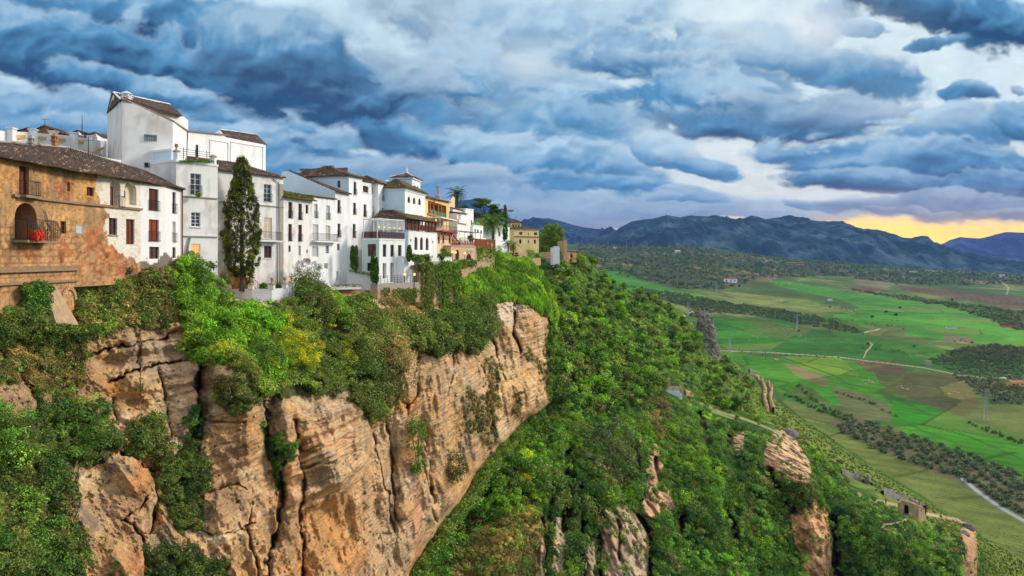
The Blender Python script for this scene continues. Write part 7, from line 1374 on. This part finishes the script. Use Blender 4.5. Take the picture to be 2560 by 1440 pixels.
for (x, z, w) in [(-5.2, 7.6, 1.6), (-3.5, 9.0, 1.8), (-2.4, 11.6, 1.2), (-.8, 13.4, 1.5), (.6, 12.4, 1.8), (2.5, 11.0, 1.7), (4.6, 9.7, 1.6), (6.2, 8.2, 1.3), (-1.5, 8.5, 2.2), (2.2, 8.6, 2.0), (0, 6.5, 2.4), (4.3, 7.0, 1.5), (-4, 5.6, 1.8), (-6.8, 10.4, 1.0), (-6, 9.3, 1.2)]:
    m.tube([(0, 0, z*.62), (x*.6, 0, z*.9), (x, 0, z)], [.16, .1, .05], 4)
    for k in range(13): c.append((x+rng.normal()*w*.75, rng.normal()*w, z+rng.normal()*.35))
m.build('trunk', MAT['bark'], root); c = np.array(c); leaf_obj('crown', [leaf_cloud(c, 1.2, 60, .17, pick(PAL['deep'], len(c), rng)*.75, rng, squash=(1.2, 1.2, .4), el=1.5)], root)
make_tree('garden_tree', 'rounded green tree behind the green awnings under the cedar', 'tree', None, 7.5, 2.8, 'forest', 73, per=60, size=.2, loc=P3(1203, 600, 205))
rng = np.random.default_rng(81); root = empty('round_tree', P3(1382, 655, 285), 'big round pale green tree standing beside the yellow mansion', 'tree'); m = MB(); tips = []; limb(m, (0, 0, 0), Vector((0, 0, 1)), 4.5, .5, 2, rng, tips); m.build('trunk', MAT['bark'], root)
c = unit(rng.normal(size=(150, 3)))*np.array((5.2, 4.2, 6.6))*(rng.random((150, 1))**.3)+np.array((-.3, 0, 10.0)); c = np.concatenate([c, unit(rng.normal(size=(40, 3)))*np.array((2.6, 2.6, 2.6))*(rng.random((40, 1))**.3)+np.array((-3.6, -2, 5.0))]); leaf_obj('crown', [leaf_cloud(c, 1.35, 120, .19, pick([(96, 138, 62), (112, 150, 80), (76, 116, 48)] and PAL['forest'], len(c), rng)*np.exp(.25*rng.normal(size=len(c)))[:, None], rng, el=1.3)], root)
rng = np.random.default_rng(91); root = empty('conifer', P3(1291, 678, 186), 'small dark pointed conifer before the pale square bastion', 'tree'); m = MB(); m.tube([(0, 0, -.5), (0, 0, 6)], [.15, .03], 5); m.build('trunk', MAT['bark'], root); c = []
for k in range(9):
    for j in range(12): a = j*.52; rr = (1.9-.2*k)*rng.uniform(.5, 1); c.append((math.cos(a)*rr, math.sin(a)*rr, .5+k*.55-rr*.15))
c = np.array(c); leaf_obj('crown', [leaf_cloud(c, .42, 30, .09, pick(PAL['dark'], len(c), rng)*.55, rng, squash=(1, 1, .5), el=1.8)], root)
for i, (x, y, Y, R, pal, lab) in enumerate([(1455, 655, 300, 4.0, 'bright', 'yellow green tree at the top end of the wooded slope'), (1425, 655, 285, 3.5, 'deep', 'dark green tree at the foot of the stone gatehouse'), (1398, 668, 262, 2.2, 'greyleaf', 'grey leaved bushy tree at the foot of the white battlement tower'), (1345, 648, 235, 2.4, 'bright', 'bright green shrub mound left of the path to the gateway')]):
    make_tree('garden_tree', lab, 'tree', None, R*1.7, R, pal, 120+i, per=70, size=.22, loc=P3(x, y+8, Y), trunk=.2)
for i, (x, y, Y, R, pal, lab) in enumerate([(1038, 650, 109, .9, 'deep', 'bush between restaurant and palace at the curved wall'), (1052, 652, 110.5, .8, 'forest', 'first potted shrub on the palace garden balustrade'), (1066, 652, 112, .9, 'forest', 'second potted shrub on the palace garden balustrade'), (1100, 652, 117, 1.0, 'dark', 'dark shrub on the balustrade before the blue grey wall'), (1117, 650, 126, 1.2, 'green', 'tall green shrub left of the lamp lit cafe'), (1110, 635, 127, .9, 'bright', 'yellow green shrub below the pointed windows'), (1222, 618, 165, 1.6, 'green', 'shrub behind the orange brick piers'), (1244, 640, 172, 2.2, 'bright', 'hedge bush above the ivy slope'), (1260, 650, 182, 2.4, 'forest', 'tall hedge bush left of the small conifer'), (1325, 642, 214, 2.0, 'bright', 'bright bush on the low grey wall right of the bastion'), (1046, 676, 109.5, .8, 'dark', 'dark climbing bush at the corner of the stone wall'), (1178, 600, 160, 1.0, 'dark', 'round bush on the terrace behind the red railing')]):
    bush(x, y, Y, R, pal, lab, 140+i, size=.10, per=60)
tag(leaf_obj('hedge', [leaf_cloud(P3a(np.linspace(1200, 1345, 130), 655+RNG.normal(size=130)*4, np.linspace(158, 232, 130)), 1.2, 60, .15, pick(PAL['green'], 130))]), kind='stuff')
tag(leaf_obj('potted_plants', [leaf_cloud(P3a(np.linspace(452, 532, 26), np.full(26, 403.), np.linspace(70.2, 73, 26)), .18, 26, .05, pick(PAL['green'], 26)), leaf_cloud(P3a(np.array([494., 497, 500]), np.array([487., 488, 486]), np.full(3, 71.3)), .3, 60, .05, pick(PAL['green'], 3), el=2.5), leaf_cloud(P3a(np.linspace(830, 900, 20), np.full(20, 714.), np.full(20, 95.5)), .3, 26, .06, pick(PAL['olive'], 20)), leaf_cloud(P3a(np.linspace(875, 925, 16), np.linspace(676, 686, 16), np.full(16, 101.4)), .3, 30, .06, pick(PAL['green'], 16))]), kind='stuff')
# ------------------------------------------------------------------ trees of the valley
def valley_at(px, py):
    Y = np.exp(np.linspace(math.log(300), math.log(5200), 4000)); X = (px-CX)/F*Y; Z = valley_z(X, Y); zz = (HY-py)/F*Y; i = np.argmax(zz <= Z+0.0) if (zz <= Z).any() else len(Y)-1
    return np.array((X[i], Y[i], Z[i]))
ot = [make_tree('olive_tree', 'grey green olive tree in the planted grove below the grassy slope', 'olive tree', 'olive trees of the nearer grove', 5.6, 3.9, 'olivetree', 300+i, per=30, size=.40, trunk=.22, blobs=9+i, squash=(1, 1, .7), col_mul=1.05, lean=.2) for i in range(4)]
rng = np.random.default_rng(33); GR = [(2085, 1062), (2130, 1046), (2250, 1078), (2400, 1125), (2570, 1188), (2570, 1290), (2500, 1262), (2440, 1222), (2395, 1192), (2300, 1165), (2200, 1130), (2120, 1092)]
a0 = valley_at(2300, 1110); ux = unit(np.array((1., -.35))); uy = np.array((-ux[1], ux[0])); cand = []
for i in range(-60, 60):
    for j in range(-60, 60):
        g = a0[:2]+ux*i*7.6+uy*j*7.6+rng.normal(size=2)*1.1
        if g[1] < 310: continue
        z = float(valley_z(np.array(g[0]), np.array(g[1]))); x = CX+g[0]/g[1]*F; y = HY-z/g[1]*F
        if polymask(np.array([x]), np.array([y]), GR)[0] and rng.random() > .06: cand.append((g[0], g[1], z))
cand = sorted(cand, key=lambda c: c[1]); rest = np.array(cand[290:]); cand = cand[:290]
if len(rest): tag(leaf_obj('olive_grove', [leaf_cloud(rest+np.array((0, 0, 2.6)), 3.0, 90, .45, pick(PAL['olivetree'], len(rest))*.95, squash=(1, 1, .7))]), kind='stuff')
for i, c in enumerate(cand):
    o = ot[i] if i < 4 else copy_tree(ot[rng.integers(0, 4)]); o.location = (c[0], c[1], c[2]-.3); o.rotation_euler = (0, 0, rng.uniform(0, 6.28)); s = rng.uniform(.75, 1.15); o.scale = (s, s*rng.uniform(.8, 1.1), s*.9)
def far_wood(polys, n, r, per, size, pal, seed, mul=1.0, name='woodland'):
    rng = np.random.default_rng(seed); fx, fy, W_ = vpx.ravel(), vpy.ravel(), VYg.ravel(); m = np.zeros(len(fx), dtype=bool); wx = fx+5*vnoise(fx/20, fy/8, seed=5); wy = fy+2.5*vnoise(fx/16, fy/7, seed=6)
    for p in polys: m |= polymask(wx, wy, p)
    idx = np.nonzero(m)[0]
    if not len(idx): return None
    w = W_[idx]**1.0; idx = rng.choice(idx, n, p=w/w.sum()); P = VP.reshape(-1, 3)[idx]+rng.normal(size=(n, 3))*np.array((3, 3, 0)); rr = r*(.7+.6*rng.random(n))*(.6+P[:, 1]/2600); P[:, 2] += rr*.35
    big = fbm(P[:, 0]/90, P[:, 1]/90, oct=3, seed=seed); s = size
    sc = rr/r; out = []
    order = np.argsort(P[:, 1]); 
    for ch in np.array_split(order, 4): out.append(leaf_cloud(P[ch], rr[ch], per, s*float(sc[ch].mean()), pick(PAL[pal], len(ch), rng)*mul*np.exp(.5*big[ch])[:, None], rng, squash=(1, 1, .75), el=1.1))
    return tag(leaf_obj(name, out), kind='stuff')
far_wood([DARKS[0]], 4200, 6.0, 16, 2.0, 'dark', 41, .95); far_wood([DARKS[0]], 1800, 4.0, 14, 1.5, 'olivetree', 42, .75); far_wood([DARKS[1], DARKS[4]], 1500, 3.6, 22, 1.0, 'dark', 43); far_wood([DARKS[1]], 600, 3.0, 20, .9, 'olivetree', 44, .8); far_wood([DARKS[2]], 900, 3.2, 26, .8, 'olivetree', 45, .65); far_wood([DARKS[3]], 900, 4.0, 18, 1.3, 'dark', 46, .9)
far_wood([[(2360, 905), (2400, 872), (2480, 862), (2570, 872), (2570, 915), (2480, 925), (2420, 925)]], 500, 3.6, 30, .7, 'dark', 47, .9)
# hedgerow and field shrubs: clumps along boundaries
rng = np.random.default_rng(55); hp = []
for line, k in [([(1990, 960), (2060, 1020), (2130, 1046)], 50), ([(1960, 985), (2040, 1022), (2120, 1052)], 60), ([(2080, 978), (2180, 1010), (2290, 1070)], 16), ([(1800, 870), (1900, 886), (2100, 898)], 14), ([(2000, 790), (2080, 795), (2180, 812), (2260, 822)], 40), ([(2340, 845), (2440, 858)], 10), ([(2420, 1060), (2560, 1110)], 30), ([(2150, 870), (2260, 880)], 12), ([(2280, 745), (2420, 765), (2540, 800)], 40), ([(2050, 760), (2150, 780)], 24), ([(2380, 1180), (2440, 1205), (2540, 1280)], 30)]:
    L = np.array(line, dtype=float)
    for _ in range(k): t = rng.random()*(len(L)-1); i = int(t); q = L[i]*(1-t+i)+L[i+1]*(t-i)+rng.normal(size=2)*(3, 2); hp.append(tuple(valley_at(*q)))
hp = np.array(hp); tag(leaf_obj('hedgerow', [leaf_cloud(hp+np.array((0, 0, 1.0)), 1.6*(hp[:, 1]/700)**.5, 26, .5, pick(PAL['dark'], len(hp), rng), rng)]), kind='stuff')
ft = [make_tree('field_tree', 'lone dark tree standing in the green fields of the valley', 'tree', 'lone trees in the valley fields', 6.5, 3.4, 'dark', 340+i, per=30, size=.6, trunk=.25) for i in range(2)]
for i, (x, y) in enumerate([(2454, 789), (2312, 756), (2345, 760), (2330, 752), (1745, 748), (1720, 752), (1765, 750), (2250, 772), (2240, 790), (2285, 868), (1997, 829), (2215, 783), (2495, 777), (1848, 718), (2380, 752), (2180, 795), (2170, 862), (2075, 770), (2520, 905), (1690, 748)]):
    o = ft[i] if i < 2 else copy_tree(ft[i % 2]); p = valley_at(x, y); o.location = tuple(p-np.array((0, 0, .3))); s = rng.uniform(.8, 1.3)*(p[1]/1100)**.35; o.scale = (s, s, s*.85)
# ================================================================== ruins, walls and small things on the hill
def rubble(name, label, pts, hgt, th, mat='grey_stone', cat='ruin', grp=None, seed=0, base='hill', slit=False):
    """broken wall following ground points given as (px, py)"""
    rng = np.random.default_rng(seed); Q = [PX(x, y, hill_depth) for x, y in pts]; loc = Q[0]; V = []; Fq = []; 
    dens = []; 
    for a, b in zip(Q[:-1], Q[1:]):
        k = max(2, int(np.linalg.norm(b-a)/.5)); dens += [a+(b-a)*t for t in np.linspace(0, 1, k, endpoint=False)]
    dens.append(Q[-1]); D = np.array(dens); n = len(D); d = unit(np.gradient(D[:, :2], axis=0)); nn = np.stack([-d[:, 1], d[:, 0]], -1)*th/2
    H = hgt*np.clip(.75+1.3*fbm(np.arange(n)/5., np.zeros(n), oct=4, gain=.65, seed=seed)+.22*rng.normal(size=n), .05, 1.7); rows = []
    nz = 6
    for s in (-1, 1):
        for j in range(nz): t = j/(nz-1) if s < 0 else 1-j/(nz-1); r = D.copy(); r[:, :2] += s*nn*(1+.12*rng.normal(size=(n, 1))); r[:, 2] += -.8+(H+.8)*t; rows.append(r)
    G = np.stack(rows); C = plaster(mat)(G.reshape(-1, 3), np.zeros(G.size//3), np.zeros(G.size//3))
    o = mesh_np(name, G.reshape(-1, 3), np.concatenate([gridfaces(2*nz, n)]), MAT['masonry'], C, loc=loc); tag(o, label, cat, grp); return o
rubble('ruined_wall', 'low dark ruined wall on the grassy ridge above the path', [(2103, 1184), (2130, 1196), (2160, 1206), (2178, 1214)], 2.0, .8, seed=1)
rubble('ruined_wall', 'long dark ruined wall running behind the stone arch', [(2206, 1236), (2235, 1246), (2262, 1254), (2290, 1264), (2312, 1284)], 1.8, .9, seed=2)
rubble('ruined_wall', 'pale broken rampart wall stepping down the slope, left strand', [(1889, 944), (1905, 962), (1914, 985), (1910, 1002), (1918, 1030)], 2.6, 1.2, 'stone', seed=3); rubble('ruined_wall', 'pale broken rampart wall stepping down the slope, right strand', [(1917, 960), (1930, 980), (1925, 1005), (1933, 1035)], 2.6, 1.0, 'stone', seed=4)
rubble('ruined_wall', 'low pale stone kerb wall on the path edge at the cliff end', [(2352, 1294), (2385, 1302), (2415, 1312)], .9, .6, 'stone', seed=5); rubble('ruined_wall', 'small dark ruined wall at the crest above the pale rampart', [(1873, 932), (1888, 938)], 2.2, .8, seed=6)
# tower ruin overgrown on the crest
rng = np.random.default_rng(5); q = PX(1772, 876, hill_depth); q = np.array(P3(1770, 880, 352)); nu, nv = 90, 110; TH, VV = np.meshgrid(np.linspace(0, 2*math.pi, nu), np.linspace(0, 1, nv)); prof = np.interp(VV, [0, .3, .7, .9, 1], [6.4, 6.0, 4.6, 3.6, .3])*(1+.75*fbm(TH*0+np.cos(TH)*2.6, np.sin(TH)*2.6, VV*9, oct=5, gain=.65, seed=9))
Hh = 21.5; V = np.stack([q[0]+prof*np.cos(TH)*.88-1.6*VV, q[1]+prof*np.sin(TH), q[2]-6+(Hh+6)*VV+.8*fbm(np.cos(TH)*3, np.sin(TH)*3, VV*8, oct=3, seed=10)], -1); V[:, -1] = V[:, 0]; n = fbm(V[..., 0]/2, V[..., 1]/2, V[..., 2]/2, oct=4, seed=12)[..., None]
c = lin((148, 136, 126))*(1+.7*n); k = sstep(.05, .4, n)*.6; c = c*(1-k)+lin((108, 108, 88))*k
tag(mesh_np('tower_ruin', V.reshape(-1, 3), gridfaces(nv, nu), MAT['masonry'], np.clip(c, 0, 1).reshape(-1, 3), loc=q), 'grey rounded stump of a ruined stone tower on the crest of the slope', 'ruin')
# ruined white hut on the slope
p = PX(1686, 985, hill_depth); Y = float(p[1]); f = Fac((1664, Y-2), (1706, Y-1)); loc = Vector(p); R = empty('ruined_hut', loc, 'roofless ruined hut with white and pink walls among the slope trees', 'ruin')
wall('wall', f, [(1664, 978), (1670, 967), (1680, 964), (1706, 966)], f.z(1690, 1000), (), lambda V, x, y: np.where((V[:, 2:3] > f.z(1690, 976)+.6*fbm(V[:, 0], V[:, 2], oct=3, seed=4)[:, None]), lin((206, 172, 150)), lin((214, 220, 228)))*(1+.2*fbm(V[:, 0]*2, V[:, 2]*2, oct=3, seed=5)[:, None]), 'masonry', R, loc, .2)
sf = side_of(f, 4); wall('wall', sf, float(f.z(1668, 972)), f.z(1690, 1000), (), plaster('blue_paint_skylit'), 'masonry', R, loc, .4); m = MB(); m.box(f.at(1.4, f.z(1675, 958), -1), (.5, 0, 0), (0, .4, 0), (0, 0, 1.4)); m.build('chimney', MAT['stone'], R, loc)
m = MB(); b = f.at(f.L, 0, -.05); m.box(Vector((b.x, b.y+2, f.z(1700, 985))), (.15, 0, 0), (0, 2, 0), (0, 0, 2.2)); m.build('wall', MAT['stone'], R, loc)
rubble('ruined_wall', 'small heap of ruined stone walling right of the roofless hut', [(1712, 986), (1722, 988), (1732, 990)], 1.1, .8, 'stone', seed=7)
# stone arch ruin
Y = 190.0; loc = P3(2280, 1290, Y); R = empty('stone_arch_ruin', loc, 'pale stone ruin with a tall arched doorway, above the dark ravine bushes', 'ruin')
f = Fac((2251, 189), (2297, 186)); tp = [(2251, 1256), (2256, 1251), (2275, 1256), (2297, 1268)]
ops = [O(2259, 1262, 2272, 1288, 'void', arch=True, rd=1.6)]; wall('wall', f, tp, f.z(2275, 1306), ops, plaster('stone'), 'masonry', R, loc, .2); window(f, dict(ops[0], k='void'), R, loc)
g = Fac((2297, 186), (2313, 190)); wall('wall', g, [(2297, 1268), (2313, 1272)], g.z(2305, 1306), [O(2303, 1274, 2306, 1280, 'void')], plaster('stone'), 'masonry', R, loc, .2); h_ = Fac((2244, 193), (2251, 189)); wall('wall', h_, [(2244, 1258), (2251, 1256)], f.z(2275, 1306), (), plaster('stone'), 'masonry', R, loc, .3)
m = MB(); a, b_, c_, d_ = [Vector(x) for x in (P3(2253, 1252, 189), P3(2297, 1266, 186), P3(2313, 1271, 190), P3(2268, 1251, 194))]; m.hexa([a-Vector((0, 0, .6)), b_-Vector((0, 0, .6)), c_-Vector((0, 0, .6)), d_-Vector((0, 0, .6)), a, b_, c_, d_]); m.build('wall_top', MAT['stone'], R, loc)
for i in range(14): t = i/13; p = a.lerp(b_, t); m = MB()
m = MB()
for i in range(34): p = a.lerp(b_, rng.random()).lerp(d_.lerp(c_, rng.random()), rng.random()*.8); m.box(p+Vector((0, 0, .1)), (rng.uniform(.15, .4), 0, 0), (0, rng.uniform(.15, .4), 0), (0, 0, rng.uniform(.05, .22)))
m.build('coping_stones', MAT['stone'], R, loc)
# walker
def person(px, py, label, jac, leg):
    p = PX(px, py, hill_depth); s = 1.0; root = empty('person', p, label, 'person'); me = bpy.data.meshes.new('body'); V = [(0, 0, .95), (0, 0, 1.2), (0, 0, 1.45), (0, .02, 1.58), (0, .03, 1.7), (.18, 0, 1.42), (.27, .12, 1.15), (.24, .3, .98), (-.18, 0, 1.42), (-.27, -.1, 1.15), (-.25, -.16, .9), (.1, 0, .9), (.12, .16, .5), (.12, .1, .06), (.12, .22, .02), (-.1, 0, .9), (-.12, -.1, .5), (-.12, -.3, .1), (-.12, -.2, .02)]
    E = [(0, 1), (1, 2), (2, 3), (3, 4), (2, 5), (5, 6), (6, 7), (2, 8), (8, 9), (9, 10), (0, 11), (11, 12), (12, 13), (13, 14), (0, 15), (15, 16), (16, 17), (17, 18)]; Rr = [.16, .15, .17, .07, .11, .08, .055, .04, .08, .055, .04, .11, .08, .05, .04, .11, .08, .05, .04]
    me.from_pydata(V, E, []); o = bpy.data.objects.new('body', me); COL.objects.link(o); o.parent = root; sk = o.modifiers.new('skin', 'SKIN')
    for v, r in zip(me.skin_vertices[0].data, Rr): v.radius = (r, r)
    me.skin_vertices[0].data[0].use_root = True; ss_ = o.modifiers.new('sub', 'SUBSURF'); ss_.levels = 1; ss_.render_levels = 1; me.materials.append(MAT[jac])
    m = MB(); m.lathe((0, .03, 1.62), [(.03, 0), (.09, .04), (.11, .12), (.09, .21), (.02, .24)], 8); m.build('hair', MAT['bark'], root)
    m = MB(); m.tube([(.1, 0, .95), (.12, .16, .5), (.12, .1, .08)], [.12, .095, .07], 6); m.tube([(-.1, 0, .95), (-.12, -.1, .5), (-.12, -.3, .1)], [.12, .095, .07], 6); m.build('trousers', MAT[leg], root); return root
MAT['jeans'] = mat_plain('jeans', (50, 62, 96), .9, .1); MAT['dark_cloth'] = mat_plain('dark_cloth', (40, 44, 40), .9, .1)
person(2215, 1261, 'person in a red jacket and blue trousers walking on the pale path', 'red_cloth', 'jeans')
# boulders on the viewpoint rock
p = PX(1975, 1082, hill_depth)
def boulder(px, py, r, label, seed, fn=hill_depth, sq=(1, 1, .8), col=(140, 132, 122)):
    q = PX(px, py, fn); nu, nv = 26, 18; T, Vv = np.meshgrid(np.linspace(0, 2*math.pi, nu), np.linspace(-math.pi/2, math.pi/2, nv)); d = np.stack([np.cos(T)*np.cos(Vv), np.sin(T)*np.cos(Vv), np.sin(Vv)], -1); rr = r*(1+.35*fbm(d[..., 0]*1.6+seed, d[..., 1]*1.6, d[..., 2]*1.6, oct=4, seed=seed, ridged=True)); P = d*rr[..., None]*np.array(sq)+q; P[:, -1] = P[:, 0]; n = fbm(P[..., 0], P[..., 1], P[..., 2], oct=4, seed=seed)[..., None]
    return tag(mesh_np('boulder', P.reshape(-1, 3), gridfaces(nv, nu), MAT['rock'], np.clip(lin(col)*(1+.7*n), 0, 1).reshape(-1, 3), loc=q), label, 'boulder')
boulder(1975, 1088, 2.4, 'grey boulder crowning the orange rock outcrop', 3); boulder(2418, 1322, 2.2, 'dark boulder at the tip of the far cliff end', 4, col=(110, 100, 92)); boulder(2410, 1336, 1.6, 'pale boulder just below the dark boulder at the cliff end', 8, col=(160, 150, 140))
# ------------------------------------------------------------------ pylons, poles and farm buildings in the valley
def pylon(px, y0, y1, label, kind='lattice', grp='power pylons in the valley', onhill=False):
    p = PX(px, y1, hill_depth) if onhill else valley_at(px, y1); H = (y1-y0)/F*p[1]; root = empty('pylon', p, label, 'pylon', grp); m = MB(); w = H*.07; tk = max(.05, p[1]*.00016)
    if kind == 'lattice':
        for sx in (-1, 1):
            for sy in (-1, 1): m.tube([(sx*w, sy*w, 0), (sx*w*.25, sy*w*.25, H)], tk*1.3, 4)
        N = 9
        for k in range(N):
            a, b = k/N, (k+1)/N; wa, wb = w*(1-.75*a), w*(1-.75*b)
            for s in (-1, 1): m.tube([(-wa, s*wa, a*H), (wb, s*wb, b*H)], tk*.7, 3); m.tube([(s*wa, -wa, a*H), (s*wb, wb, b*H)], tk*.7, 3)
    else: m.tube([(0, 0, -.5), (0, 0, H)], [tk*1.8, tk*1.1], 5)
    m.build('mast', MAT['metal_grey'] if kind != 'pole' else MAT['bark'], root)
    if kind != 'pole':
        for hh in ((.97, .86, .75) if kind == 'lattice' else (.96,)): m = MB(); m.tube([(-H*.11, 0, H*hh), (H*.11, 0, H*hh)], tk, 4); m.build('crossarm', MAT['metal_grey'], root)
    return root
pylon(1543, 698, 722, 'grey pylon with a flat crossarm at the edge of the upper green field', 'tee'); pylon(1824, 832, 886, 'tall lattice pylon beside the pale track in the green field', 'lattice'); pylon(1720, 757, 792, 'lattice pylon left of the tower ruin', 'lattice'); pylon(1791, 709, 744, 'lattice pylon at the end of the pale yellow field', 'lattice'); pylon(1993, 786, 829, 'slim greenish lattice pylon in the middle fields', 'lattice'); pylon(2465, 975, 1052, 'large lattice pylon in the olive grove on the right', 'lattice'); pylon(1914, 876, 898, 'wooden pole in the field near the track bend', 'pole'); pylon(2508, 1096, 1136, 'wooden pole with a small crossarm in the dark green field', 'tee'); pylon(1637, 626, 646, 'distant pylon on the wooded rise', 'tee')
for i, x in enumerate((1485, 1520, 1549, 1566, 1583, 1618, 1672, 1708, 1760, 2050)): pylon(x, 606+i % 3, 622+(x > 1700)*4, 'tiny distant pylon on the skyline plain below the mountains', 'tee', 'distant pylons below the mountains')
def farm(px, py, wpx, hpx, label, wallm='white_paint', roofm='terracotta', D=6, nwin=3, cat='farmhouse', flat=False, grp=None):
    p = valley_at(px, py); s = p[1]/F; w, h = wpx*s, hpx*s; root = empty('farmhouse' if cat == 'farmhouse' else cat.replace(' ', '_'), p, label, cat, grp); m = MB(); m.box((0, D/2, h/2-.5), (w/2, 0, 0), (0, D/2, 0), (0, 0, h/2+.5)); m.build('wall', MAT[wallm], root)
    m = MB(); r = h*.3
    if flat: m.box((0, D/2, h+.1), (w/2+.2, 0, 0), (0, D/2+.2, 0), (0, 0, .12))
    else:
        a = [(-w/2-.3, -.3, h), (w/2+.3, -.3, h), (w/2+.3, D+.3, h), (-w/2-.3, D+.3, h)]; b = [(-w/2-.3, D/2, h+r), (w/2+.3, D/2, h+r)]; m.poly([a[0], a[1], b[1], b[0]]); m.poly([a[2], a[3], b[0], b[1]]); m.poly([a[1], a[2], b[1]]); m.poly([a[3], a[0], b[0]]); m.poly(a[::-1])
    m.build('roof', MAT[roofm], root)
    for k in range(nwin): x = -w/2+w*(k+.5)/nwin; m = MB(); m.box((x, -.02, h*.55), (w*.06, 0, 0), (0, .03, 0), (0, 0, h*.16)); m.build('window', MAT['pane'], root)
    return root
farm(1827, 707, 32, 9, 'long white farmhouse with an orange roof on the wooded rise'); farm(1731, 640, 7, 13, 'narrow pink tower house standing on the wooded skyline', 'terracotta', 'terracotta', 5, 1, 'tower house', True); farm(1694, 633, 14, 6, 'pale broken farmhouse left of the pink tower house', 'canvas', 'canvas', 5, 3); farm(1538, 621, 9, 3, 'tiny white farmhouse on the far plain', nwin=2)
farm(2505, 693, 14, 6, 'white farmhouse block near the right edge below the far hill', nwin=4); farm(2285, 681, 20, 3, 'low white farmhouse on the far brown plain', nwin=3); farm(2381, 822, 26, 5, 'field shed with a green roof and white posts', 'canvas', 'green_paint', 7, 4, 'shed', True); farm(2323, 914, 11, 11, 'small square stone hut beside the pale track', 'concrete', 'terracotta', 5, 1, 'hut', True); farm(2076, 752, 10, 4, 'small white hut beside a dark hedge in the middle fields', nwin=1, cat='hut'); farm(1943, 900, 5, 2.5, 'tiny white hut in the green field by the pole', nwin=1, cat='hut', flat=True)
farm(2545, 968, 34, 12, 'yellow farmhouse among olive trees at the right edge', 'panel_yellow', 'terracotta', 8, 3); farm(2510, 950, 12, 4, 'cream shed left of the yellow farmhouse', 'canvas', 'canvas', 5, 1, 'shed'); farm(1987, 662, 44, 6, 'long tan roofless arcade on the far plain below the mountain', 'panel_yellow', 'panel_yellow', 5, 8, 'ruin', True)
# pale stones in the pasture
rng = np.random.default_rng(66); fx = RNG.uniform(2020, 2560, 1500); fy = RNG.uniform(1060, 1420, 1500); mk = polymask(fx, fy, [(2020, 1062), (2120, 1098), (2400, 1205), (2560, 1310), (2700, 1400), (2560, 1430), (2300, 1250), (2100, 1120)]); gp = np.array([valley_at(a, b) for a, b in zip(fx[mk], fy[mk])]); tag(leaf_obj('grass', [leaf_cloud(gp-np.array((0, 0, .3)), .6, 16, .3, pick([(120, 138, 62), (132, 146, 72)] and PAL['mix'], len(gp))*1.35, el=2)]), kind='stuff')
m = MB()
for (x, y, n_) in [(2230, 812, 10), (1965, 822, 8), (2010, 840, 8), (2170, 905, 6), (2290, 890, 10), (2440, 900, 8), (2180, 858, 8), (1900, 840, 6), (2170, 955, 10), (2250, 970, 8), (2380, 985, 8), (2120, 818, 8)]:
    for _ in range(n_): p = valley_at(x+rng.normal()*12, y+rng.normal()*3); s = rng.uniform(.5, 1.6); m.box(tuple(p), (s, .2, 0), (-.2, s, 0), (0, .1, s*.5))
tag(m.build('rocks', MAT['stone'], None), kind='stuff')
# street lamps and lanterns lit along the terraces
def lamp(px, py, Y, label, h=2.6):
    p = P3(px, py, Y); root = empty('garden_lamp', p-Vector((0, 0, h)), label, 'lamp', 'lit garden lamps along the terraces'); m = MB(); m.tube([(0, 0, 0), (0, 0, h-.15)], .05, 5); m.build('post', MAT['iron'], root); m = MB(); m.lathe((0, 0, h-.15), [(.06, 0), (.18, .1), (.2, .3), (.04, .42)], 8); m.build('lamp_shade', MAT['bulb'], root)
for x, y, Y in ((1012, 687, 107), (1036, 687, 109), (1131, 630, 131), (1139, 632, 131), (1162, 634, 133), (1150, 592, 140), (1090, 552, 126)): lamp(x, y, Y, 'small lit yellow lamp glowing among the garden terraces')
# ------------------------------------------------------------------ the air between here and the mountains
m = newmat('haze_air'); pv = NODE('ShaderNodeVolumePrincipled'); pv.inputs['Color'].default_value = (.22, .42, 1.0, 1); pv.inputs['Density'].default_value = HAZE if 'HAZE' in globals() else 3.4e-5; pv.inputs['Anisotropy'].default_value = 0.0
o_ = NODE('ShaderNodeOutputMaterial'); nt.links.new(pv.outputs[0], o_.inputs[1]); MAT['haze'] = m
mb = MB(); mb.box((0, 5400, 90), (16000, 0, 0), (0, 7600, 0), (0, 0, 760)); tag(mb.build('haze', m), kind='stuff')
